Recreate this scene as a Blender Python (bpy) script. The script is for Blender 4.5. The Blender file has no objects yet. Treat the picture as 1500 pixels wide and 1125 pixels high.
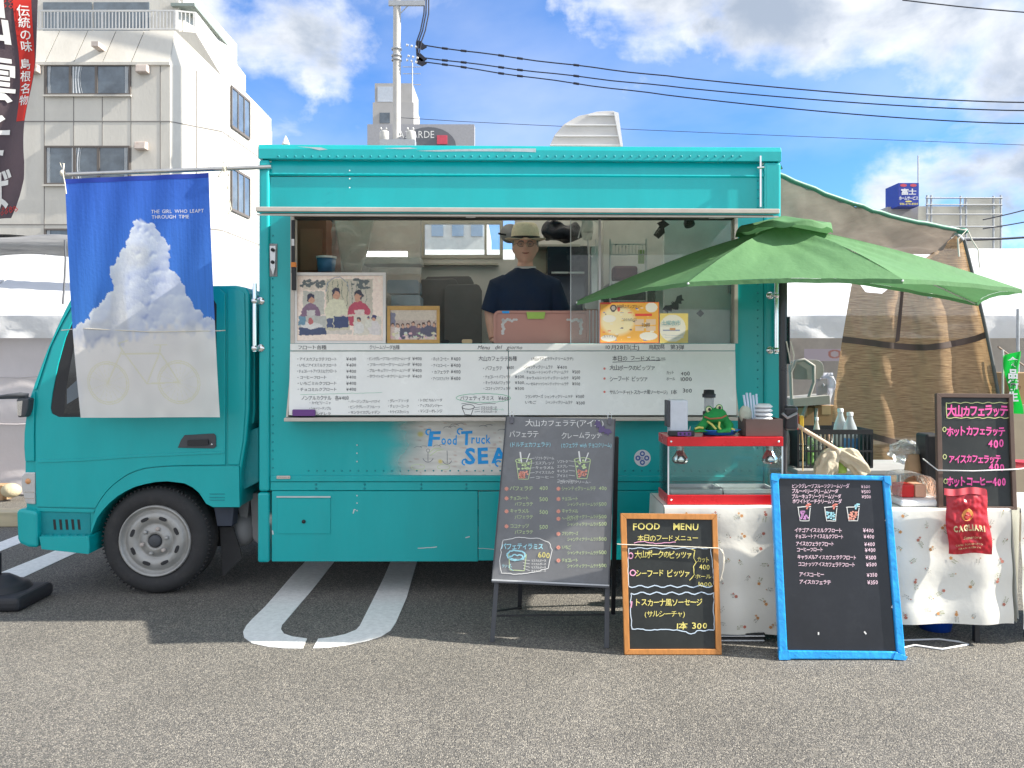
import bpy, bmesh, math, random
import numpy as np
from mathutils import Vector, Matrix, noise
from mathutils.geometry import tessellate_polygon
random.seed(7)
SC = bpy.context.scene
COL = SC.collection
V = Vector
R = math.radians
# ---------------------------------------------------------------- camera, sun, sky
F = 1133.0; CX = 750.0; CY = 523.0; H = 1.49
cam = bpy.data.cameras.new('camera'); camo = bpy.data.objects.new('camera', cam); COL.objects.link(camo)
camo.location = (0, 0, H); camo.rotation_euler = (R(90), 0, 0)
cam.sensor_width = 36; cam.lens = F / 1500 * 36; cam.shift_y = (CY - 562.5) / 1500
cam.clip_start = 0.05; cam.clip_end = 3000
SC.camera = camo
SUN_EL, SUN_AZ = 34.0, 4.5            # elevation; degrees in front of the truck's side plane
sd = bpy.data.lights.new('sun', 'SUN'); so = bpy.data.objects.new('sun', sd); COL.objects.link(so)
sd.energy = 3.9; sd.angle = R(0.55); sd.color = (1.0, 0.93, 0.82)
tosun = V((math.cos(R(SUN_EL)) * math.cos(R(SUN_AZ)), -math.cos(R(SUN_EL)) * math.sin(R(SUN_AZ)), math.sin(R(SUN_EL))))
so.rotation_euler = (-tosun).to_track_quat('-Z', 'Y').to_euler(); so.location = (10, -5, 12)
vs = SC.view_settings
vs.view_transform = 'Standard'; vs.look = 'None'; vs.gamma = 1; vs.use_curve_mapping = False; vs.exposure = 1.52
W = bpy.data.worlds.new('World'); SC.world = W; W.use_nodes = True
wn, wl = W.node_tree.nodes, W.node_tree.links
wn.clear()
wo = wn.new('ShaderNodeOutputWorld'); bg = wn.new('ShaderNodeBackground'); bg.inputs[1].default_value = 0.15
wl.new(bg.outputs[0], wo.inputs[0])
sky = wn.new('ShaderNodeTexSky'); sky.sky_type = 'NISHITA'; sky.sun_disc = False
sky.sun_elevation = R(SUN_EL); sky.sun_rotation = R(90 + SUN_AZ); sky.air_density = 1.0; sky.dust_density = 0.6; sky.ozone_density = 2.2
def wmath(op, a, b=None, c=None, clamp=False):
    n = wn.new('ShaderNodeMath'); n.operation = op; n.use_clamp = clamp
    for i, x in enumerate((a, b, c)):
        if x is None: continue
        if isinstance(x, (int, float)): n.inputs[i].default_value = x
        else: wl.new(x, n.inputs[i])
    return n.outputs[0]
tc = wn.new('ShaderNodeTexCoord')
def wnoise(scale, detail=8, rough=.6, dist=0, off=(0, 0, 0)):
    mp = wn.new('ShaderNodeMapping'); mp.inputs[3].default_value = (1, 1, 1.9); mp.inputs[1].default_value = off
    wl.new(tc.outputs['Generated'], mp.inputs[0])
    n = wn.new('ShaderNodeTexNoise'); n.inputs['Scale'].default_value = scale; n.inputs['Detail'].default_value = detail
    n.inputs['Roughness'].default_value = rough; n.inputs['Distortion'].default_value = dist
    wl.new(mp.outputs[0], n.inputs['Vector']); return n.outputs[0]
# cumulus patches of this sky: direction (through the photograph) and angular radius
CLOUDS = [(395, 55, 120), (330, 45, 110), (455, 75, 90), (430, 112, 55), (300, 0, 140), 
          (1000, 10, 150), (1150, 15, 170), (1330, 30, 170), (1490, 60, 160), (900, 15, 70), (1210, 80, 60), (1060, 75, 60),
          (1310, 255, 105), (1390, 225, 105), (1480, 240, 110), (1440, 300, 90), 
          (1700, 120, 240), (1650, -200, 300), (900, -260, 240), (-100, 60, 170), (-500, -100, 300), (2300, 200, 400), (300, -500, 300)]
FILL_CLOUD_DIRS = [((0, -1, .35), 1.3), ((-.8, -.8, .5), 1.1), ((.9, -.7, .7), .9), ((0, -.3, 1), 1.0), ((-1, .1, .5), .5)]   # unseen clouds added behind and overhead to raise the fill light
dens = None
wnz = wn.new('ShaderNodeTexNoise'); wnz.inputs['Scale'].default_value = 5; wnz.inputs['Detail'].default_value = 7; wnz.inputs['Roughness'].default_value = .6; wl.new(tc.outputs['Generated'], wnz.inputs['Vector'])
wof = wn.new('ShaderNodeVectorMath'); wof.operation = 'MULTIPLY_ADD'; wof.inputs[1].default_value = (.26, .26, .20); wl.new(wnz.outputs['Color'], wof.inputs[0])
wsh = wn.new('ShaderNodeVectorMath'); wsh.operation = 'SUBTRACT'; wsh.inputs[1].default_value = (.13, .13, .10); wl.new(tc.outputs['Generated'], wsh.inputs[0]); wl.new(wsh.outputs[0], wof.inputs[2])
for ci_, (d, rr) in enumerate([(V((cx - CX, F, CY - cy)).normalized(), r / V((cx - CX, F, CY - cy)).length) for cx, cy, r in CLOUDS] + [(V(q).normalized(), r) for q, r in FILL_CLOUD_DIRS]):
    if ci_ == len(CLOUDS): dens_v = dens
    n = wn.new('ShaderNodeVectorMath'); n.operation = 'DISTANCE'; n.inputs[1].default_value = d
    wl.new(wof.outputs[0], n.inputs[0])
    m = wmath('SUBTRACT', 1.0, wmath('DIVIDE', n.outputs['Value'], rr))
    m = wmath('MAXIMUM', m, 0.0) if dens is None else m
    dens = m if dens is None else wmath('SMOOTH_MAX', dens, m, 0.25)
n1 = wnoise(6, 9, .55, .25); n2 = wnoise(3.2, 6, .5, 0.2, (3, 1, 2)); n3 = wnoise(6, 9, .55, .25, (.035, .02, .05))
dd = wmath('ADD', dens, wmath('MULTIPLY_ADD', n1, 1.9, -.93))
dd = wmath('ADD', dd, wmath('MULTIPLY_ADD', n2, 0.9, -.5))
cov = wn.new('ShaderNodeMapRange'); cov.interpolation_type = 'SMOOTHSTEP'
cov.inputs[1].default_value = 0.0; cov.inputs[2].default_value = 0.75; wl.new(dd, cov.inputs[0])
veil = wmath('MULTIPLY', wmath('SUBTRACT', n2, .38, None, True), 0.9, None, True)
covf = wmath('MAXIMUM', wmath('MULTIPLY', cov.outputs[0], 0.93), veil)
thick = wn.new('ShaderNodeMapRange'); thick.interpolation_type = 'SMOOTHSTEP'
thick.inputs[1].default_value = 0.35; thick.inputs[2].default_value = 1.5; wl.new(wmath('ADD', dens_v, wmath('MULTIPLY_ADD', n3, 2.6, -1.15)), thick.inputs[0])  # greying skips the added fill clouds, so they stay bright white
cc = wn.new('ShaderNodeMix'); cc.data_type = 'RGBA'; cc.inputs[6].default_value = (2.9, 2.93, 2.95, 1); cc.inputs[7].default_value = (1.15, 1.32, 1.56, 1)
wl.new(thick.outputs[0], cc.inputs[0])
skc = wn.new('ShaderNodeMix'); skc.data_type = 'RGBA'; skc.blend_type = 'MULTIPLY'; skc.inputs[0].default_value = 1
skc.inputs[7].default_value = (.22, .39, .60, 1); wl.new(sky.outputs[0], skc.inputs[6])
mx = wn.new('ShaderNodeMix'); mx.data_type = 'RGBA'
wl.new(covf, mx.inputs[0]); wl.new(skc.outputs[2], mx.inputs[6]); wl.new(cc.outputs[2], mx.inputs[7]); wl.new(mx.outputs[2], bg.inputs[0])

# ---------------------------------------------------------------- places in the world
def P(px, py, Y): return V(((px - CX) / F * Y, Y, H - (py - CY) / F * Y))
def G(px, py, z=0.0):
    t = (H - z) * F / (py - CY); return V(((px - CX) / F * t, t, z))
TH = R(1.2); EX = V((math.cos(TH), math.sin(TH), 0)); EY = V((-math.sin(TH), math.cos(TH), 0)); EZ = V((0, 0, 1))
TO = V(((380 - CX) / F * 4.80, 4.80, 0))                     # near left foot of the truck's box
def T(px, py, ly=0.0):                                       # where a line of sight meets the truck's side plane moved ly inwards
    a = (px - CX) / F; b = -(py - CY) / F
    t = (ly + TO.dot(EY)) / (a * EY.x + EY.y); return V((a * t, t, H + b * t))
def L(lx, ly, z): return TO + EX * lx + EY * ly + EZ * z
def lx_of(px, ly=0.0): return (T(px, 500, ly) - TO).dot(EX)
class Plane:
    def __init__(s, a, b, c):
        s.o = a; s.n = (b - a).cross(c - a).normalized()
        if s.n.dot(V((0, 0, H)) - a) < 0: s.n = -s.n
    def hit(s, px, py, off=0.0):
        o = s.o + s.n * off; c = V((0, 0, H)); d = V(((px - CX) / F, 1, -(py - CY) / F))
        return c + d * ((o - c).dot(s.n) / d.dot(s.n))

# ---------------------------------------------------------------- materials
MATS = {}
def nt(name):
    m = bpy.data.materials.new(name); m.use_nodes = True; m.node_tree.nodes.clear(); return m, m.node_tree.nodes, m.node_tree.links
def M(name, col=(.5, .5, .5), rough=.5, metal=0.0, var=.10, vs=6.0, bump=0.0, bs=60.0, coat=0.0, dirt=0.0, dcol=(.16, .13, .10), ds=5.0, transl=0.0, clear=0.0, emit=0.0, stretch=(1, 1, 1), ior=1.45):
    if name in MATS: return MATS[name]
    m, n, l = nt(name)
    out = n.new('ShaderNodeOutputMaterial'); b = n.new('ShaderNodeBsdfPrincipled')
    b.inputs['Roughness'].default_value = rough; b.inputs['Metallic'].default_value = metal; b.inputs['IOR'].default_value = ior
    if coat: b.inputs['Coat Weight'].default_value = coat; b.inputs['Coat Roughness'].default_value = .08
    t = n.new('ShaderNodeTexCoord'); mp = n.new('ShaderNodeMapping'); mp.inputs[3].default_value = stretch; l.new(t.outputs['Object'], mp.inputs[0])
    ns = n.new('ShaderNodeTexNoise'); ns.inputs['Scale'].default_value = vs; ns.inputs['Detail'].default_value = 8; ns.inputs['Roughness'].default_value = .65
    l.new(mp.outputs[0], ns.inputs['Vector'])
    mr = n.new('ShaderNodeMapRange'); mr.inputs[1].default_value = .3; mr.inputs[2].default_value = .7; mr.inputs[3].default_value = 1 - var; mr.inputs[4].default_value = 1 + var
    l.new(ns.outputs[0], mr.inputs[0])
    mul = n.new('ShaderNodeVectorMath'); mul.operation = 'SCALE'; mul.inputs[0].default_value = col; l.new(mr.outputs[0], mul.inputs['Scale'])
    csock = mul.outputs[0]
    if dirt:
        n2 = n.new('ShaderNodeTexNoise'); n2.inputs['Scale'].default_value = ds; n2.inputs['Detail'].default_value = 10; n2.inputs['Roughness'].default_value = .75
        l.new(mp.outputs[0], n2.inputs['Vector'])
        r2 = n.new('ShaderNodeMapRange'); r2.inputs[1].default_value = .5; r2.inputs[2].default_value = .75; r2.inputs[4].default_value = dirt; l.new(n2.outputs[0], r2.inputs[0])
        mxn = n.new('ShaderNodeMix'); mxn.data_type = 'RGBA'; l.new(r2.outputs[0], mxn.inputs[0]); l.new(csock, mxn.inputs[6]); mxn.inputs[7].default_value = (*dcol, 1)
        csock = mxn.outputs[2]
    l.new(csock, b.inputs['Base Color'])
    rr = n.new('ShaderNodeMapRange'); rr.inputs[1].default_value = .3; rr.inputs[2].default_value = .7
    rr.inputs[3].default_value = max(.02, rough * .85); rr.inputs[4].default_value = min(1, rough * 1.2); l.new(ns.outputs[0], rr.inputs[0]); l.new(rr.outputs[0], b.inputs['Roughness'])
    if bump:
        nb = n.new('ShaderNodeTexNoise'); nb.inputs['Scale'].default_value = bs; nb.inputs['Detail'].default_value = 6; l.new(mp.outputs[0], nb.inputs['Vector'])
        bp = n.new('ShaderNodeBump'); bp.inputs['Strength'].default_value = 1; bp.inputs['Distance'].default_value = bump; l.new(nb.outputs[0], bp.inputs['Height']); l.new(bp.outputs[0], b.inputs['Normal'])
    if emit:
        b.inputs['Emission Color'].default_value = (*col, 1); b.inputs['Emission Strength'].default_value = emit
    sh = b.outputs[0]
    if transl:
        tr = n.new('ShaderNodeBsdfTranslucent'); l.new(csock, tr.inputs[0]); ms = n.new('ShaderNodeMixShader'); ms.inputs[0].default_value = transl
        l.new(sh, ms.inputs[1]); l.new(tr.outputs[0], ms.inputs[2]); sh = ms.outputs[0]
    if clear:
        tp = n.new('ShaderNodeBsdfTransparent'); ms = n.new('ShaderNodeMixShader'); ms.inputs[0].default_value = clear
        l.new(sh, ms.inputs[1]); l.new(tp.outputs[0], ms.inputs[2]); sh = ms.outputs[0]
    l.new(sh, out.inputs[0]); MATS[name] = m; return m
def glassM(name, tint=(.95, .98, .97), milk=0.04, rough=.03, wr=0.0):
    if name in MATS: return MATS[name]
    m, n, l = nt(name)
    out = n.new('ShaderNodeOutputMaterial'); tp = n.new('ShaderNodeBsdfTransparent'); tp.inputs[0].default_value = (*tint, 1)
    gl = n.new('ShaderNodeBsdfGlossy'); gl.inputs['Roughness'].default_value = rough
    lw = n.new('ShaderNodeFresnel'); lw.inputs[0].default_value = 1.45
    ms = n.new('ShaderNodeMixShader'); l.new(lw.outputs[0], ms.inputs[0]); l.new(tp.outputs[0], ms.inputs[1]); l.new(gl.outputs[0], ms.inputs[2])
    df = n.new('ShaderNodeBsdfDiffuse'); df.inputs[0].default_value = (.8, .8, .8, 1); m2 = n.new('ShaderNodeMixShader'); m2.inputs[0].default_value = milk
    l.new(ms.outputs[0], m2.inputs[1]); l.new(df.outputs[0], m2.inputs[2]); l.new(m2.outputs[0], out.inputs[0])
    if wr:
        t = n.new('ShaderNodeTexCoord'); nb = n.new('ShaderNodeTexNoise'); nb.inputs['Scale'].default_value = 14; nb.inputs['Detail'].default_value = 5; nb.inputs['Distortion'].default_value = 1.5
        l.new(t.outputs['Object'], nb.inputs['Vector']); bp = n.new('ShaderNodeBump'); bp.inputs['Distance'].default_value = wr; l.new(nb.outputs[0], bp.inputs['Height'])
        l.new(bp.outputs[0], gl.inputs['Normal']); l.new(bp.outputs[0], lw.inputs['Normal'])
    MATS[name] = m; return m
def attrM(name, rough=.6, transl=0.0, bump=0.0, bs=90):
    if name in MATS: return MATS[name]
    m, n, l = nt(name); out = n.new('ShaderNodeOutputMaterial'); b = n.new('ShaderNodeBsdfPrincipled'); b.inputs['Roughness'].default_value = rough
    a = n.new('ShaderNodeVertexColor'); a.layer_name = 'print'; l.new(a.outputs[0], b.inputs['Base Color']); sh = b.outputs[0]
    if bump:
        t = n.new('ShaderNodeTexCoord'); nb = n.new('ShaderNodeTexNoise'); nb.inputs['Scale'].default_value = bs; l.new(t.outputs['Object'], nb.inputs['Vector'])
        bp = n.new('ShaderNodeBump'); bp.inputs['Distance'].default_value = bump; l.new(nb.outputs[0], bp.inputs['Height']); l.new(bp.outputs[0], b.inputs['Normal'])
    if transl:
        tr = n.new('ShaderNodeBsdfTranslucent'); l.new(a.outputs[0], tr.inputs[0]); ms = n.new('ShaderNodeMixShader'); ms.inputs[0].default_value = transl
        l.new(sh, ms.inputs[1]); l.new(tr.outputs[0], ms.inputs[2]); sh = ms.outputs[0]
    l.new(sh, out.inputs[0]); MATS[name] = m; return m

# ---------------------------------------------------------------- mesh building (world coordinates)
class MB:
    def __init__(s): s.v = []; s.f = []; s.sm = []; s.c = None; s.mi = []; s.k = 0
    def add(s, vs, fs, smooth=False):
        o = len(s.v); s.v += [V(x) for x in vs]; s.f += [tuple(i + o for i in f) for f in fs]; s.sm += [smooth] * len(fs); s.mi += [s.k] * len(fs); return s
    def box(s, a, b, ax=None, o=None):
        # a, b corners in the frame ax (three unit vectors) at o, world axes by default
        ax = ax or (V((1, 0, 0)), V((0, 1, 0)), V((0, 0, 1))); o = o or V((0, 0, 0))
        vs = [o + ax[0] * x + ax[1] * y + ax[2] * z for x in (a[0], b[0]) for y in (a[1], b[1]) for z in (a[2], b[2])]
        return s.add(vs, [(0, 1, 3, 2), (4, 6, 7, 5), (0, 4, 5, 1), (2, 3, 7, 6), (0, 2, 6, 4), (1, 5, 7, 3)])
    def tbox(s, x0, x1, y0, y1, z0, z1): return s.box((x0, y0, z0), (x1, y1, z1), (EX, EY, EZ), TO)
    def prism(s, pts, ext, holes=(), smooth=False):
        loops = [list(pts)] + [list(h) for h in holes]; allp = [p for lp in loops for p in lp]; n = len(allp)
        tris = tessellate_polygon([[V(p) for p in lp] for lp in loops])
        vs = allp + [p + ext for p in allp]; fs = [tuple(t) for t in tris] + [tuple(i + n for i in reversed(t)) for t in tris]
        s.add(vs, fs); o = 0; sf = []
        for lp in loops:
            m = len(lp); sf += [(o + i, o + (i + 1) % m, o + (i + 1) % m + n, o + i + n) for i in range(m)]; o += m
        base = len(s.v) - 2 * n; s.f += [tuple(i + base for i in f) for f in sf]; s.sm += [smooth] * len(sf); s.mi += [s.k] * len(sf); return s
    def tube(s, pts, r, seg=8, cap=True, smooth=True):
        pts = [V(p) for p in pts]; rs = r if isinstance(r, (list, tuple)) else [r] * len(pts); vs = []; N = len(pts)
        t0 = (pts[1] - pts[0]).normalized(); up = V((0, 0, 1)) if abs(t0.z) < .9 else V((1, 0, 0)); nrm = (up - t0 * up.dot(t0)).normalized()
        for i, p in enumerate(pts):
            t = ((pts[min(i + 1, N - 1)] - pts[max(i - 1, 0)])).normalized(); nrm = (nrm - t * nrm.dot(t)).normalized(); bn = t.cross(nrm)
            for k in range(seg): a = 2 * math.pi * k / seg; vs.append(p + (nrm * math.cos(a) + bn * math.sin(a)) * rs[i])
        fs = [(i * seg + k, i * seg + (k + 1) % seg, (i + 1) * seg + (k + 1) % seg, (i + 1) * seg + k) for i in range(N - 1) for k in range(seg)]
        s.add(vs, fs, smooth)
        if cap: s.add(vs[:seg], [tuple(reversed(range(seg)))]); s.add(vs[-seg:], [tuple(range(seg))])
        return s
    def lathe(s, o, axis, prof, seg=24, smooth=True, cap=False, ph=0.0, sx=1, sy=1):
        axis = V(axis).normalized(); up = V((0, 0, 1)) if abs(axis.z) < .9 else V((1, 0, 0)); a1 = (up - axis * up.dot(axis)).normalized(); a2 = axis.cross(a1); vs = []
        for (r, h) in prof:
            for k in range(seg): a = 2 * math.pi * k / seg + ph; vs.append(V(o) + axis * h + (a1 * math.cos(a) * sx + a2 * math.sin(a) * sy) * r)
        fs = [(i * seg + k, i * seg + (k + 1) % seg, (i + 1) * seg + (k + 1) % seg, (i + 1) * seg + k) for i in range(len(prof) - 1) for k in range(seg)]
        s.add(vs, fs, smooth)
        if cap: s.add(vs[:seg], [tuple(reversed(range(seg)))]); s.add(vs[-seg:], [tuple(range(seg))])
        return s
    def ell(s, c, r, seg=16, rings=10, rot=None):
        c = V(c); r = V(r) if not isinstance(r, (int, float)) else V((r, r, r)); vs = []
        for i in range(rings + 1):
            th = math.pi * i / rings
            for k in range(seg):
                a = 2 * math.pi * k / seg; d = V((math.sin(th) * math.cos(a) * r.x, math.sin(th) * math.sin(a) * r.y, math.cos(th) * r.z))
                if rot: d = rot @ d
                vs.append(c + d)
        return s.add(vs, [(i * seg + k, (i + 1) * seg + k, (i + 1) * seg + (k + 1) % seg, i * seg + (k + 1) % seg) for i in range(rings) for k in range(seg)], True)
    def grid(s, fn, nu, nv, smooth=True, thick=0.0):
        vs = [fn(i / nu, j / nv) for j in range(nv + 1) for i in range(nu + 1)]
        fs = [(j * (nu + 1) + i, j * (nu + 1) + i + 1, (j + 1) * (nu + 1) + i + 1, (j + 1) * (nu + 1) + i) for j in range(nv) for i in range(nu)]
        return s.add(vs, fs, smooth)
def tag(o, label=None, cat=None, group=None, kind=None):
    if label: o['label'] = label
    if cat: o['category'] = cat
    if group: o['group'] = group
    if kind: o['kind'] = kind
    return o
def root(name, loc, label, cat, group=None):
    o = bpy.data.objects.new(name, None); COL.objects.link(o); o.location = loc; o.empty_display_size = .1
    return tag(o, label, cat, group)
WLOC = {}
def wloc(o):
    p = V((0, 0, 0))
    while o is not None: p += o.location; o = o.parent
    return p
def put(name, mb, mat, parent=None, bevel=0.0, bseg=2, solid=0.0, weld=False, subsurf=0, remesh=0.0, label=None, cat=None, group=None, kind=None, colors=None, fixn=True, smooth_it=0):
    vs = mb.v
    if parent is not None: o0 = wloc(parent); loc = V((0, 0, 0))
    else:
        xs = [v.x for v in vs]; ys = [v.y for v in vs]; zs = [v.z for v in vs]
        o0 = V(((min(xs) + max(xs)) / 2, (min(ys) + max(ys)) / 2, min(zs))); loc = o0
    me = bpy.data.meshes.new(name); me.from_pydata([tuple(v - o0) for v in vs], [], mb.f)
    me.polygons.foreach_set('use_smooth', mb.sm)
    mats = mat if isinstance(mat, (list, tuple)) else [mat]
    for m in mats: me.materials.append(m)
    if len(mats) > 1: me.polygons.foreach_set('material_index', mb.mi)
    if weld or fixn:
        bm = bmesh.new(); bm.from_mesh(me)
        if weld: bmesh.ops.remove_doubles(bm, verts=bm.verts, dist=1e-4)
        if fixn: bmesh.ops.recalc_face_normals(bm, faces=bm.faces)
        bm.to_mesh(me); bm.free()
    if colors is not None:
        ca = me.color_attributes.new('print', 'FLOAT_COLOR', 'POINT'); ca.data.foreach_set('color', np.asarray(colors, dtype=np.float32).ravel())
    o = bpy.data.objects.new(name, me); COL.objects.link(o); o.location = loc
    if parent is not None: o.parent = parent
    if remesh:
        md = o.modifiers.new('r', 'REMESH'); md.mode = 'VOXEL'; md.voxel_size = remesh; md.use_smooth_shade = True
        if smooth_it: s_ = o.modifiers.new('s', 'SMOOTH'); s_.iterations = smooth_it; s_.factor = .5
    if bevel:
        md = o.modifiers.new('b', 'BEVEL'); md.width = bevel; md.segments = bseg; md.limit_method = 'ANGLE'; md.angle_limit = R(38); md.use_clamp_overlap = True
    if solid: md = o.modifiers.new('t', 'SOLIDIFY'); md.thickness = solid; md.offset = 0
    if subsurf: md = o.modifiers.new('u', 'SUBSURF'); md.levels = subsurf; md.render_levels = subsurf
    return tag(o, label, cat, group, kind)
def Tq(x0, y0, x1, y1, ly=0): return [T(x0, y0, ly), T(x1, y0, ly), T(x1, y1, ly), T(x0, y1, ly)]
# ---------------------------------------------------------------- printed sheets: colour per point
def sheet(name, hitf, corners, nx, ny, paint, parent=None, mat=None, off=0.0, disp=None, **kw):
    # corners px: TL, TR, BR, BL ; paint(U, V) -> rgb arrays (V downwards)
    u = np.linspace(0, 1, nx + 1); v = np.linspace(0, 1, ny + 1); U, Vv = np.meshgrid(u, v)
    tl, tr, br, bl = [np.array(c, float) for c in corners]
    pts = (tl[None, None] * ((1 - U) * (1 - Vv))[..., None] + tr * (U * (1 - Vv))[..., None] + br * (U * Vv)[..., None] + bl * ((1 - U) * Vv)[..., None])
    mb = MB(); vs = [hitf(p[0], p[1]) + (disp(uu, vv) if disp else V((0, 0, 0))) for p, uu, vv in zip(pts.reshape(-1, 2), U.ravel(), Vv.ravel())]
    mb.add(vs, [(j * (nx + 1) + i, j * (nx + 1) + i + 1, (j + 1) * (nx + 1) + i + 1, (j + 1) * (nx + 1) + i) for j in range(ny) for i in range(nx)], True)
    rgb = paint(U, Vv); a = np.ones(U.shape + (1,)); col = np.concatenate([np.clip(rgb, 0, 1), a], -1)
    return put(name, mb, mat or attrM('print_matte'), parent, colors=col.reshape(-1, 4), fixn=False, **kw)
def full(U, c): return np.ones(U.shape + (3,)) * np.array(c)
def blend(rgb, mask, c): return rgb * (1 - mask[..., None]) + np.array(c) * mask[..., None]
def rectm(U, Vv, x0, y0, x1, y1): return ((U > x0) & (U < x1) & (Vv > y0) & (Vv < y1)).astype(float)
def ellm(U, Vv, cx, cy, rx, ry, soft=.0):
    d = np.sqrt(((U - cx) / rx) ** 2 + ((Vv - cy) / ry) ** 2)
    return (d < 1).astype(float) if not soft else np.clip((1 - d) / soft, 0, 1)
def vnoise(U, Vv, s, seed=0):
    rng = np.random.RandomState(seed); g = rng.rand(int(s) + 3, int(s) + 3); x = U * s; y = Vv * s; xi = x.astype(int); yi = y.astype(int); fx = x - xi; fy = y - yi
    fx = fx * fx * (3 - 2 * fx); fy = fy * fy * (3 - 2 * fy)
    return (g[yi, xi] * (1 - fx) + g[yi, xi + 1] * fx) * (1 - fy) + (g[yi + 1, xi] * (1 - fx) + g[yi + 1, xi + 1] * fx) * fy

# ---------------------------------------------------------------- hand lettering
_fc = bpy.data.curves.new('glyphs', 'FONT'); _fc.resolution_u = 2; _fo = bpy.data.objects.new('glyphs', _fc)
GL = {}
def glyph(ch, bold=0.0):
    k = (ch, bold)
    if k not in GL:
        _fc.offset = bold; _fc.body = ch; me = _fo.to_mesh(); vs = [(v.co.x, v.co.y) for v in me.vertices]; fs = [tuple(p.vertices) for p in me.polygons]; _fo.to_mesh_clear()
        wide = ord(ch) > 0x2000
        if vs: x0 = min(v[0] for v in vs); x1 = max(v[0] for v in vs)
        else: x0 = x1 = 0
        if not vs: GL[k] = ([], [], .45)
        elif wide: GL[k] = ([(v[0] - (x0 + x1) / 2 + .45, v[1]) for v in vs], fs, .9)
        else: GL[k] = ([(v[0] - x0 + .04, v[1]) for v in vs], fs, x1 - x0 + .12)
    return GL[k]
class Ink:
    def __init__(s, name, mat, parent, hitf, off=.0018, fine=0): s.mb = MB(); s.name = name; s.mat = mat; s.parent = parent; s.off = off; s.fine = fine; s.h0 = hitf; s.h = (lambda x, y, off=0: V((x, y, 0))) if fine else hitf
    def t(s, text, x, y, h, w=None, ang=0.0, jit=.05, bold=0.0, slant=0.0):
        # x, y: left end of the baseline; h: letter height in photograph pixels
        adv = [glyph(c, bold)[2] for c in text]; tot = sum(adv) * h; kx = 1.0 if w is None else w / tot
        cx = 0.0; ca, sa = math.cos(R(ang)), math.sin(R(ang))
        for c, a in zip(text, adv):
            vs, fs, _ = glyph(c, bold)
            if vs:
                j = lambda k: random.uniform(-k, k); sc = 1 + j(jit * 1.6); r = j(jit * 1.5); oy = j(jit) * h; cr, sr = math.cos(r), math.sin(r); out = []; sl = slant + j(jit)
                for (gx, gy) in vs:
                    gx2 = (gx - a / 2); gy2 = gy - .35; gx2 += gy2 * sl; qx, qy = (gx2 * cr - gy2 * sr) * sc, (gx2 * sr + gy2 * cr) * sc + .35
                    X = (cx + (qx + a / 2) * h) * kx; Y = qy * h + oy; out.append(s.h(x + X * ca + Y * sa, y + X * sa - Y * ca, s.off))
                s.mb.add(out, fs)
            cx += a * h
        return s
    def vert(s, text, x, y, h, step, jit=.03, bold=0.0):
        for i, c in enumerate(text): s.t(c, x - h * .45, y + i * step + h * .8, h, jit=jit, bold=bold)
        return s
    def line(s, pts, w, wob=0.0):
        pts = [V((p[0], p[1])) for p in pts]; q = []
        for a, b in zip(pts[:-1], pts[1:]):
            n = max(1, int((b - a).length / (4 if wob else 30)))
            for i in range(n): q.append(a.lerp(b, i / n) + (V((random.uniform(-wob, wob), random.uniform(-wob, wob))) if wob else V((0, 0))))
        q.append(pts[-1]); ls = []
        for i, p in enumerate(q):
            t = (q[min(i + 1, len(q) - 1)] - q[max(i - 1, 0)]); t = t.normalized() if t.length > 0 else V((1, 0)); nn = V((-t.y, t.x)) * w / 2
            ls += [s.h(*(p + nn), s.off), s.h(*(p - nn), s.off)]
        s.mb.add(ls, [(2 * i, 2 * i + 1, 2 * i + 3, 2 * i + 2) for i in range(len(q) - 1)]); return s
    def arc(s, cx, cy, rx, ry, w, a0=0, a1=360, n=24, wob=0): return s.line([(cx + rx * math.cos(R(a0 + (a1 - a0) * i / n)), cy + ry * math.sin(R(a0 + (a1 - a0) * i / n))) for i in range(n + 1)], w, wob)
    def blob(s, cx, cy, rx, ry, n=12):
        s.mb.add([s.h(cx + rx * math.cos(2 * math.pi * i / n), cy + ry * math.sin(2 * math.pi * i / n), s.off) for i in range(n)], [tuple(range(n))]); return s
    def done(s, **kw):
        if s.fine and s.mb.v:                                # cut long edges so that the print follows the folds
            me = bpy.data.meshes.new('x'); me.from_pydata([tuple(v) for v in s.mb.v], [], s.mb.f); bm = bmesh.new(); bm.from_mesh(me); bmesh.ops.triangulate(bm, faces=bm.faces)
            for _ in range(5):
                es = [e for e in bm.edges if e.calc_length() > s.fine]
                if not es: break
                bmesh.ops.subdivide_edges(bm, edges=es, cuts=1); bmesh.ops.triangulate(bm, faces=[f for f in bm.faces if len(f.verts) > 3])
            bm.verts.index_update(); s.mb.v = [s.h0(v.co.x, v.co.y, s.off) for v in bm.verts]; s.mb.f = [tuple(v.index for v in f.verts) for f in bm.faces]; s.mb.sm = [False] * len(s.mb.f); bm.free(); bpy.data.meshes.remove(me)
        return put(s.name, s.mb, s.mat, s.parent, fixn=False, kind='stuff', **kw) if s.mb.v else None
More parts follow.
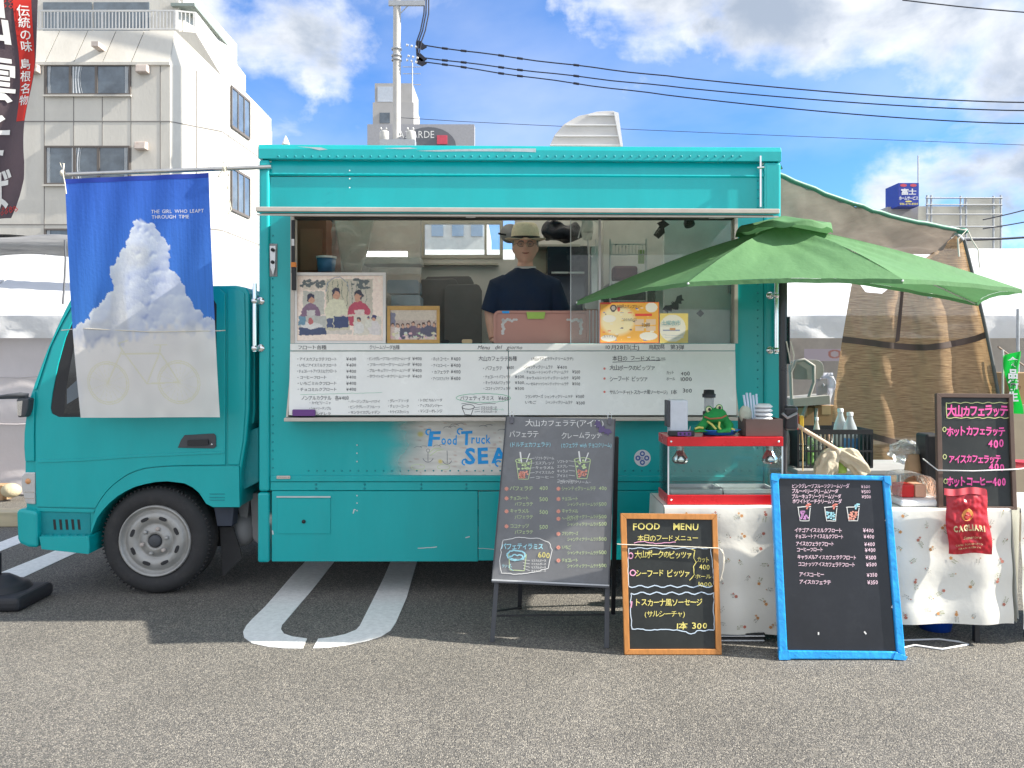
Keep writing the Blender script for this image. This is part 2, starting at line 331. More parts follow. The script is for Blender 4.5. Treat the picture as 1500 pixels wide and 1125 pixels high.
# ---------------------------------------------------------------- shared materials
teal = M('teal_paint', (.0, .40, .415), .36, var=.06, vs=3, bump=.0028, bs=2.6, coat=.3, dirt=.16, stretch=(1.6, 1.6, .45), dcol=(.05, .45, .48), ds=3.5)
teal_dull = M('teal_paint_worn', (.004, .26, .29), .45, var=.12, vs=5, dirt=.3, dcol=(.10, .34, .35), ds=9)
rubber = M('tyre_rubber', (.035, .035, .037), .8, var=.25, vs=14, dirt=.5, dcol=(.085, .08, .075), ds=10)
rimM = M('wheel_silver', (.38, .38, .37), .45, .4, var=.12, vs=14, dirt=.5, dcol=(.27, .24, .19), ds=16)
blackp = M('black_plastic', (.025, .026, .03), .5, var=.2)
darkgrey = M('dark_grey_plastic', (.07, .075, .085), .55, var=.15)
greyp = M('grey_plastic', (.28, .28, .29), .55, var=.1, dirt=.3, dcol=(.15, .14, .13))
chrome = M('chrome', (.8, .8, .8), .12, 1.0, var=.05)
steel = M('steel_tube', (.55, .55, .54), .3, .9, var=.1, vs=20)
galv = M('galvanised', (.42, .44, .46), .5, .6, var=.15, vs=20)
beige = M('beige_trim', (.56, .52, .46), .5, var=.1, vs=9, dirt=.25, dcol=(.35, .3, .24))
white_in = M('interior_panel', (.72, .71, .68), .6, var=.06, vs=2)
board_white = M('whiteboard', (.86, .87, .83), .25, var=.05, vs=2.5, dirt=.12, dcol=(.5, .56, .5), ds=4)
slate = M('slate_grey', (.17, .175, .185), .6, var=.14, vs=5, dirt=.55, dcol=(.26, .27, .29), ds=3.5)
blackboard = M('black_board', (.022, .026, .026), .45, var=.3, vs=4, dirt=.4, dcol=(.07, .08, .08), ds=5)
wood = M('orange_wood', (.52, .22, .06), .5, var=.2, vs=10, stretch=(6, 6, 1), dirt=.2, dcol=(.3, .12, .03))
woodd = M('dark_wood', (.11, .07, .055), .6, var=.2, vs=10)
white_p = M('white_plastic', (.78, .79, .8), .35, var=.04)
white_paint = M('white_paint', (.72, .72, .7), .5, var=.05)
ink = M('marker_black', (.03, .03, .045), .6, var=0); inkw = M('chalk_white', (.78, .78, .76), .8, var=.1); inky = M('chalk_yellow', (.82, .72, .22), .8, var=.08)
inkp = M('chalk_pink', (.85, .42, .62), .8, var=.1); inkm = M('marker_magenta', (.9, .12, .42), .6, var=.05); inkb = M('chalk_blue', (.38, .72, .82), .8, var=.1)
inkg = M('chalk_pale_green', (.55, .68, .36), .8, var=.1); inkr = M('chalk_red', (.78, .25, .2), .8, var=.1); inkgr = M('marker_grey', (.16, .17, .2), .6, var=.1)
skin = M('skin', (.74, .45, .34), .55, var=.08, vs=12); navy = M('navy_cloth', (.012, .028, .065), .85, var=.18, vs=9, bump=.002, bs=60)
clear = glassM('window_glass', milk=.03); plastic_clear = glassM('clear_plastic', milk=.20, rough=.12, wr=.02); acryl = glassM('acrylic', (.93, .98, .97), milk=.015)
cream = M('cream_string', (.66, .62, .52), .8)

# ---------------------------------------------------------------- ground
def asphalt():
    m, n, l = nt('asphalt'); out = n.new('ShaderNodeOutputMaterial'); b = n.new('ShaderNodeBsdfPrincipled'); b.inputs['Roughness'].default_value = .85
    b.inputs['Specular IOR Level'].default_value = .3
    t = n.new('ShaderNodeTexCoord'); v = n.new('ShaderNodeTexVoronoi'); v.inputs['Scale'].default_value = 165; l.new(t.outputs['Object'], v.inputs['Vector'])
    sp = n.new('ShaderNodeSeparateColor'); l.new(v.outputs['Color'], sp.inputs[0])
    cr = n.new('ShaderNodeValToRGB'); e = cr.color_ramp.elements; e[0].position = 0; e[0].color = (.12, .117, .112, 1); e[1].position = 1; e[1].color = (.38, .355, .31, 1)
    x = e.new(.45); x.color = (.175, .168, .155, 1); x = e.new(.8); x.color = (.28, .26, .225, 1); l.new(sp.outputs[0], cr.inputs[0])
    ed = n.new('ShaderNodeMapRange'); ed.inputs[1].default_value = .25; ed.inputs[2].default_value = .75; ed.inputs[3].default_value = 1.0; ed.inputs[4].default_value = .62; l.new(v.outputs['Distance'], ed.inputs[0])
    big = n.new('ShaderNodeTexNoise'); big.inputs['Scale'].default_value = .9; big.inputs['Detail'].default_value = 9; big.inputs['Roughness'].default_value = .7; l.new(t.outputs['Object'], big.inputs['Vector'])
    bm_ = n.new('ShaderNodeMapRange'); bm_.inputs[1].default_value = .3; bm_.inputs[2].default_value = .7; bm_.inputs[3].default_value = .80; bm_.inputs[4].default_value = 1.16; l.new(big.outputs[0], bm_.inputs[0])
    k = n.new('ShaderNodeMath'); k.operation = 'MULTIPLY'; l.new(ed.outputs[0], k.inputs[0]); l.new(bm_.outputs[0], k.inputs[1])
    sc = n.new('ShaderNodeVectorMath'); sc.operation = 'SCALE'; l.new(cr.outputs[0], sc.inputs[0]); l.new(k.outputs[0], sc.inputs['Scale']); l.new(sc.outputs[0], b.inputs['Base Color'])
    bp = n.new('ShaderNodeBump'); bp.inputs['Distance'].default_value = .004; bp.invert = True; l.new(v.outputs['Distance'], bp.inputs['Height']); l.new(bp.outputs[0], b.inputs['Normal'])
    l.new(b.outputs[0], out.inputs[0]); return m
put('ground', MB().add([(-400, -60, 0), (400, -60, 0), (400, 900, 0), (-400, 900, 0)], [(0, 1, 2, 3)]), asphalt(), kind='structure')
markM = M('road_paint', (.84, .84, .82), .75, var=.1, vs=30, bump=.002, bs=160, dirt=.28, dcol=(.36, .35, .33), ds=22)
def marking(px, ext=None):
    put('parking_marking', MB().prism([G(x, y, .004) for x, y in px], V((0, 0, -.003))), markM, kind='structure')
s = lambda q, k, ox, oy: [(ox + x / k, oy + y / k) for x, y in q]
def tov(p, y, vp=(715, 523)): t = (p[1] - y) / (p[1] - vp[1]); return (p[0] + (vp[0] - p[0]) * t, y)
lo = s([(400, 535), (330, 610), (255, 697), (180, 782), (110, 850), (78, 885), (60, 920), (66, 950), (110, 982), (200, 1001), (290, 1009), (388, 1010), (412, 957), (330, 945), (285, 930), (268, 905), (275, 880), (300, 852), (370, 770), (440, 688), (500, 612), (560, 535)], 3.75, 340, 680)
marking([tov(lo[0], 640)] + lo + [tov(lo[-1], 640)])
ro = s([(1015, 535), (990, 620), (960, 728), (900, 868), (870, 912), (820, 943), (740, 969), (620, 993), (520, 1006), (445, 1009), (472, 957), (540, 950), (620, 933), (680, 909), (700, 888), (760, 770), (800, 690), (835, 618), (870, 535)], 3.75, 340, 680)
marking([tov(ro[0], 640)] + ro + [tov(ro[-1], 640)])
marking([(-120, 886), (0, 839), (72, 810), (400, 676), (428, 676), (106, 812), (26, 849), (-60, 893)])
marking([(-160, 855), (0, 794), (26, 784), (420, 636), (446, 636), (28, 796), (0, 807), (-120, 855)])

# ---------------------------------------------------------------- far buildings
conc = M('pale_concrete', (.60, .58, .53), .8, var=.08, vs=.7, dirt=.35, dcol=(.33, .30, .26), ds=.5, bump=.004, bs=12, stretch=(1, 1, .4))
concd = M('joint_grey', (.22, .21, .20), .9); brownf = M('brown_frame', (.13, .115, .105), .5); alum = M('aluminium_white', (.62, .62, .61), .5, .2)
farglass = M('far_glass', (.10, .13, .16), .06, var=.45, vs=1.2, coat=1.0)
curt = M('curtain', (.75, .78, .8), .9, transl=.2); roofg = M('roof_grey_green', (.26, .31, .29), .7); rust = M('rusty_vent', (.50, .44, .40), .6, dirt=.6, dcol=(.3, .14, .07), ds=9)
YB = 29.0
a0 = P(-260, 523, YB); a1 = P(249, 523, YB); a2 = P(325, 523, YB * 1.044)
a3 = V((a2.x + .25, a2.y + 5.4, a2.z)); zof = lambda py, Y=YB: H + (523 - py) / F * Y
bld = root('apartment_building', (a0.x * .5 + a1.x * .5, YB, 0), 'tall pale concrete building with balcony railing and chamfered corner behind the tents', 'building')
top = zof(94)                                                # below the sloping parapet panels
def wallq(p, q, z0, z1): return [V((p.x, p.y, z0)), V((q.x, q.y, z0)), V((q.x, q.y, z1)), V((p.x, p.y, z1))]
core = MB().prism([V((a0.x, a0.y, 0)), V((a1.x, a1.y, 0)), V((a2.x, a2.y, 0)), V((a3.x, a3.y, 0)), V((a0.x, a3.y, 0))], V((0, 0, top)))
put('wall', core, conc, bld)
# parapet leaning back: one slab per side, split in panels on the front
pt = zof(38); lean = .42
def pq(p, q, inn): return [V((p.x, p.y, top)), V((q.x, q.y, top)), V((q.x, q.y, pt)) + inn, V((p.x, p.y, pt)) + inn]
xs = [-260, -180, -100, -20, 66, 108, 150, 192, 249]
outd = V((0, 1, 0))
for i in range(8):
    p = P(xs[i] + .6, 523, YB); q = P(xs[i + 1] - .6, 523, YB); sh = V((.38, 0, 0)) if i < 7 else V((0, 0, 0)); sh2 = V((.38, 0, 0)) if 0 < i else V((0, 0, 0))
    put('parapet_panel', MB().prism([V((p.x, p.y - .05, top)), V((q.x, q.y - .05, top)), V((q.x, q.y + lean, pt)) + sh * .8 - V((0, 0, 0)), V((p.x, p.y + lean, pt)) + sh2 * .8], V((0, .25, 0))), conc, bld)
d12 = (a2 - a1).normalized(); n12 = V((d12.y, -d12.x, 0)); d23 = (a3 - a2).normalized(); n23 = V((d23.y, -d23.x, 0))
c1 = V((a1.x, a1.y + lean, pt)); c2 = V((-12.1, 29.6, pt)); c3 = V((-12.5, 36.4, pt))
put('parapet_panel', MB().prism([V((a1.x, a1.y, top)), V((a2.x, a2.y, top)), c2, c1], -n12 * .2), conc, bld)
put('parapet_panel', MB().prism([V((a2.x, a2.y, top)), V((a3.x, a3.y, top)), c3, c2], -n23 * .2), conc, bld)
put('balcony_floor', MB().prism([V((a0.x, a0.y + .5, pt - .12)), V((c1.x, c1.y + .2, pt - .12)), V((c2.x - .2, c2.y, pt - .12)), V((c3.x - .2, c3.y, pt - .12)), V((a0.x, a3.y, pt - .12))], V((0, 0, .1))), conc, bld)
# wall joints and panels: recessed lines
for py in (178, 329, 450):
    put('wall_joint', MB().box((P(-260, 0, YB).x, YB - .012, zof(py) - .02), (a1.x, YB + .01, zof(py) + .02)), concd, bld)
    j = MB().prism([V((a1.x, a1.y, zof(py) - .02)) + n12 * .01, V((a2.x, a2.y, zof(py) - .02)) + n12 * .01, V((a2.x, a2.y, zof(py) + .02)) + n12 * .01, V((a1.x, a1.y, zof(py) + .02)) + n12 * .01], -n12 * .02)
    put('wall_joint', j, concd, bld)
for px in (-100, 65, 108, 150, 192, 235):
    z0 = 0; put('wall_joint', MB().box((P(px, 0, YB).x - .015, YB - .010, 0), (P(px, 0, YB).x + .015, YB + .01, top)), concd, bld)
put('cornice', MB().box((a0.x, YB - .1, top - .06), (a1.x + .03, YB + .02, top + .05)), conc, bld)
# windows
def bwin(x0, y0, x1, y1, cols, curtains=True):
    A = P(x0, y1, YB); B = P(x1, y0, YB)
    f = MB(); t = .07; f.box((A.x, YB - .06, A.z), (B.x, YB + .02, A.z + t)); f.box((A.x, YB - .06, B.z - t), (B.x, YB + .02, B.z)); f.box((A.x, YB - .058, A.z + t), (A.x + t, YB + .02, B.z - t)); f.box((B.x - t, YB - .058, A.z + t), (B.x, YB + .02, B.z - t))
    for c in cols: X = P(c, 0, YB).x; f.box((X - .05, YB - .056, A.z + t), (X + .05, YB + .02, B.z - t))
    w = put('window', f, brownf, bld)
    put('pane', MB().box((A.x + t, YB - .03, A.z + t), (B.x - t, YB - .015, B.z - t)), farglass, w)
    if curtains:
        for (cx0, cx1) in ((x0 + 4, x0 + 9), (x0 + 40, x0 + 55), (x1 - 8, x1 - 2)):
            p0 = P(cx0, 0, YB).x; p1 = P(cx1, 0, YB).x
            put('curtain', MB().grid(lambda u, v: V((p0 + (p1 - p0) * u * (1 - .25 * math.sin(v * 3)), YB - .032 - .012 * math.sin(u * 20), A.z + t + (B.z - A.z - 2 * t) * v)), 12, 4), curt, w)
    put('window_sill', MB().box((A.x - .05, YB - .12, A.z - .06), (B.x + .05, YB - .062, A.z)), conc, bld)
bwin(67, 95, 192, 140, (104, 142)); bwin(66, 214, 191, 271, (110, 145)); bwin(-110, 95, -40, 140, (-75,)); bwin(66, 335, 191, 392, (110, 145))
def ventbox(px, py, w=17, h=12):
    p = P(px, py, YB); k = YB / F; m = MB().prism([V((p.x, YB - .01, p.z)), V((p.x, YB - .26, p.z - .03)), V((p.x, YB - .30, p.z - h * k)), V((p.x, YB - .01, p.z - h * k))], V((w * k, 0, 0)))
    put('wall_vent', m, rust, bld, bevel=.03)
for q in ((203, 97), (201, 209), (44, 97), (203, 330)): ventbox(*q)
put('wall_vent', MB().box((P(141, 0, YB).x, YB - .35, zof(73)), (P(151, 0, YB).x, YB + .3, zof(66))), rust, bld)
# side windows on the right hand side of the building
def swin(f0, f1, z0, z1, face, nn, cols=3):
    A = face[0].lerp(face[1], f0); B = face[0].lerp(face[1], f1); m = MB(); q = wallq(A, B, z0, z1); q = [p + nn * .05 for p in q]
    d = (B - A).normalized(); w = MB().prism(q, -nn * .045); wo_ = put('window', w, farglass, bld)
    fr = MB(); Ln = (B - A).length
    for k in range(cols + 1):
        o = A + d * (Ln * k / cols) + nn * .06; fr.box((-.03, -.04, z0), (.03, .02, z1), (d, nn, EZ), V((o.x, o.y, 0)))
    for zz in (z0, z1): fr.box((0, -.042, zz - .05), (Ln, .018, zz + .05), (d, nn, EZ), V((A.x + nn.x * .06, A.y + nn.y * .06, 0)))
    put('window_frame', fr, brownf, wo_)
z_u0, z_u1 = H + (523 - 197) / F * 33.2, H + (523 - 137) / F * 31.2
for f_ in (.12, .7, .9):                                      # joints on the long side
    o_ = a2.lerp(a3, f_) + n23 * .004; put('wall_joint', MB().box((-.02, -.01, 0), (.02, .012, top), (d23, n23, EZ), V((o_.x, o_.y, 0))), concd, bld)
for zz in (zof(178), zof(329)): put('wall_joint', MB().box((.02, -.01, zz - .02), ((a3 - a2).length, .013, zz + .02), (d23, n23, EZ), V((a2.x, a2.y, 0))), concd, bld)
o_ = a1.lerp(a2, .5); put('wall_joint', MB().box((-.015, -.01, 0), (.015, .012, top), (d12, n12, EZ), V((o_.x, o_.y, 0))), concd, bld)
swin(.15, .50, zof(190, 31.6), zof(133, 31.6), (a2, a3), n23); swin(.15, .50, zof(310, 31.6), zof(250, 31.6), (a2, a3), n23)
rb = MB(); 
for i in range(12): rb.tube([V((a3.x + .1, a3.y - .3 - .0 * i, zof(200) - i * .01)), V((a3.x + .1, a3.y - .3, zof(120)))], .03) if i == 0 else None
rb.tube([V((a3.x + .15, a3.y - .2, 0)), V((a3.x + .15, a3.y - .2, zof(210, 35)))], .08)
put('drain_pipe', rb, conc, bld)
# balcony railing: posts and balusters
rail = [V((a0.x, YB + lean + .1, 0)), V((c1.x - .02, c1.y + .1, 0)), V((c2.x - .05, c2.y + .1, 0)), V((c3.x - .05, c3.y, 0))]
zr0 = pt + .08; zr1 = zof(5.5)
for k in range(3):
    A, B = rail[k], rail[k + 1]; d = (B - A).normalized(); Ln = (B - A).length; nn = V((d.y, -d.x, 0)); r = MB()
    q_ = lambda x, z: A + d * x + EZ * z - nn * .02
    r.prism([q_(0, zr0), q_(Ln, zr0), q_(Ln, zr1), q_(0, zr1)], nn * .04, holes=[[q_(.04, zr0 + .05), q_(Ln - .04, zr0 + .05), q_(Ln - .04, zr1 - .06), q_(.04, zr1 - .06)]])
    ro_ = put('railing', r, alum, bld)
    if k < 2:
        n = int(Ln / .13)
        if k == 0: start = max(0, n - 190)
        else: start = 0
        bm0 = None
        for i in range(start, n):
            x = Ln * (i + .5) / n; big = (i % 13 == 0); wd = .035 if big else .017
            if bm0 is None or big: 
                b_ = put('baluster', MB().box((-wd, -.017, zr0 + .05), (wd, .017, zr1 - .06), (d, nn, EZ), A + d * x), alum, ro_)
                if not big: bm0 = b_; base = x
            else:
                c_ = bm0.copy(); COL.objects.link(c_); c_.location = bm0.location + d * (x - base)
    else: put('railing_panel', MB().box((.05, -.015, zr0 + .05), (Ln, .015, zr1 - .06), (d, nn, EZ), A), M('frosted_panel', (.42, .45, .44), .4, clear=.25), ro_)
# set-back top storey with a sloping roof
tb = YB + 1.9
put('wall', MB().box((a0.x, tb, pt - .02), (a1.x - .3, tb + 6, zof(-60))), conc, bld)
tg = MB()
for (x0, x1) in ((64, 135), (138, 219)):
    tg.box((P(x0, 0, tb).x, tb - .05, pt + .1), (P(x1, 0, tb).x, tb + .01, zof(4, tb)))
put('window', tg, farglass, bld)
put('roof', MB().prism([P(250, 4, 30.4), P(285, 4, 30.4), P(336, 66, 36), P(300, 30, 36)], V((0, 0, -.12))), roofg, bld)
put('stair_wall', MB().prism([P(245, 60, 30.6), P(262, 60, 30.6), P(262, 0, 30.6), P(245, 0, 30.6)], V((-.1, 2, 0))), conc, bld)

# sign board building with lift tower
YS = 60.0
sg = root('rooftop_building', P(617, 523, YS) - V((0, 0, H)), 'grey building with a rooftop sign board and lift tower beyond the truck', 'building')
k = YS / F
def fb(x0, y0, x1, y1, Y, dep): A = P(x0, y1, Y); B = P(x1, y0, Y); return MB().box((A.x, Y, A.z), (B.x, Y + dep, B.z))
wallg = M('weathered_wall', (.42, .41, .40), .8, var=.1, vs=.4, dirt=.4, dcol=(.3, .29, .27), ds=.3)
put('wall', fb(520, 215, 700, 560, YS + 1.2, 9), wallg, sg)
put('sign_board', fb(538, 182, 695, 214, YS, 1.0), M('sign_grey', (.36, .36, .38), .5), sg)
pl = Plane(P(538, 214, YS), P(695, 214, YS), P(695, 182, YS))
i_ = Ink('logo_disc', M('sign_dark', (.14, .15, .17), .5), sg, pl.hit, .02); pts = [(588, 214)]
for i in range(13): a = math.pi - math.pi * i / 12; pts.append((628 + 40 * math.cos(a), 214 - 28 * math.sin(a)))
i_.mb.add([pl.hit(x, y, .03) for x, y in pts], [tuple(range(len(pts)))]); i_.done()
i_ = Ink('lettering', inkw, sg, pl.hit, .06); i_.t('AZARDE', 583, 202, 15, 54, jit=0); i_.done()
put('sign_mark', fb(640, 198, 655, 211, YS - .12, .1), M('sign_red', (.6, .08, .12), .5), sg)
put('lift_tower', fb(546, 150, 606, 184, YS + 2, 4), wallg, sg); put('lift_tower', fb(549, 122, 604, 150, YS + 2.3, 4), wallg, sg)
put('window', fb(556, 165, 571, 180, YS + 1.95, .2), farglass, sg)
put('water_tank', fb(553, 127, 578, 149, YS + 2.2, .2), M('sky_grey', (.5, .55, .62), .5), sg)
an = MB(); an.tube([P(604, 160, YS + 3), P(604, 92, YS + 3)], .05, 6)
for y in (98, 108, 124): an.tube([P(590, y, YS + 3), P(616, y, YS + 3)], .035, 5)
tag(put('roof_antenna', an, galv), 'thin television antenna on the lift tower roof by the pole', 'antenna')

# building wrapped in scaffolding, with the cube sign
YR = 52.0
sb = root('scaffolded_building', P(1385, 523, YR) - V((0, 0, H)), 'building wrapped in beige netting and scaffolding beyond the tents', 'building')
put('wall', fb(1300, 303, 1440, 560, YR + 1, 10), wallg, sb)
put('netting', fb(1345, 302, 1466, 480, YR, .06), M('scaffold_net', (.62, .61, .54), .9, var=.15, vs=.6, clear=.15), sb)
put('netting', fb(1412, 291, 1464, 302, YR - .03, .05), M('scaffold_net'), sb)
for x in (1358, 1364, 1407, 1415, 1455, 1466): put('scaffold_pole', MB().tube([P(x, 480, YR - .3), P(x, 284 + (x * 7) % 6, YR - .3)], .07, 6), galv, sb)
for y in (290, 300, 314, 332, 349): put('scaffold_rail', MB().tube([P(1356, y, YR - .35), P(1468, y, YR - .35)], .05, 6), galv, sb)
cs = root('cube_sign', P(1326, 302, YR), 'blue cube advertising sign with red ovals on a far roof', 'sign')
sblue = M('sign_blue', (.03, .06, .38), .5); swhite = M('sign_white', (.75, .76, .8), .5)
A = P(1316, 302, YR); B = P(1346, 268, YR); 
put('sign_box', MB().box((A.x, YR, A.z), (B.x, YR + 1.8, B.z)), sblue, cs)
C0 = P(1305, 302, YR + 1.6); put('side_face', MB().prism([V((A.x - .01, YR, A.z)), V((C0.x, YR + 1.6, A.z)), V((C0.x, YR + 1.6, B.z - .1)), V((A.x - .01, YR, B.z))], V((0.02, .1, 0))), sblue, cs)
pl = Plane(P(1316, 302, YR), P(1346, 302, YR), P(1346, 268, YR))
i_ = Ink('lettering', swhite, cs, pl.hit, .05); i_.t('富士', 1320, 284.5, 9.5, 22, jit=0, bold=.03); i_.t('ホームサービス', 1317, 292.5, 6, 28, jit=0, bold=.03); i_.done()
i_ = Ink('oval_mark', M('sign_red'), cs, pl.hit, .05); i_.blob(1323.5, 271.5, 5, 2.2); i_.blob(1338, 271.5, 5, 2.2); i_.done()
i_ = Ink('number_strip', inky, cs, pl.hit, .05); i_.t('086-274-8000', 1318, 300, 4, 27, jit=0, bold=.03); i_.blob(1331, 295, 5, 1.2); i_.done()
tag(put('mast', MB().tube([P(1345, 302, YR + .5), P(1345, 228, YR + .5)], .05, 6), galv), 'tall thin metal mast beside the blue cube sign', 'mast')

# pale building seen through the truck's rear windows
wb = root('white_building', P(660, 523, 24) - V((0, 0, H)), 'pale building with windows seen through the rear window of the truck', 'building')
put('wall', fb(560, 310, 712, 540, 24, 6), M('white_render', (.66, .66, .66), .8), wb)
for x in (632, 662, 690): put('window', fb(x, 322, x + 17, 346, 23.95, .1), M('pale_glass', (.25, .35, .5), .2), wb)

# ---------------------------------------------------------------- utility pole and cables
YP = 28.5
up = root('utility_pole', P(581, 523, YP) - V((0, 0, H)), 'concrete utility pole with crossarm and transformers behind the truck', 'utility pole')
cpole = M('pole_concrete', (.50, .49, .47), .8, var=.08, vs=3, bump=.002)
put('pole', MB().tube([P(580, 523, YP) - V((0, 0, H)), P(581, 200, YP), P(583, -420, YP)], [.19, .15, .12], 16), cpole, up)
for y in (5,): put('crossarm', MB().box(P(569, y + 2.5, YP - .15), P(622, y - 3, YP - .05)), galv, up)
put('brace', MB().tube([P(584, 22, YP - .1), P(600, 6, YP - .1)], .02, 6), galv, up)
for y, x0, x1 in ((72, 573, 590), (82, 576, 594), (88, 575, 588)):
    m = MB(); m.lathe(P(581, y, YP), (0, 0, 1), [(.17, -.03), (.19, -.03), (.19, .03), (.17, .03)], 16); put('pole_band', m, galv, up)
for x in (562, 601):
    w = 7 * YP / F; o = P(x + 1, 215, YP - .1); put('transformer', MB().lathe(o, (0, 0, 1), [(.001, 0), (w, 0), (w, .5), (w * .9, .56), (w * .3, .6), (.001, .6)], 20), greyp_l if False else M('transformer_grey', (.52, .52, .5), .5, dirt=.3), up)
    for dx in (-4, 4): put('insulator', MB().lathe(P(x + dx, 190, YP - .1), (0, 0, 1), [(.02, 0), (.045, .01), (.02, .03), (.045, .04), (.02, .06), (.03, .08), (.001, .09)], 10), M('porcelain', (.7, .7, .68), .3), up)
put('platform', MB().box(P(556, 213, YP - .35), P(610, 209, YP + .1)), galv, up)
cabM = M('cable_black', (.02, .024, .04), .6)
for n_, (ys, ye, x0) in enumerate(((66, 150, 592), (84, 162, 594), (90, 181, 592))):
    for q in range(3):
        xx = x0 + 3 + q * 6.5; put('insulator', MB().lathe(P(xx, ys - 2 + q * 1.4 + (2 if n_ == 0 else 0), YP - .1), (1, 0, -.1), [(.015, 0), (.05, .01), (.05, .025), (.02, .05), (.05, .06), (.015, .08)], 10), M('porcelain'), up)
    put('cable_clamp', MB().prism([P(610, ys - 7, YP - .1), P(616, ys - 6, YP - .1), P(625, ys + 2, YP - .1), P(618, ys + 6, YP - .1), P(610, ys + 2, YP - .1)], V((0, .1, 0))), cabM, up)
    pts = []
    for i in range(41):
        t = i / 40; x = 620 + (1720 - 620) * t; base = ys + (ye - ys) * (1 - (1 - (x - 620) / 880) ** 1.5 if x < 1500 else 1 + (x - 1500) / 880 * .2)
        pts.append(P(x, base + (0.6 * math.sin(i * 1.3 + n_) if i < 14 else 0), YP - 2.2 * t))
    cb = MB().tube(pts, .022 if n_ else .024, 6)
    tag(put('power_cable', cb, cabM), ['uppermost black cable running off the utility pole with spacers', 'middle one of the three thick black cables', 'lowest of the three thick black cables above the roof vent'][n_], 'cable', 'thick black cables from the utility pole')
    sp_ = bpy.data.objects[-1] if False else None
cab_objs = [o for o in COL.objects if o.name.startswith('power_cable')]
for o in cab_objs:
    o0 = o.location.copy(); me = o.data; ring = 6
    for i in (1, 2, 4, 5, 8):
        p = o0 + sum((me.vertices[i * ring + q].co for q in range(ring)), V()) / ring; p2 = o0 + sum((me.vertices[(i + 1) * ring + q].co for q in range(ring)), V()) / ring
        put('spacer', MB().tube([p, p.lerp(p2, .3)], .045, 6), cabM, o)
hang = MB()
for dx, w in ((0, 0), (4, .3), (-3, .6)):
    hang.tube([P(626 + dx * .5, -60, YP), P(624 + dx, 20, YP - .05), P(619 + dx, 45, YP - .1), P(613 + dx, 62, YP - .1), P(612 + dx * .5, 78 + w * 4, YP - .1)], .025, 6)
put('hanging_cable', hang, cabM, up)
thin = MB().tube([P(580, 172, YP + 10)] + [P(580 + 1100 * i / 12, 172 + 47 * (i / 12) ** .85, YP + 10) for i in range(1, 13)], .014, 5)
tag(put('thin_cable', thin, cabM), 'hair thin wire crossing the sky just above the roof of the truck', 'cable')
for j, (x0, y0, x1, y1) in enumerate(((1322, 0, 1560, 22), (1440, 322, 1560, 290), (1440, 335, 1560, 312), (1390, 352, 1560, 343))):
    t_ = MB().tube([P(x0 + (x1 - x0) * i / 6, y0 + (y1 - y0) * i / 6 + 2 * math.sin(math.pi * i / 6), 24) for i in range(7)], .02 if j < 3 else .035, 5)
    tag(put('thin_cable', t_, cabM), ['thin wire in the sky far above the scaffolded building', 'upper of two fine wires rising beside the scaffolding', 'lower of two fine wires rising beside the scaffolding', 'thick sagging dark cable just above the white tent roof'][j], 'cable')

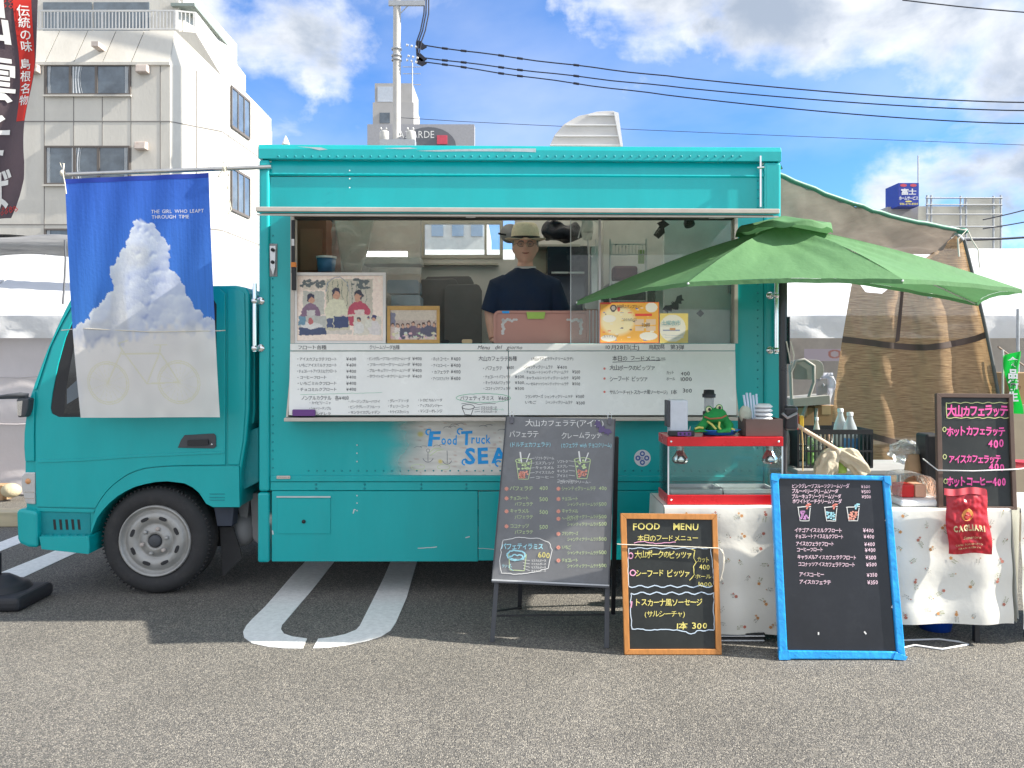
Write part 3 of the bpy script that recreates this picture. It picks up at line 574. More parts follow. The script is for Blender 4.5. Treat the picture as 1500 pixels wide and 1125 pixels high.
# ---------------------------------------------------------------- tents behind
tentM = M('tent_sheet', (.78, .79, .80), .4, var=.05, vs=1.5, transl=.25, bump=.05, bs=1.5)
wallM = M('tent_wall', (.66, .62, .63), .5, var=.07, vs=1.2, transl=.25, bump=.02, bs=2.5)
pipeM = M('tent_pipe', (.6, .6, .6), .35, .6); silverM = M('silver_tarp', (.27, .27, .27), .45, .2, var=.25, vs=5, stretch=(.4, 1, 3), bump=.02, bs=6)
def tent(x0, x1, Y0, label, closed=True):
    Yf, Yr, Yb = Y0, Y0 + 2.0, Y0 + 4.0; ze, zr, zv = 1.93, 2.92, 1.69
    r = root('event_tent', ((x0 + x1) / 2, Yr, 0), label, 'tent', 'white event tents in a row')
    def roof(u, v):
        x = x0 + (x1 - x0) * u; y = Yf + (Yr - Yf) * v; z = ze + (zr - ze) * v
        w = noise.noise(V((x * 1.2 + v * 1.6, v * 1.2, 3))) * .05 + abs(noise.noise(V((x * 3.1 - v * 3, v * 1.0, 7)))) * .035
        return V((x, y, z + w * math.sin(math.pi * min(1, v * 1.0)) - .10 * math.sin(math.pi * v) * math.sin(math.pi * u)))
    put('roof', MB().grid(roof, 90, 24), tentM, r)
    put('roof', MB().grid(lambda u, v: V((x0 + (x1 - x0) * u, Yr + (Yb - Yr) * v, zr - (zr - ze) * v - .06 * math.sin(math.pi * v))), 10, 6), tentM, r)
    def val(u, v): x = x0 + (x1 - x0) * u; return V((x, Yf - .02 + .035 * noise.noise(V((x * 4, v * 2.5, 1))), ze + (zv - ze) * v))
    put('valance', MB().grid(val, 90, 5), tentM, r)
    for s_ in (0, 1):
        X = x0 if s_ == 0 else x1
        put('gable', MB().add([(X, Yf, ze), (X, Yb, ze), (X, Yr, zr)], [(0, 1, 2)]), tentM, r)
    for X in (x0 + .06, (x0 + x1) / 2, x1 - .06):
        for Y in (Yf + .05, Yb - .05): put('leg', MB().tube([(X, Y, 0), (X, Y, ze - .02)], .024, 8), pipeM, r)
    put('eave_pipe', MB().tube([(x0, Yf + .04, ze - .05), (x1, Yf + .04, ze - .05)], .022, 8), pipeM, r)
    if closed:
        def wl_(u, v): x = x0 + (x1 - x0) * u; return V((x, Yf + .10 + .05 * noise.noise(V((x * 1.8, v * 3, 5))) + .02 * math.sin(v * 9), 1.82 * (1 - v) + .02))
        put('side_sheet', MB().grid(wl_, 60, 20), wallM, r)
        for zz in (1.28, .78): put('seam', MB().tube([(x0 + (x1 - x0) * i / 30, Yf + .045, zz + .01 * math.sin(i)) for i in range(31)], .008, 5), M('tent_seam', (.5, .47, .48), .6), r)
    else:
        put('back_sheet', MB().grid(lambda u, v: V((x0 + (x1 - x0) * u, Yb - .1 + .03 * math.sin(u * 40), 1.9 * (1 - v) + .01)), 60, 6), M('beige_sheet', (.52, .46, .38), .7, transl=.4), r)
    return r
tent(-10.2, -6.02, 8.2, 'closed white tent at the far end beyond the cab front')
tent(-5.98, -1.75, 8.2, 'closed white tent directly behind the cab and the hanging banner')
tent(-1.70, 1.62, 8.3, 'white tent hidden behind the truck box, seen through its rear window')
tent(1.72, 10.4, 8.2, 'open white tent with beige back sheet behind the brown shade cloth', closed=False)
def tarp(u, v):
    x = -7.6 + 3.75 * u; a = v * 2 * math.pi; r = .11 + .02 * math.sin(x * 5 + 3 * v) + .015 * math.sin(9 * a + x * 2); return V((x, 9.0 + math.sin(a) * .12, 2.80 - .03 * u + math.cos(a) * r * .95))
ra = tag(put('rolled_tarp', MB().grid(tarp, 80, 36), silverM), 'silver tarpaulin rolled along the top of the tent behind the cab', 'tarp')
tag(put('hanging_strap', MB().tube([P(95, 352, 8.3), P(96, 380, 8.15), P(94, 420, 8.05), P(92, 445, 8.0)], .011, 6), darkgrey), 'dark strap hanging down over the white tent roof beside the banner', 'strap')
pk = M('plank_wood', (.55, .47, .32), .8, var=.2, vs=4, stretch=(.5, 5, 5))
tag(put('timber_beam', MB().box((G(-90, 772).x, G(0, 772).y, .0), (G(27, 772).x, G(0, 772).y + .16, .13)), pk, bevel=.008), 'long pale timber beam lying on the asphalt by the cab front', 'beam')
tag(put('wooden_block', MB().box((-5.7, 8.02, 0), (-5.28, 8.17, .16)), M('cardboard', (.42, .27, .15), .8, var=.15), bevel=.005), 'small brown block resting at the foot of the tent wall', 'block')
tag(put('cream_sandbag', MB().ell((-5.18, 8.0, .11), (.10, .08, .075)), M('sandbag', (.5, .44, .3), .9, bump=.01, bs=20)), 'cream sandbag beside the brown block at the tent foot', 'sandbag')
# ---------------------------------------------------------------- the food truck
LX0, LX1 = 0.0, lx_of(1143); ZT = T(760, 212).z; WD = 1.80
tk = root('food_truck', L(1.0, .9, 0), 'turquoise food truck with its serving hatch raised and white menu boards below the opening', 'truck')
def pz(py, px=760, ly=0): return T(px, py, ly).z
def tp(name, pts, ly0, ly1, mat, parent=None, **kw):         # outline traced at depth ly0, ly1 thick
    m = MB().prism([T(x, y, ly0) for x, y in pts], EY * (ly1 - ly0)); return put(name, m, mat, parent or tk, **kw)
def tr(name, x0, y0, x1, y1, ly0, ly1, mat, parent=None, **kw): return tp(name, [(x0, y0), (x1, y0), (x1, y1), (x0, y1)], ly0, ly1, mat, parent, **kw)
X4, X5 = lx_of(396), lx_of(1118)
zr = lambda py: pz(py)
# outer side wall with the serving opening
wall = MB().prism([T(396, 259), T(1118, 259), T(1118, 697), T(396, 697)], EY * .045, holes=[[T(430, 318), T(1077, 318), T(1077, 503), T(430, 503)]])
put('side_wall', wall, teal, tk)
hd = MB(); za, zb_ = pz(236), pz(259)
prof = [(0.02, za), (-.012, zb_ + .008), (0.0, zb_), (.045, zb_), (.045, za)]
hd.prism([L(X4, a, b) for a, b in prof], EX * (X5 - X4)); put('header_panel', hd, teal, tk)
rl = MB(); p_ = [(.03, ZT + .0), (-.012, ZT - .012), (-.022, ZT - .04), (-.022, za + .002), (.04, za + .002), (.04, ZT)]
rl.prism([L(LX0 - .0, a, b) for a, b in p_], EX * (LX1 - LX0)); put('roof_rail', rl, teal, tk, bevel=.012, bseg=3)
for (x0, x1) in ((LX0, X4 - .002), (X5 + .002, LX1)):
    put('corner_post', MB().tbox(x0, x1, -.018, .06, pz(718), za - .002), teal, tk, bevel=.016, bseg=3)
    put('skirt_corner', MB().tbox(x0 - (.006 if x0 < 1 else 0), x1 + (.0 if x0 < 1 else .006), -.022, .06, .219, pz(719.5)), teal, tk, bevel=.014)
roof = MB().tbox(LX0 + .01, LX1 - .01, .041, WD, ZT - .06, ZT - .005); put('roof', roof, M('translucent_roof', (.80, .78, .72), .6, transl=.75), tk)
fm = MB(); fm.tbox(LX0 + .005, LX0 + .045, .06, WD - .045, .6, ZT - .06); put('end_wall', fm, teal, tk)
fm = MB(); fm.tbox(LX1 - .045, LX1 - .005, .06, WD - .045, .6, ZT - .06); put('end_wall', fm, teal, tk)
fw = MB().prism([T(-0, 0, 0) * 0 + L(LX0 + .005, WD - .045, .6), L(LX1 - .005, WD - .045, .6), L(LX1 - .005, WD - .045, ZT - .06), L(LX0 + .005, WD - .045, ZT - .06)], EY * .045,
    holes=[[T(622, 328, WD - .045), T(732, 328, WD - .045), T(732, 373, WD - .045), T(622, 373, WD - .045)], [T(737, 322, WD - .045), T(754, 322, WD - .045), T(754, 380, WD - .045), T(737, 380, WD - .045)]])
put('far_wall', fw, white_in, tk)
put('floor', MB().tbox(LX0 + .01, LX1 - .01, .05, WD - .05, .53, .60), galv, tk)
for i in range(5): put('roof_beam', MB().tbox(LX0 + .5 + i * .55, LX0 + .54 + i * .55, .06, WD - .05, ZT - .11, ZT - .065), beige, tk)
# rails under the wall, skirt
tr('lower_rail', 396, 697.5, 1118, 705.5, -.014, .04, teal, bevel=.003)
tr('lower_rail', 396, 706, 1118, 718.5, -.006, .04, teal, bevel=.003)
tr('skirt', 398, 719.5, 700, 822.5, -.012, .02, teal, bevel=.003)
put('skirt', MB().tbox(lx_of(700) + .004, X5, -.012, .02, .222, pz(719.5)), teal, tk, bevel=.003)
tr('locker_lid', 406, 729.5, 484, 782, -.017, -.0125, teal, bevel=.002)
tr('lid_hinge', 405, 727, 484, 729, -.022, -.0125, M('scuffed_white', (.6, .66, .66), .5))
put('lid_lock', MB().lathe(T(445, 764, -.0175), -EY, [(.012, 0), (.012, .004), (.001, .006)], 12), blackp, tk)
tr('reflector', 405, 697, 425, 701.5, -.024, -.0145, M('marker_lens', (.6, .5, .45), .2), bevel=.002)
tr('body_tag', 407, 699, 424, 700, -.026, -.0245, chrome)
def rivets(pts, ly, r=.006, mat=None):
    m = MB()
    for (x, y) in pts: m.lathe(T(x, y, ly), -EY, [(r, 0), (r * .8, r * .45), (.0005, r * .6)], 8)
    put('rivet_row', m, mat or teal_dull, tk, kind='stuff')
rivets([(408 + 12.3 * i, 229) for i in range(56)], -.022, .0075)
rivets([(452 + 12.2 * i, 689.5) for i in range(54)], 0, .006)
rivets([(399.5, 345 + 12.6 * i) for i in range(28)], 0, .006)
rivets([(1110, 265 + 12.6 * i) for i in range(34)], 0, .006)
rivets([(x, y) for x in (463, 534, 617, 683, 760, 830) for y in (709.5, 715.5)], -.006, .008)
rivets([(523, y) for y in (652, 664, 676)] + [(523, y) for y in (726, 737, 748)] + [(512, y) for y in (250, 262, 275)], -.0125, .005, M('scuffed_white'))
sc_ = Ink('paint_scratch', M('scuffed_white'), tk, lambda x, y, off=0: T(x, y, -.0125 - off), .001)
sc_.line([(612, 803), (626, 802.4), (640, 801)], 1.2, .3).line([(700, 803), (740, 806)], .8, .3).line([(682, 788), (688, 786)], 1.5, .4).line([(517, 752), (519, 746), (521, 747)], 1.6, .3).line([(399, 777), (400, 783)], 2); sc_.done()
sc_ = Ink('worn_roof_edge', M('worn_primer', (.55, .55, .58), .5, dirt=.5, ds=20), tk, lambda x, y, off=0: T(x, y, -.022 - off), .001)
for q in ([(435, 214.5), (470, 216), (480, 219), (468, 220), (455, 217)], [(610, 221), (670, 218.5), (745, 217.5), (785, 217.5), (785, 223), (760, 222), (690, 221.5), (640, 222)], [(560, 217), (600, 216), (612, 217.5), (590, 218.5)]):
    sc_.mb.add([sc_.h(x, y, .001) for x, y in q], [tuple(range(len(q)))])
sc_.done()
tp('corner_rod', [(1113, 228), (1115.5, 228), (1115.5, 303), (1113, 303)], -.03, -.02, chrome)
put('rod_clamp', MB().tube([T(1109, 246, -.035), T(1119, 245, -.035)], .007, 8), chrome, tk)
# hatch
Hx0, Hx1 = lx_of(430), lx_of(1077); hb = pz(318); hf = 2.236; hl = -.74
def hp(lx, t, dz=0): return L(lx, hl * t, hb + .012 + (hf - hb) * t + dz)
put('serving_hatch', MB().prism([hp(Hx0, 0), hp(Hx1, 0), hp(Hx1, 1), hp(Hx0, 1)], V((0, 0, .028))), [teal], tk)
put('hatch_lining', MB().prism([hp(Hx0 + .02, .02, -.006), hp(Hx1 - .02, .02, -.006), hp(Hx1 - .02, .98, -.006), hp(Hx0 + .02, .98, -.006)], V((0, 0, .005))), beige, tk)
for t0, t1 in ((.955, 1.0), (0.0, .03)):
    put('hatch_frame', MB().prism([hp(Hx0 - .002, t0, -.014), hp(Hx1 + .002, t0, -.014), hp(Hx1 + .002, t1, -.014), hp(Hx0 - .002, t1, -.014)], V((0, 0, .0075))), beige, tk)
put('hatch_frame', MB().box((Hx0 - .004, hl - .012, hp(0, 1).z + .006), (Hx1 + .004, hl - .001, hp(0, 1).z + .030), (EX, EY, EZ), TO), beige, tk, bevel=.003)
for lx in (Hx0 + .01, Hx0 + .95, Hx0 + 1.9, Hx1 - .03):
    put('hatch_rib', MB().prism([hp(lx, .03, -.013), hp(lx + .02, .03, -.013), hp(lx + .02, .955, -.013), hp(lx, .955, -.013)], V((0, 0, .006))), beige, tk)
for px, py in ((688, 311.5), (1050, 313)):
    c = T(px, py, -.55); lx = (c - TO).dot(EX); put('hatch_lamp', MB().prism([hp(lx - .02, .62, -.02), hp(lx + .03, .62, -.02), hp(lx + .03, .80, -.02), hp(lx - .02, .80, -.02)], V((0, 0, .006))), white_p, tk)
# opening frame
for (x0, y0, x1, y1) in ((425.5, 316, 431, 503), (1076, 316, 1081, 503)): tr('opening_frame', x0, y0, x1, y1, -.012, .06, beige)
tr('opening_frame', 431, 316, 1076, 320, -.010, .06, M('dark_seal', (.05, .05, .05), .6))
# white menu boards under the opening
tr('menu_header', 425, 503.5, 1077, 513.5, -.034, -.001, board_white, bevel=.002)
WP = Plane(T(425, 514, -.02), T(1077, 514, -.02), T(425, 609, -.115))
def wprism(pts, th): return MB().prism([WP.hit(x, y) for x, y in pts], -WP.n * th)
put('menu_whiteboard', wprism([(425, 514.5), (744.3, 514.5), (744.3, 608), (423, 608)], .014), board_white, tk, bevel=.001)
put('menu_whiteboard', wprism([(745.3, 514.5), (1077, 514.5), (1079, 608), (745.3, 608)], .014), board_white, tk, bevel=.001)
zl = WP.hit(750, 611).z; a = lx_of(419, -.1); b = lx_of(1083, -.1)
put('board_ledge', MB().tbox(a, b, -.15, .0, zl - .022, zl), beige, tk, bevel=.004)
for lx in (a + .005, b - .02): put('board_bracket', MB().prism([L(lx, -.001, pz(530)), L(lx, -.12, zl + .004), L(lx, -.001, zl + .004)], EX * .012), beige, tk)
tr('whiteboard_eraser', 428, 600, 461, 609.5, -.145, -.12, M('eraser_purple', (.16, .06, .25), .6), bevel=.004) and None
# lettering on the boards
wi = Ink('menu_writing', ink, tk, WP.hit, .002); hi = Ink('header_writing', ink, tk, lambda x, y, off=0: T(x, y, -.034 - off), .0015)
hi.t('フロート各種', 436, 511.3, 7, 42).t('クリームソーダ各種', 541, 511.3, 6.6, 44).t('Menu  del  giorno', 700, 511.3, 8, 66, slant=.3).t('10月28日(土)', 887, 511.5, 8, 50).t('鳥取県  第3弾', 950, 511.3, 8, 52); hi.done()
for i, (t_, p) in enumerate((('アイスカフェラテフロート', 0), ('いちごアイスミルクフロート', 1), ('チョコレートアイスミルクフロート', 1), ('コーヒーフロート', 0), ('いちごミルクフロート', 0), ('チョコミルクフロート', 0))):
    y = 528 + i * 8.9; wi.t('・' + t_, 434, y, 5.6, 60 if len(t_) > 9 else 45).t('¥400', 507, y, 6.2, 15)
for i, t_ in enumerate(('ピンクグレープフルーツクリームソーダ', 'ブルーベリークリームソーダ', 'ブルーキュラソークリームソーダ', 'ホワイトピーチクリームソーダ')):
    y = 527.5 + i * 8.6; wi.t('・' + t_, 537, y, 5.6, 64).t('¥400', 604, y, 6.2, 14)
for i, t_ in enumerate(('ホットコーヒー', 'アイスコーヒー', 'カフェラテ', 'アイスカフェラテ')): wi.t('・' + t_, 631, 528 + i * 9.6, 6, 27).t('¥400', 660, 528 + i * 9.6, 7.4, 15)
wi.t('大山カフェラテ各種', 701, 528, 7.5, 56).t('・パフェラテ', 706, 542, 7, 30).t('¥400', 742, 541, 7, 11)
for i, t_ in enumerate(('チョコレートパフェラテ', 'キャラメルパフェラテ', 'ココナッツパフェラテ')): wi.t('・' + t_, 707, 554 + i * 8.6, 5.6, 41).t('¥500', 754, 554 + i * 8.6, 6, 14)
wi.t('(大山パフェラテ+クリームラテ)', 778, 527.5, 5.4, 62).t('・シャンティクリームラテ', 766, 540, 6, 44).t('¥400', 816, 540, 6.4, 15)
for i, t_ in enumerate(('チョコレートシャンティクリームラテ', 'キャラメルシャンティクリームラテ', 'ヘーゼルナッツシャンティクリームラテ')): wi.t('・' + t_, 767, 547 + i * 8.6, 5.2, 66).t('¥500', 838, 547 + i * 8.8, 6.4, 12)
wi.t('フランボワーズ シャンティクリームラテ', 769, 583, 5.4, 70).t('¥500', 843, 583, 6.4, 13).t('いちご', 769, 591.5, 5.6, 17).t('シャンティクリームラテ', 799, 591.5, 5.6, 40).t('¥500', 844, 592.5, 6.6, 13)
wi.t('本日の フードメニュー', 897, 528, 8.6, 78).line([(897, 530.5), (975, 527)], .7, .3)
wi.t('大山ポークのピッツァ', 893, 542, 8.4, 67).t('シーフード ピッツァ', 893, 558, 8.4, 56).t('カット', 976, 548, 6, 12).t('400', 997, 550, 8, 14).t('ホール', 976, 557, 6, 13).t('1000', 997, 558, 8, 17)
wi.t('サルシーチャ(トスカーナ風ソーセージ)', 893, 577, 7, 85).t('1本', 983, 577, 8, 9).t('300', 1000, 575, 8, 14)
wi.t('ノンアルカクテル  各¥400', 441, 585.5, 7.2, 70)
for j, col_ in enumerate((('カイピリーニャ', 'シャーリーテンプル', 'シンデレラ'), ('バージンブルーハワイ', 'ピンクグレープフルーツ', 'サンライズグレナデン'), ('グレープソーダ', 'チェリーコーク', 'キウイスカッシュ'), ('トロピカルソーダ', 'アップルジンジャー', 'マンゴーオレンジ'))):
    for i, t_ in enumerate(col_): wi.t('・' + t_, (452, 509, 567, 611)[j], (592, 590, 589, 588)[j] + i * 8 , 5.2, (33, 48, 32, 37)[j])
wi.t('パフェティラミス  ¥600', 674, 586, 7.4, 72); wi.line([(676, 591), (690, 590), (700, 592), (712, 591), (726, 591)], .6, .6)
wi.arc(686, 596, 9, 3.4, .8, wob=.15).line([(677, 597), (681, 607), (690, 608), (694, 597)], .8, .2)
for y in (597, 600, 603.5): wi.line([(695, y), (703, y - .8)], .5); wi.t('マスカルポーネ', 704, y + 1, 3.6, 24)
wi.done()
gi = Ink('menu_writing', M('marker_green', (.15, .5, .3), .6), tk, WP.hit, .002); gi.arc(708, 583, 40, 6.5, .7, wob=.4); gi.line([(560, 575), (440, 578)], .4, .4); gi.t('クリーム', 722, 601, 3.6, 16); gi.done()
ri = Ink('menu_writing', inkr, tk, WP.hit, .002)
for y in (540, 554.5, 574): ri.blob(885.5, y, 1.7, 1.7)
ri.done()
# mural: airbrushed pale field with blue lettering
def muralM():
    m, n, l = nt('mural_paint'); out = n.new('ShaderNodeOutputMaterial'); b = n.new('ShaderNodeBsdfPrincipled'); b.inputs['Roughness'].default_value = .3; b.inputs['Coat Weight'].default_value = .3
    a = n.new('ShaderNodeVertexColor'); a.layer_name = 'print'; l.new(a.outputs[0], b.inputs['Base Color']); tp_ = n.new('ShaderNodeBsdfTransparent'); ms = n.new('ShaderNodeMixShader')
    l.new(a.outputs[1], ms.inputs[0]); l.new(tp_.outputs[0], ms.inputs[1]); l.new(b.outputs[0], ms.inputs[2]); l.new(ms.outputs[0], out.inputs[0]); return m
tl, br = (500, 616), (935, 696); nx, ny = 210, 44
u = np.linspace(0, 1, nx + 1); v = np.linspace(0, 1, ny + 1); U, Vv = np.meshgrid(u, v); PX = tl[0] + (br[0] - tl[0]) * U; PY = tl[1] + (br[1] - tl[1]) * Vv
wv = (vnoise(U, Vv, 9, 3) - .5) * 34
lft = np.clip((PX + wv - 560) / 75, 0, 1); rgt = np.clip((905 - PX - wv) / 75, 0, 1); al = lft * rgt; al = al * al * (3 - 2 * al) * (.85 + .15 * np.clip((PY - 612) / 25, 0, 1))
colr = full(U, (.70, .70, .66)) * (.86 + .28 * vnoise(U, Vv, 30, 5))[..., None]
colr = blend(colr, ellm(PX, PY, 616, 636, 6, 5, .5) + 0, (.7, .6, .2)); colr = blend(colr, ellm(PX, PY, 645, 676, 4, 4, .5), (.7, .6, .2)); colr = blend(colr, np.clip((vnoise(U, Vv, 60, 9) - .82) * 6, 0, .6), (.5, .3, .25))
mbm = MB(); mbm.add([T(x, y, -.0012) for x, y in zip(PX.ravel(), PY.ravel())], [(j * (nx + 1) + i, j * (nx + 1) + i + 1, (j + 1) * (nx + 1) + i + 1, (j + 1) * (nx + 1) + i) for j in range(ny) for i in range(nx)])
put('mural', mbm, muralM(), tk, colors=np.concatenate([np.clip(colr, 0, 1), al[..., None]], -1).reshape(-1, 4), fixn=False)
skyb = M('mural_blue', (.02, .36, .85), .4, var=.15, vs=30)
mi_ = Ink('mural_lettering', skyb, tk, lambda x, y, off=0: T(x, y, -.0012 - off), .001)
mi_.t('F', 627, 651, 28, 20, bold=.03, slant=.12).t('ood', 646, 651, 19, 24, bold=.02).t('T', 674, 650, 28, 20, bold=.03, slant=.1).t('ruck', 690, 650, 18, 30, bold=.02)
mi_.t('SEA', 680, 678, 31, 66, bold=.035, jit=.03)
for (x, y) in ((628, 633), (674, 632), (681, 677), (730, 679)): mi_.arc(x, y, 4, 4, 2.2, 90, 330, 10)
mi_.t('SIDE', 760, 676, 28, 78, bold=.03); mi_.done()
mg_ = Ink('mural_drawing', inkgr, tk, lambda x, y, off=0: T(x, y, -.0012 - off), .0008)
mg_.line([(627, 662), (627, 676)], .8, .3).arc(627, 668, 8, 9, .8, 20, 160, 10).arc(655, 672, 7, 8, .8, 20, 160, 10).line([(655, 660), (655, 679)], .8, .3).arc(627, 660, 2.4, 2.4, .6)
for x, y in ((655, 628), (666, 624), (708, 626), (735, 632), (612, 657), (640, 655)): mg_.arc(x, y, 6, 3, .6, 200, 350, 8, .4).arc(x + 8, y - 1, 6, 3, .6, 200, 330, 8, .4)
mg_.done()
mg_ = Ink('mural_drawing', inkg, tk, lambda x, y, off=0: T(x, y, -.0012 - off), .0008)
mg_.line([(628, 664), (636, 657), (646, 656)], .8, .4).line([(630, 668), (640, 660), (650, 658)], .8, .4).arc(650, 684, 9, 4, .6, wob=.4).arc(612, 684, 10, 4, .6, wob=.4); mg_.done()
st = Ink('round_sticker', swhite, tk, lambda x, y, off=0: T(x, y, -off), .0015); st.blob(941, 671, 12.2, 12.2, 28); st.done()
st = Ink('sticker_emblem', M('sticker_blue', (.05, .12, .42), .5), tk, lambda x, y, off=0: T(x, y, -off), .0025)
for ax_, ay_ in ((0, -6.4), (6.4, 0), (0, 6.4), (-6.4, 0)): st.arc(941 + ax_, 671 + ay_, 2.8, 2.8, 1.9)
st.t('SOUL', 935, 673, 5, 12, jit=0); st.done()
# handles and latch
def handle(px, y0, y1, ly=-.06, side=1):
    o = tk; b_ = put('grab_handle', MB().tube([T(px, y0, ly), T(px, y1, ly)], .0135, 12), chrome, tk)
    for y in (y0 + 26, y1 - 5):
        m = MB(); m.tube([T(px, y, ly), T(px + 9 * side, y, -.02)], .009, 8); m.ell(T(px, y, ly), .021); m.lathe(T(px + 9 * side, y, -.018), -EY, [(.026, 0), (.024, .008), (.012, .014), (.001, .016)], 16)
        put('handle_mount', m, chrome, b_)
handle(373, 415, 515); handle(1137, 407, 518, -.05, -1)
tr('latch_plate', 393, 357, 406, 405, -.006, -.0005, greyp, bevel=.002); put('latch', MB().prism([T(395, 360, -.012), T(404, 360, -.012), T(403, 392, -.022), T(400, 404, -.022), T(396, 392, -.022)], EY * .008), steel, tk, bevel=.002)
for y in (366, 384): put('latch_screw', MB().lathe(T(399.5, y, -.02), -EY, [(.011, 0), (.011, .008), (.001, .01)], 12), blackp, tk)
tr('gas_strut', 426.5, 322, 431.5, 400, -.045, -.03, blackp, bevel=.003); tr('strut_sleeve', 426, 384, 433.5, 391, -.048, -.028, M('orange_plastic', (.8, .25, .04), .4), bevel=.002)
tr('strut_handle', 427, 391, 433, 425, -.048, -.026, blackp, bevel=.004); tr('strut_label', 427, 350, 431, 360, -.0475, -.0455, white_p)
# roof vent
vt = [(805, 214), (812, 198), (826, 182), (836, 176), (848, 169.5), (861, 167), (874, 163.5), (886, 162.5), (899, 162.5), (906, 166), (912, 214)]
ventM = M('vent_plastic', (.62, .61, .60), .5, var=.05, vs=5, dirt=.25, dcol=(.4, .38, .36), ds=8)
rv = MB().prism([T(x, y, .55) for x, y in vt], EY * .5); rvo = put('roof_vent', rv, ventM, tk, bevel=.012)
for (y, x0, x1) in ((168.5, 862, 904), (183, 829, 906), (199, 813, 908), (212.5, 806, 911)):
    put('vent_louvre', MB().prism([T(x0, y - 1, .535), T(x1, y - 1, .535), T(x1, y + .5, .535), T(x0, y + .5, .535)], EY * .03), white_p, rvo)
put('vent_edge', MB().prism([T(899, 163, .53), T(906, 165, .53), T(912.5, 214, .53), T(909, 214, .53)], EY * .55), white_p, rvo)
put('clearance_lamp', MB().lathe(T(418.5, 212, .3), EZ, [(.028, 0), (.012, .04), (.001, .06)], 10), white_p, tk)
# chassis
put('chassis_rail', MB().tbox(-1.3, LX1 - .1, .55, .70, .40, .56), blackp, tk); put('chassis_rail', MB().tbox(-1.3, LX1 - .1, 1.15, 1.30, .40, .56), blackp, tk)
put('skirt', MB().tbox(LX0, LX1, WD - .03, WD, .25, .6), teal, tk)
put('fuel_tank', MB().tbox(1.15, 1.7, .75, 1.05, .26, .5), darkgrey, tk, bevel=.03)
put('mud_flap', MB().prism([T(322, 772, .2), T(341, 772, .2), T(352, 806, .2), T(354, 818, .2), T(326, 845, .2)], EY * .012), rubber, tk)
put('mud_flap_bracket', MB().prism([T(313, 743, .12), T(343, 743, .12), T(340, 771, .12), T(318, 771, .12)], EY * .10), M('dark_bracket', (.045, .055, .08), .6), tk, bevel=.006)
fl = MB(); fl.ell(T(358, 775, .35), (.085, .1, .11)); fl.prism([T(345, 726, .3), T(366, 726, .3), T(362, 766, .3), T(352, 766, .3)], EY * .15); fl.prism([T(366, 722, .3), T(380, 722, .3), T(380, 800, .3), T(370, 790, .3)], EY * .12)
put('air_filter', fl, greyp, tk, bevel=.012)
# ---- cab
CL = .05
arch_in = [(312, 743), (302, 738), (291.5, 722), (282, 714), (270, 708), (245, 705), (229, 706), (213, 709), (198, 713), (185, 719), (172, 727), (160, 737), (150, 748), (142, 759), (134, 780), (132, 784)]
front = [(38, 745), (36, 700), (36, 676), (34.5, 655), (35, 632), (38, 606), (43, 582), (50, 562), (58, 540), (68, 513), (82, 481), (95, 453), (105, 434), (112, 425), (122, 421)]
cabp = [(345, 418), (360, 421), (365, 430), (366, 520), (365, 600), (361, 645), (353, 690), (352, 743)] + arch_in + [(56, 784)] + front
winp = [(122, 449), (106, 471), (96, 495), (85, 535), (77, 575), (74, 598), (76, 606), (86, 611), (310, 611), (316, 606), (317, 446), (311, 436), (140, 435)]
cab = MB().prism([T(x, y, CL) for x, y in cabp], EY * 1.62)
put('cab_body', cab, teal, tk, bevel=.022, bseg=3)
arch_out = [(350, 683), (270, 683), (248, 683.5), (227.6, 685), (212, 687), (199, 691), (188, 695.5), (178, 702), (166, 711), (156, 721), (147, 733), (140, 745)]
seam = [(53, 742), (52, 700), (52, 672), (52, 630), (52.6, 607), (55, 580), (60, 560), (66, 541), (77, 507), (93, 475), (107, 450), (116, 438), (124, 430), (140, 425)]
door = [(322, 423), (330, 430), (330, 681)] + [(x, y - 1.2) for x, y in arch_out[1:]] + seam
dm = MB().prism([T(x, y, CL - .012) for x, y in door], EY * .0118, holes=[[T(x, y, CL - .012) for x, y in winp]])
dr = put('door', dm, teal, tk, bevel=.0035)
put('window_seal', MB().prism([T(x, y, CL - .007) for x, y in winp], EY * .0065), blackp, dr)
gl_ = [(131, 452), (112, 490), (104, 530), (96, 575), (94, 606), (308, 606), (312, 450), (306, 441), (140, 441)]
cabglass = M('cab_glass', (.02, .025, .03), .06, var=.2, coat=1)
put('window_glass', MB().prism([T(x, y, CL - .0085) for x, y in gl_], EY * .0014), cabglass, dr)
put('seat_back', MB().prism([T(98, 570, CL - .0095), T(118, 552, CL - .0095), T(118, 580, CL - .0095), T(98, 592, CL - .0095)], EY * .0009), M('seat_grey', (.14, .17, .2), .3), dr)
put('body_crease', MB().prism([T(x, y, CL - .018) for x, y in ((54, 674), (120, 672), (200, 666.5), (328, 661), (328, 664.5), (200, 670), (120, 675.5), (54, 678))], EY * .0058), teal, dr, bevel=.0025)
hdm = MB().prism([T(x, y, CL - .020) for x, y in ((260, 656), (265, 644), (270, 637.5), (313, 635), (316, 638), (316.5, 654), (313, 657))], EY * .0078); ho = put('door_handle', hdm, darkgrey, dr, bevel=.004)
tr_ = lambda *a, **k: tr(*a, **k)
put('handle_pull', MB().prism([T(274, 645, CL - .034), T(305, 644, CL - .034), T(305, 652, CL - .034), T(274, 653, CL - .034)], EY * .0135), blackp, dr, bevel=.004)
put('door_lock', MB().lathe(T(310, 651, CL - .021), -EY, [(.007, 0), (.006, .003), (.001, .004)], 10), chrome, dr)
put('rear_quarter', MB().prism([T(x, y, CL - .010) for x, y in ((333.5, 424), (350, 423), (358, 430), (360, 520), (359, 600), (356, 645), (350, 681), (333.5, 681))], EY * .0098), teal, tk, bevel=.006)
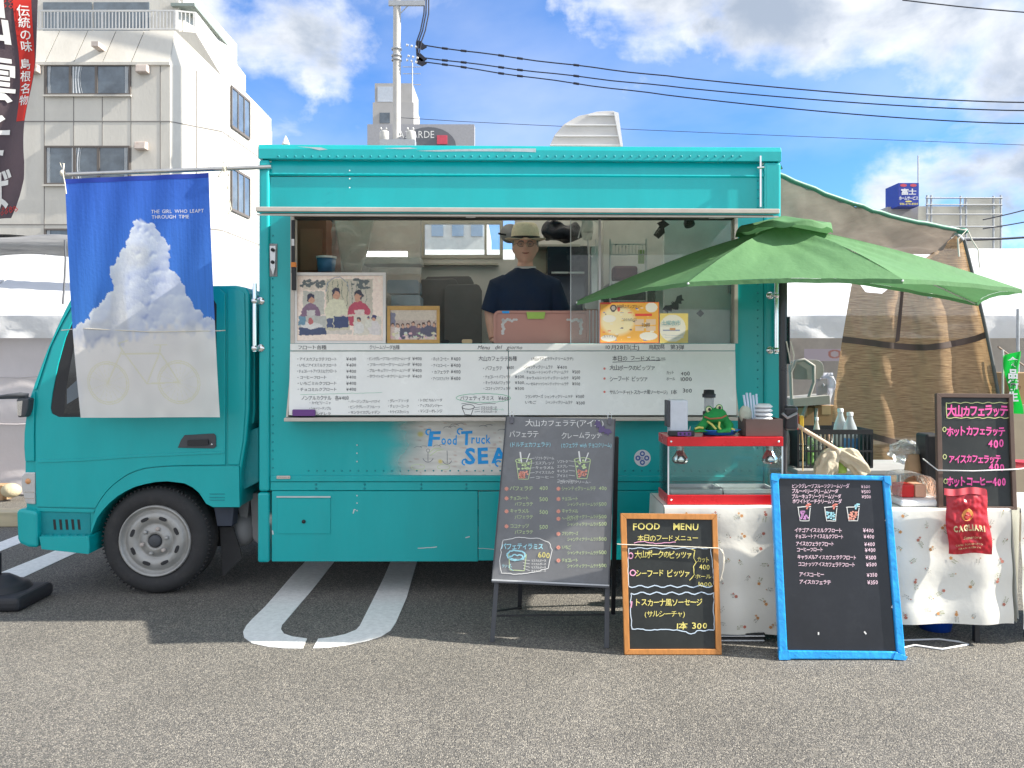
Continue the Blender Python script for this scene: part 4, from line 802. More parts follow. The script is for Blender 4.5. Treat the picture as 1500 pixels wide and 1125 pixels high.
fen = MB().prism([T(x, y, CL - .024) for x, y in arch_out + [(134, 770), (132, 784)] + list(reversed(arch_in[:-1])) + [(351, 743)]], EY * .0238); put('fender', fen, teal, tk, bevel=.009, bseg=3)
for y in (723, 728, 732): put('fender_vent', MB().prism([T(306, y, CL - .026), T(329, y, CL - .026), T(329, y + 1.6, CL - .026), T(308, y + 1.6, CL - .026)], EY * .0018), teal_dull, tk)
put('front_corner', MB().prism([T(x, y, CL - .012) for x, y in ((50, 676), (36.5, 676), (35, 655), (35.5, 632), (38.5, 606), (43.5, 583), (48, 574), (51.5, 574), (50, 600), (49.5, 640))], EY * .0118), teal, tk, bevel=.006)
put('pillar_panel', MB().prism([T(x, y, CL - .010) for x, y in ((48.5, 571), (50.5, 563), (58.5, 541), (68.5, 514), (82.5, 482), (95.5, 454), (105.5, 435), (112, 427), (118, 426), (104, 449), (90, 474), (74, 507), (63, 540), (56.5, 560), (53, 571))], EY * .0098), teal, tk, bevel=.004)
put('sill', MB().prism([T(x, y, CL - .010) for x, y in ((53.5, 743.5), (140, 746), (137, 751), (53.5, 749))], EY * .0098), teal, tk, bevel=.002)
hlm = MB().prism([T(x, y, CL - .016) for x, y in ((36.5, 692), (51, 692), (51, 739), (38, 738), (33, 722), (31, 708), (32, 698))], EY * .02); hl_o = put('headlight', hlm, M('lamp_lens', (.62, .62, .62), .12, .3, coat=1), tk, bevel=.006)
put('lamp_bulb', MB().lathe(T(41, 705, CL - .017), -EY, [(.018, 0), (.014, .006), (.001, .01)], 12), M('amber', (.75, .35, .15), .3), hl_o)
for y in (720, 729): put('lamp_rib', MB().prism([T(36, y, CL - .018), T(50, y, CL - .018), T(50, y + 1.5, CL - .018), T(36, y + 1.5, CL - .018)], EY * .0018), chrome, hl_o)
put('bumper', MB().prism([T(x, y, CL - .05) for x, y in ((23.5, 752), (27, 745), (54, 750), (54.5, 803), (40, 802), (28, 797), (25, 790))], EY * 1.6), teal, tk, bevel=.018, bseg=3)
put('step_recess', MB().prism([T(55.5, 750, CL - .004), T(132, 752, CL - .004), T(132, 784, CL - .004), T(55.5, 784, CL - .004)], EY * .0038), teal_dull, tk)
for i in range(5): put('step_vent', MB().prism([T(77.5 + i * 8.9, 761, CL - .006), T(81 + i * 8.9, 761, CL - .006), T(82.5 + i * 8.9, 776, CL - .006), T(79 + i * 8.9, 776, CL - .006)], EY * .0018), blackp, tk)
stp = MB().prism([T(x, y, CL - .055) for x, y in ((56.5, 786), (130, 786), (131, 800), (130, 812), (60, 804.5))], EY * .25); sto = put('step', stp, teal, tk, bevel=.006)
zt_ = T(90, 786, CL - .05).z
for i in range(6): put('step_tread', MB().lathe(L(lx_of(66 + i * 12, CL), CL - .02, zt_), EZ, [(.012, 0), (.010, .006), (.006, .007)], 10, cap=True), teal_dull, sto)
put('cab_rear', MB().prism([T(x, y, .13) for x, y in ((350, 424), (373, 430), (374, 600), (372, 620), (355, 626), (350, 690))], EY * 1.4), teal, tk, bevel=.01)
put('rear_step', MB().prism([T(x, y, .12) for x, y in ((353, 640), (372, 628), (379, 626), (379, 706), (356, 718), (354, 690))], EY * .5), teal_dull, tk, bevel=.01)
put('wheel_well', MB().prism([T(120, 690, .52), T(345, 690, .52), T(345, 800, .52), T(120, 800, .52)], EY * .02), blackp, tk)
# mirror
mr_ = put('mirror', MB().prism([T(x, y, -.02) for x, y in ((23, 584), (42, 583), (40, 600), (36, 611), (25, 612))], EY * .09), darkgrey, tk, bevel=.012)
put('mirror_glass', MB().prism([T(24.5, 588, -.021), T(33, 587, -.021), T(31, 609, -.021), T(26, 609, -.021)], EY * .0008), chrome, mr_)
put('mirror_arm', MB().tube([T(42, 579.5, .02), T(30, 578.5, .0), T(12, 579.5, .0), T(-8, 582, .02), T(-30, 584, .1), T(-30, 584, 1.1), T(70, 582, 1.3)], [.014, .016, .012, .009, .009, .007, .007], 10), darkgrey, mr_)
put('mirror_mount', MB().tube([T(39, 581, .0), T(40, 600, .02)], .008, 8), darkgrey, mr_)
# wheels
def wheel(px, ly, name, lbl, full_=True):
    c = T(px, 700, ly); c = V((c.x, c.y, .337)); R0 = .337; w = MB()
    prof = [(.225, .012), (.235, .0), (.27, -.012), (.30, -.006), (.322, .012), (.333, .035), (.337, .06), (.337, .17), (.33, .19), (.30, .20), (.2, .2)]
    # flattened contact: clamp below ground later
    w.lathe(c, EY, prof, 64)
    for v_ in w.v:
        if v_.z < .003: v_.z = .003
    wo_ = put(name, w, rubber, tk)
    tread = MB()
    for i in range(76):
        a = 2 * math.pi * i / 76; d = EX * math.cos(a) + EZ * math.sin(a); tt = -EX * math.sin(a) + EZ * math.cos(a)
        if (c + d * .337).z < .02: continue
        tread.box((-.004, .024, .322), (.004, .07, .341), (tt, EY, d), c)
    put('tread_blocks', tread, rubber, wo_, kind='stuff')
    rp = [(.226, .018), (.222, -.004), (.214, -.006), (.208, .012), (.196, .026), (.188, .028), (.178, .012), (.158, .002), (.125, .004), (.112, .022), (.100, .024), (.09, .012), (.06, .006), (.045, .004), (.044, .03), (.001, .032)]
    ri_ = put('rim', MB().lathe(c, EY, rp, 56), rimM, wo_)
    for i in range(8):
        a = 2 * math.pi * (i + .55) / 8; d = EX * math.cos(a) + EZ * math.sin(a); tt = -EX * math.sin(a) + EZ * math.cos(a)
        m = MB(); m.prism([c + EY * (-.0035) + d * (.147 + .011 * math.sin(q)) + tt * (.024 * math.copysign(min(1, abs(math.cos(q)) * 1.3), math.cos(q))) for q in [2 * math.pi * k_ / 14 for k_ in range(14)]], EY * .012)
        if False: pass
        put('rim_slot', m, blackp, ri_) if full_ else None
    for i in range(6 if full_ else 0):
        a = 2 * math.pi * (i + .25) / 6; d = EX * math.cos(a) + EZ * math.sin(a)
        m = MB().lathe(c + d * .079 + EY * .006, -EY, [(.013, 0), (.013, .016), (.009, .02), (.001, .021)], 6); put('wheel_nut', m, rust if i % 2 else rimM, ri_)
    put('hub_cap', MB().lathe(c + EY * .02, -EY, [(.040, 0), (.038, .02), (.028, .026), (.001, .028)], 20), darkgrey, ri_)
wheel(226.5, .055, 'front_wheel', ''); wheel(848, .10, 'rear_wheel', '', False)
# mudguard inner arch
# ---- interior fittings
def inn(name, x0, y0, x1, y1, ly0, ly1, mat, lbl=None, **kw): return tr(name, x0, y0, x1, y1, ly0, ly1, mat, None, **kw)
put('counter', MB().tbox(Hx0 + .01, Hx1 - .01, .05, .27, pz(503) - .05, pz(503) - .004), M('counter_steel', (.4, .4, .4), .35, .7), tk, bevel=.004)
tr('window_frame', 616, 322, 736, 327.7, WD - .07, WD - .046, M('window_alu', (.5, .48, .42), .5)); tr('window_frame', 616, 373.3, 736, 378, WD - .07, WD - .046, M('window_alu'))
for x in (709.5, 732.4): tr('window_frame', x, 327.8, x + 3.6, 373.2, WD - .07, WD - .046, M('window_alu'))
tr('window_frame', 617, 327.8, 622, 373.2, WD - .07, WD - .046, M('window_alu'))
tr('window_glass', 622, 328, 732, 373, WD - .03, WD - .025, clear)
tr('wall_shelf', 612, 385, 730, 388, WD - .12, WD - .046, M('window_alu'))
brn = M('brown_panel', (.20, .09, .055), .5, var=.12, vs=4)
tr('cupboard', 432, 318, 478, 505, .50, 1.0, brn, bevel=.005); tr('cupboard_panel', 440, 335, 472, 396, .49, .499, M('brown_panel2', (.27, .13, .08), .5))
tr('dark_pillar', 478, 318, 487, 505, .9, 1.0, blackp)
tr('interior_partition', 487, 318, 540, 505, 1.3, 1.35, M('taupe', (.42, .39, .36), .7))
tr('interior_partition', 540, 318, 616, 505, 1.45, 1.5, M('taupe2', (.48, .42, .37), .7))
tr('strip_lamp', 536, 368, 596, 375, .95, 1.0, M('lamp_cover', (.9, .92, .9), .4, emit=1.6)); tr('lamp_shelf', 530, 376, 616, 386, .95, 1.2, M('window_alu'))
tp('hanging_cloth', [(488, 319), (548, 319), (540, 360), (528, 402), (505, 404), (497, 372)], .8, .83, M('beige_bag', (.42, .39, .33), .8, bump=.02, bs=8), bevel=.01)
boxg = M('folding_board', (.16, .16, .165), .5, var=.1)
for k_, (x0, y0, x1, y1, r_) in enumerate(((612, 408, 672, 520, 1.56), (620, 404, 694, 520, 1.60), (650, 416, 706, 520, 1.50))):
    tp('folding_board', [(x0, y0 + 8), (x0 + 6, y0 + 1), (x1 - 8, y0), (x1 - 4, y0 + 2), (x1, y0 + 10), (x1, y1), (x0, y1)], r_ - .02, r_, boxg, bevel=.006)
tr('appliance', 802, 360, 862, 515, 1.2, 1.65, M('appliance_black', (.012, .016, .03), .25), bevel=.008); tr('appliance_door', 806, 404, 858, 470, 1.185, 1.199, M('oven_glass', (.03, .04, .07), .1), bevel=.004)
tr('appliance_handle', 808, 398, 856, 400.5, 1.16, 1.18, steel)
tr('interior_shelf', 780, 358, 850, 361, 1.2, 1.7, M('window_alu')); tr('cream_board', 778, 361.5, 801, 400, 1.4, 1.42, M('cream_board', (.5, .46, .36), .6))
tr('steel_pillar', 866, 360, 876, 505, .95, 1.05, steel, bevel=.004)
rk = MB()
for y in (357, 372, 412, 440): rk.prism([T(893, y, .9), T(948, y, .9), T(948, y + 1.6, .9), T(893, y + 1.6, .9)], EY * .01)
for x in range(896, 948, 5): rk.prism([T(x, 358, .9), T(x + .8, 358, .9), T(x + .8, 372, .9), T(x, 372, .9)], EY * .01)
for x in (893, 946): rk.prism([T(x, 350, .9), T(x + 2.2, 350, .9), T(x + 2.2, 505, .9), T(x, 505, .9)], EY * .02)
rk.prism([T(893, 414, .92), T(948, 414, .92), T(948, 416, .92), T(893, 416, .92)], EY * .35)
put('wire_rack', rk, steel, tk)
tr('shelf_unit', 884, 425, 960, 505, 1.1, 1.4, M('shelf_dark', (.03, .035, .05), .4)); tr('shelf_panel', 884, 322, 1000, 424, 1.55, 1.6, M('panel_pinkish', (.66, .62, .58), .6))
tr('partition', 973, 319, 1076, 504, .34, .37, M('partition_white', (.86, .87, .84), .55, bump=.01, bs=3))
for x, w_, mt in ((835.6, 1.0, M('acryl_edge', (.6, .66, .68), .3)), (877, 3.2, white_p)): tr('sliding_pane_frame', x, 320, x + w_, 503, .028, .04, mt)
tr('sliding_pane', 836, 320, 877, 503, .030, .034, clear); tr('sliding_pane', 881, 320, 1075, 503, .020, .024, clear)
put('spot_lamp', MB().lathe(T(1007, 320, .2), V((.2, -.5, -1)), [(.02, 0), (.035, .03), (.035, .055), (.001, .056)], 14), blackp, tk); tr('lamp_rail', 990, 318, 1070, 321, .19, .21, blackp)
tr('door_hook', 1069, 418, 1073, 430, .30, .339, steel, bevel=.003)
# ---------------------------------------------------------------- hanging banner and its pole
BY = 4.66
rod = MB().tube([P(92, 256, BY + .02), P(240, 250.5, BY + .01), P(397, 244.5, 4.78)], .013, 10)
ro = tag(put('banner_pole', rod, steel), 'thin steel pole sticking out from the upper corner of the truck box', 'pole')
bn = root('hanging_banner', P(215, 610, BY), 'blue cloth banner with white cloud print over the cab door', 'banner')
def bdisp(u, v): return V((0, .007 * math.sin(u * 9 + v * 1.5) * v + .003 * math.sin(u * 23 + v * 7) - .02 * math.sin(v * 3.1) , 0))
BP = Plane(P(0, 0, BY), P(100, 0, BY), P(0, 100, BY)); bc = [(95, 263), (306, 254), (323, 611), (117, 612)]
def bpaint(U, Vv):
    n1_ = vnoise(U, Vv, 40, 1); rgb = np.stack([.045 + .03 * Vv + 0 * U, .15 + .16 * Vv + 0 * U, .62 + .2 * Vv + 0 * U], -1)
    st_ = vnoise(U * 1.0, Vv * .05, 150, 8); rgb = rgb * (.9 + .2 * st_[..., None])
    rng = random.Random(11); puffs = []
    def outline(v): return np.interp(v, [.17, .20, .26, .33, .40, .46, .52, .58, .66], [.0, .06, .11, .15, .19, .22, .27, .36, .55])
    for i in range(420):
        v = .185 + .47 * (rng.random() ** .8); hw = float(outline(v)); e_ = rng.choice((-1, 1)) * hw * (.8 + .2 * rng.random()) if rng.random() < .45 else (rng.random() * 2 - 1) * hw
        puffs.append((.53 + e_ + .02 * math.sin(v * 30), v + .012, (.016 + .07 * (v - .16)) * rng.uniform(.55, 1.5)))
    wx = U + .016 * (vnoise(U, Vv, 38, 21) - .5) + .010 * (vnoise(U, Vv, 90, 22) - .5); wy = (Vv + .012 * (vnoise(U, Vv, 38, 23) - .5) + .008 * (vnoise(U, Vv, 90, 24) - .5)) * 1.68
    hh = np.zeros(U.shape)
    for (u, v, r) in puffs: q = r * r - (wx - u) ** 2 - (wy - v * 1.68) ** 2; hh = np.maximum(hh, np.sqrt(np.clip(q, 0, None)) + (q > 0) * (.02 + .10 * (v - .18)))
    inn_ = np.clip((np.interp(Vv, [.17, .20, .26, .33, .40, .46, .52, .58, .66], [.0, .05, .09, .13, .17, .20, .25, .34, .53]) - np.abs(U - .53 - .02 * np.sin(Vv * 30))) / .03, 0, 1); m = np.clip(np.maximum(hh / .022, inn_), 0, 1); gy = np.gradient(hh, axis=0) * Vv.shape[0] / 1.68; gx = np.gradient(hh, axis=1) * Vv.shape[1]
    def blur(a, n):
        for _ in range(n): a = (a + np.roll(a, 1, 0) + np.roll(a, -1, 0) + np.roll(a, 1, 1) + np.roll(a, -1, 1)) / 5
        return a
    gy = blur(np.clip(gy, -3, 3), 3); gx = blur(np.clip(gx, -3, 3), 3)
    lit = np.clip(.62 + .16 * gy + .06 * gx + .35 * (vnoise(U, Vv, 7, 31) - .5) + .16 * (vnoise(U, Vv, 20, 32) - .5), 0, 1)
    base = np.array((.26, .34, .62)) * (1 - lit[..., None]) + np.array((.96, .98, .99)) * lit[..., None]
    warm = np.clip((vnoise(U, Vv, 6, 41) - .55) * 3, 0, .35); base = blend(base, warm, (.66, .62, .50))
    rgb = rgb * (1 - m[..., None] * .94) + base * m[..., None] * .94
    low = np.clip((Vv - (.635 + .03 * np.sin(U * 5 + 1) + .05 * (n1_ - .5))) / .05, 0, 1); cream_ = np.stack([.93 + 0 * U, .89 + 0 * U, .84 + 0 * U], -1) * (.93 + .12 * vnoise(U, Vv, 14, 4))[..., None]
    rgb = blend(rgb, low * .93, (0, 0, 0)) + cream_ * (low * .93)[..., None]
    # pale yellow line drawing of a bicycle
    def ring(cx, cy, r, w): d = np.sqrt((U - cx) ** 2 + ((Vv - cy) * 1.68) ** 2); return (np.abs(d - r) < w).astype(float)
    lines = np.zeros(U.shape)
    for cx in (.22, .72):
        for r in (.148, .135): lines = np.maximum(lines, ring(cx, .855, r, .0035))
        for k_ in range(9):
            a = math.pi * k_ / 9; dx, dy = math.cos(a), math.sin(a); q = (U - cx) * dx + (Vv - .855) * 1.68 * dy; p_ = -(U - cx) * dy + (Vv - .855) * 1.68 * dx
            lines = np.maximum(lines, ((np.abs(p_) < .0016) & (np.abs(q) < .13)) * .6)
    def seg(x0, y0, x1, y1, w=.0045):
        px_, py_ = U - x0, (Vv - y0) * 1.68; dx, dy = x1 - x0, (y1 - y0) * 1.68; t = np.clip((px_ * dx + py_ * dy) / (dx * dx + dy * dy), 0, 1); return (np.hypot(px_ - t * dx, py_ - t * dy) < w).astype(float)
    for q in ((.22, .855, .34, .72), (.34, .72, .50, .86), (.50, .86, .72, .855), (.50, .86, .60, .73), (.34, .735, .60, .735), (.60, .73, .72, .855), (.34, .72, .32, .69), (.32, .69, .38, .68), (.60, .73, .61, .70), (.57, .70, .65, .70)): lines = np.maximum(lines, seg(*q))
    return blend(rgb, lines * .32, (.74, .70, .25))
bs_ = sheet('cloth', BP.hit, bc, 190, 300, bpaint, bn, mat=attrM('banner_cloth', .75, transl=.3, bump=.001, bs=60), disp=bdisp)
def bhit(x, y, off=0):
    v = (y - 258) / 352; u = (x - (95 + 22 * v)) / (211 - 5 * v); return BP.hit(x, y, off) + bdisp(u, v)
bt = Ink('title_lettering', inkw, bn, bhit, .004); bt.t('THE GIRL WHO LEAPT', 222, 313, 7.5, 78, ang=-1, jit=.01, bold=.0).t('THROUGH TIME', 223, 321, 7.5, 55, ang=-1, jit=.01); bt.done()
put('banner_hem', MB().grid(lambda u, v: BP.hit(95 + 211 * u, 262.5 - 9 * u + 7 * v, -.002) + bdisp(u, 0) + V((0, -.004, 0)), 30, 1), M('banner_hem', (.025, .06, .38), .8), bn)
put('banner_cord', MB().tube([P(330, 484, BY + .04), P(323, 484.5, BY - .012), P(220, 486, BY - .03), P(118, 481, BY - .012), P(90, 484, BY + .08)], .0028, 6), cream, bn)
for (x, y) in ((90, 254), (327, 247)):
    k_ = MB(); k_.lathe(P(x + 2, y, BY + .01), (1, 0, .03), [(.018, -.008), (.022, 0), (.018, .008)], 12); k_.tube([P(x + 1, y - 8, BY - .01), P(x - 2, y - 16, BY - .01), P(x + 4, y - 14, BY - .01), P(x + 2, y, BY - .02), P(x + 5, y + 14, BY - .015), P(x + 7, y + 30, BY - .005)], .0035, 6)
    if x > 200: k_.tube([P(x, y, BY), P(x - 8, y + 12, BY), P(x + 8, y + 10, BY), P(x + 1, y, BY), P(x + 6, y + 30, BY), P(x + 12, y + 60, BY), P(x + 7, y + 66, BY)], .003, 6)
    put('tie_cord', k_, cream, bn)

# ---------------------------------------------------------------- feather flag at the edge
NY = 4.72
fl_ = root('vertical_flag', P(-22, 870, NY) - V((0, 0, 0)), 'dark purple vertical flag with red strip and white brush characters', 'flag')
fl_.location.z = 0
FP = Plane(P(0, 0, NY), P(100, 0, NY), P(0, 100, NY))
def fedge(y): return float(np.interp(y, [-160, 0, 30, 60, 90, 120, 150, 180, 210, 240, 262, 285, 305, 322], [50, 54, 52, 49, 46, 42, 38.5, 37.5, 39, 41, 40, 33, 25, 17]))
fpur = (.105, .075, .085)
def fdisp(u, v): return V((0, .03 * math.sin(u * 6 + v * 5) + .02 * math.sin(v * 14), 0))
fg = MB(); NVs = 60; NUs = 24
rows = []
for j in range(NVs + 1):
    y = -160 + (320 + 160) * j / NVs; xr = fedge(y)
    for i in range(NUs + 1): x = -75 + (xr + 75) * i / NUs; rows.append(FP.hit(x, y) + fdisp(i / NUs, j / NVs))
fg.add(rows, [(j * (NUs + 1) + i, j * (NUs + 1) + i + 1, (j + 1) * (NUs + 1) + i + 1, (j + 1) * (NUs + 1) + i) for j in range(NVs) for i in range(NUs)], True)
put('cloth', fg, M('flag_purple', fpur, .7, var=.1, transl=.35, bump=.002), fl_)
def fhit(x, y, off=0): j = (y + 160) / 480; u = (x + 75) / (fedge(y) + 75); return FP.hit(x, y, off) + fdisp(u, j)
rs = MB(); 
vs_ = []
for j in range(31):
    y = -160 + 337 * j / 30
    for i in range(5): x = 22 + (45 - 22) * i / 4 ; vs_.append(fhit(min(x, fedge(y) - 1), y, .004))
rs.add(vs_, [(j * 5 + i, j * 5 + i + 1, (j + 1) * 5 + i + 1, (j + 1) * 5 + i) for j in range(30) for i in range(4)], True)
put('red_strip', rs, M('flag_red', (.72, .04, .03), .6, transl=.3), fl_)
fi = Ink('strip_characters', inkw, fl_, fhit, .009, fine=6); fi.vert('伝統の味', 34, 8, 17, 16.5, bold=.01).vert('島根名物', 30.5, 82, 17, 18.5, bold=.01); fi.done()
fb_ = Ink('brush_characters', inkw, fl_, fhit, .008, fine=9); fb_.vert('出雲そば', -16, 2, 70, 82, bold=.015); fb_.done()
fr_ = Ink('corner_pattern', M('flag_red'), fl_, fhit, .006)
for j in range(3):
    for i in range(6): fr_.arc(3 + i * 8.2, -2 + j * 7 if i < 3 else -2 + j * 7, 2.6, 2.4, 1.0, n=4) if i < 3 else None
for i in range(4): fr_.arc(1 + i * 8, 312 - i * 1.5, 2.8, 3, 1.1, n=4).arc(2 + i * 7, 305, 2.4, 2.2, 1, n=4)
fr_.done()
put('pole', MB().tube([V((P(-20, 0, NY).x, NY, .05)), V((P(-20, 0, NY).x, NY, 4.6)), ], .012, 10), M('white_pole', (.6, .6, .6), .4), fl_)
bs = MB(); bx = G(0, 885).x
bs.box((bx - .42, 4.50, .0), (bx + .215, 4.86, .085)); base_ = put('base_weight', bs, blackp, fl_, bevel=.03, bseg=3)
put('base_dome', MB().lathe((P(-5, 0, 4.72).x + .04, 4.70, .082), EZ, [(.17, 0), (.15, .03), (.12, .038), (.09, .06), (.05, .085), (.04, .088), (.001, .09)], 24), blackp, fl_)
put('pole_socket', MB().tube([(P(-4, 0, 4.70).x, 4.70, .16), (P(-4, 0, 4.70).x, 4.70, .30)], .022, 12), blackp, fl_)

# ---------------------------------------------------------------- counter goods in the serving opening
YW = -.002
def gpl(ly): return lambda x, y, off=0: T(x, y, ly - off)
# large picture frame with five snapshots
pf = root('large_photo_frame', T(496, 503, .0), 'large cream mounted photo collage in the serving window corner', 'picture')
put('backing', MB().prism([T(431, 399, .012), T(565, 399, .012), T(565, 503, .004), T(431, 503, .004)], EY * .014), M('frame_white', (.80, .77, .73), .4), pf, bevel=.003)
def collage(U, Vv):
    U, Vv = U + .018 * (vnoise(U, Vv, 26, 71) - .5) + .01 * (vnoise(U, Vv, 60, 72) - .5), Vv + .022 * (vnoise(U, Vv, 26, 73) - .5) + .012 * (vnoise(U, Vv, 60, 74) - .5); U = np.clip(U, 0, 1); Vv = np.clip(Vv, 0, 1)
    rgb = full(U, (.80, .66, .56)) * (1 - .05 * Vv[..., None]); rng = random.Random(3)
    def cell(x0, y0, x1, y1, bgc): nonlocal rgb; rgb = blend(rgb, rectm(U, Vv, x0, y0, x1, y1), bgc)
    cell(.07, .07, .88, .22, (.60, .52, .42))
    cell(.07, .24, .32, .60, (.45, .44, .38)); cell(.34, .05, .62, .88, (.50, .46, .34)); cell(.60, .05, .88, .60, (.48, .44, .36))
    for i in range(9): rgb = blend(rgb, rectm(U, Vv, .36 + i * .055, .08, .366 + i * .055, .60), (.10, .14, .10))
    for (cx, cy) in ((.12, .12), (.26, .13), (.70, .10), (.78, .13)):
        for k_ in range(12): rgb = blend(rgb, ellm(U, Vv, cx + rng.uniform(-.06, .06), cy + rng.uniform(-.05, .05), .022, .022), (.10, .12, .12))
    rgb = blend(rgb, np.maximum(0, 1 - np.abs(np.hypot((U - .47) / .13, (Vv - .24) / .22) - 1) / .05) * (Vv < .24), (.15, .2, .3))
    def person(cx, cy, s_, hair, shirt, apron=None, tilt=0):
        nonlocal rgb
        rgb = blend(rgb, ellm(U, Vv, cx, cy + .27 * s_, .13 * s_, .20 * s_), shirt); rgb = blend(rgb, rectm(U, Vv, cx - .11 * s_, cy + .27 * s_, cx + .11 * s_, cy + .45 * s_), shirt)
        if apron: rgb = blend(rgb, rectm(U, Vv, cx - .05 * s_, cy + .2 * s_, cx + .06 * s_, cy + .44 * s_), apron)
        rgb = blend(rgb, ellm(U, Vv, cx, cy - .02 * s_, .052 * s_, .085 * s_), hair); rgb = blend(rgb, ellm(U, Vv, cx + tilt, cy + .02 * s_, .040 * s_, .062 * s_), (.50, .27, .18))
    person(.16, .36, .85, (.03, .03, .06), (.20, .12, .18), (.5, .48, .45), .012)
    person(.46, .28, 1.0, (.03, .03, .06), (.60, .58, .42), None, .005); cell(.43, .62, .60, .80, (.04, .06, .14))
    person(.72, .32, 1.0, (.03, .03, .05), (.42, .06, .10), (.6, .5, .45), -.014); rgb = blend(rgb, rectm(U, Vv, .50, .60, .90, .63), (.6, .5, .42))
    cell(.02, .62, .34, .91, (.42, .42, .38)); cell(.02, .80, .34, .91, (.05, .07, .14)); rgb = blend(rgb, ellm(U, Vv, .17, .77, .13, .05), (.6, .58, .55)); rgb = blend(rgb, rectm(U, Vv, .02, .62, .10, .76), (.12, .24, .32)); rgb = blend(rgb, ellm(U, Vv, .16, .70, .03, .05), (.42, .12, .12))
    cell(.66, .62, .98, .91, (.58, .54, .45)); person(.90, .66, .55, (.04, .04, .12), (.6, .56, .54)); person(.72, .68, .45, (.05, .05, .06), (.62, .6, .56)); person(.83, .66, .3, (.04, .05, .12), (.6, .58, .5))
    rgb = blend(rgb, rectm(U, Vv, .345, .84, .64, .90), (.55, .5, .44)); rgb = blend(rgb, rectm(U, Vv, .35, .66, .42, .80), (.06, .08, .16))
    return rgb * 1.25 * (.9 + .2 * vnoise(U, Vv, 60, 2))[..., None]
sheet('photo_prints', lambda x, y: T(x, y, .0025 + (503 - y) / 104 * .008) - EY * .002, [(435, 404), (561, 404), (561, 499), (435, 499)], 170, 120, collage, pf, mat=attrM('photo_gloss', .35))
for q in ((431, 399, 565, 403.5), (431, 499.5, 565, 503), (431, 403.5, 435, 499.5), (561, 403.5, 565, 499.5)):
    tr('frame_edge', *q, -.006, .003, M('frame_white'), pf, bevel=.0015)
pg_ = root('small_photo_frame', T(605, 503, .0), 'small golden wooden frame with a group photo', 'picture')
gold = M('gold_wood', (.55, .33, .10), .4, var=.12, vs=30)
for q in ((567, 448, 644, 454), (567, 497.5, 644, 503), (567, 454, 571.5, 497.5), (639.5, 454, 644, 497.5)): tr('frame_edge', *q, -.004, .012, gold, pg_, bevel=.002)
def group(U, Vv):
    U, Vv = np.clip(U + .03 * (vnoise(U, Vv, 30, 75) - .5), 0, 1), np.clip(Vv + .05 * (vnoise(U, Vv, 30, 76) - .5), 0, 1)
    rgb = full(U, (.42, .34, .29)); rgb = blend(rgb, rectm(U, Vv, 0, 0, 1, .35), (.48, .42, .34)); rgb = blend(rgb, rectm(U, Vv, 0, .1, .12, .55), (.16, .16, .22)); rng = random.Random(5)
    rgb = blend(rgb, rectm(U, Vv, 0, .75, 1, 1), (.52, .44, .38))
    for i in range(9):
        cx = .06 + i * .11; cy = .5 + rng.uniform(-.06, .04); sh_ = rng.choice([(.6, .55, .5), (.08, .08, .12), (.5, .4, .36), (.14, .1, .14)])
        rgb = blend(rgb, ellm(U, Vv, cx, cy + .25, .075, .22), sh_); rgb = blend(rgb, ellm(U, Vv, cx, cy, .036, .075), (.05, .03, .03)); rgb = blend(rgb, ellm(U, Vv, cx, cy + .03, .03, .055), (.48, .28, .20))
    for i in range(26): rgb = blend(rgb, ellm(U, Vv, rng.random(), .76 + .2 * rng.random(), .035, .035), (rng.uniform(.4, .65), rng.uniform(.32, .55), rng.uniform(.3, .5)))
    return rgb * 1.3 * (.88 + .24 * vnoise(U, Vv, 50, 6))[..., None]
sheet('photo_print', gpl(.004), [(571, 453.5), (640, 453.5), (640, 498), (571, 498)], 100, 70, group, pg_, mat=attrM('photo_gloss'))
# orange leaflet and yellow leaflet
def leaflet(U, Vv):
    rgb = full(U, (.80, .42, .08)); rng = random.Random(8)
    rgb = blend(rgb, ellm(U, Vv, .3, .45, .33, .40, .25), (.82, .72, .45))
    for i in range(60): c_ = rng.choice([(.72, .12, .10), (.15, .2, .5), (.82, .8, .7), (.8, .75, .6), (.9, .6, .2), (.1, .1, .15)]); x, y = rng.uniform(.04, .93), rng.uniform(.08, .92); rgb = blend(rgb, rectm(U, Vv, x, y, x + rng.uniform(.015, .07), y + rng.uniform(.012, .03)), c_)
    for (cx, cy, rx, ry) in ((.87, .13, .1, .12), (.16, .40, .11, .09), (.15, .88, .13, .08), (.82, .83, .15, .10)): rgb = blend(rgb, ellm(U, Vv, cx, cy, rx, ry), (.80, .78, .70))
    rgb = blend(rgb, rectm(U, Vv, .60, .28, .88, .34), (.72, .08, .06)); rgb = blend(rgb, rectm(U, Vv, .02, .01, .2, .05), (.72, .08, .06)); rgb = blend(rgb, ellm(U, Vv, .23, .14, .055, .085), (.05, .05, .07)); rgb = blend(rgb, ellm(U, Vv, .23, .14, .035, .055), (.5, .45, .4)); rgb = blend(rgb, ellm(U, Vv, .32, .17, .025, .06), (.75, .12, .1))
    for (x, y, w_, h_) in ((.60, .42, .14, .13), (.78, .42, .16, .13), (.60, .58, .14, .12), (.78, .58, .16, .12)): rgb = blend(rgb, rectm(U, Vv, x, y, x + w_, y + h_), (.72, .55, .40))
    rgb = blend(rgb, 1.0 * (np.minimum(np.minimum(U, 1 - U), np.minimum(Vv, 1 - Vv)) < .012), (.72, .12, .06)); return rgb
lf = root('orange_leaflet', T(922, 502, -.006), 'busy orange and yellow printed leaflet standing in the opening', 'leaflet')
put('card', MB().prism([T(878.5, 443, .012), T(965.5, 442.5, .012), T(965.5, 502.5, -.004), T(878.5, 502.5, -.004)], EY * .003), white_p, lf)
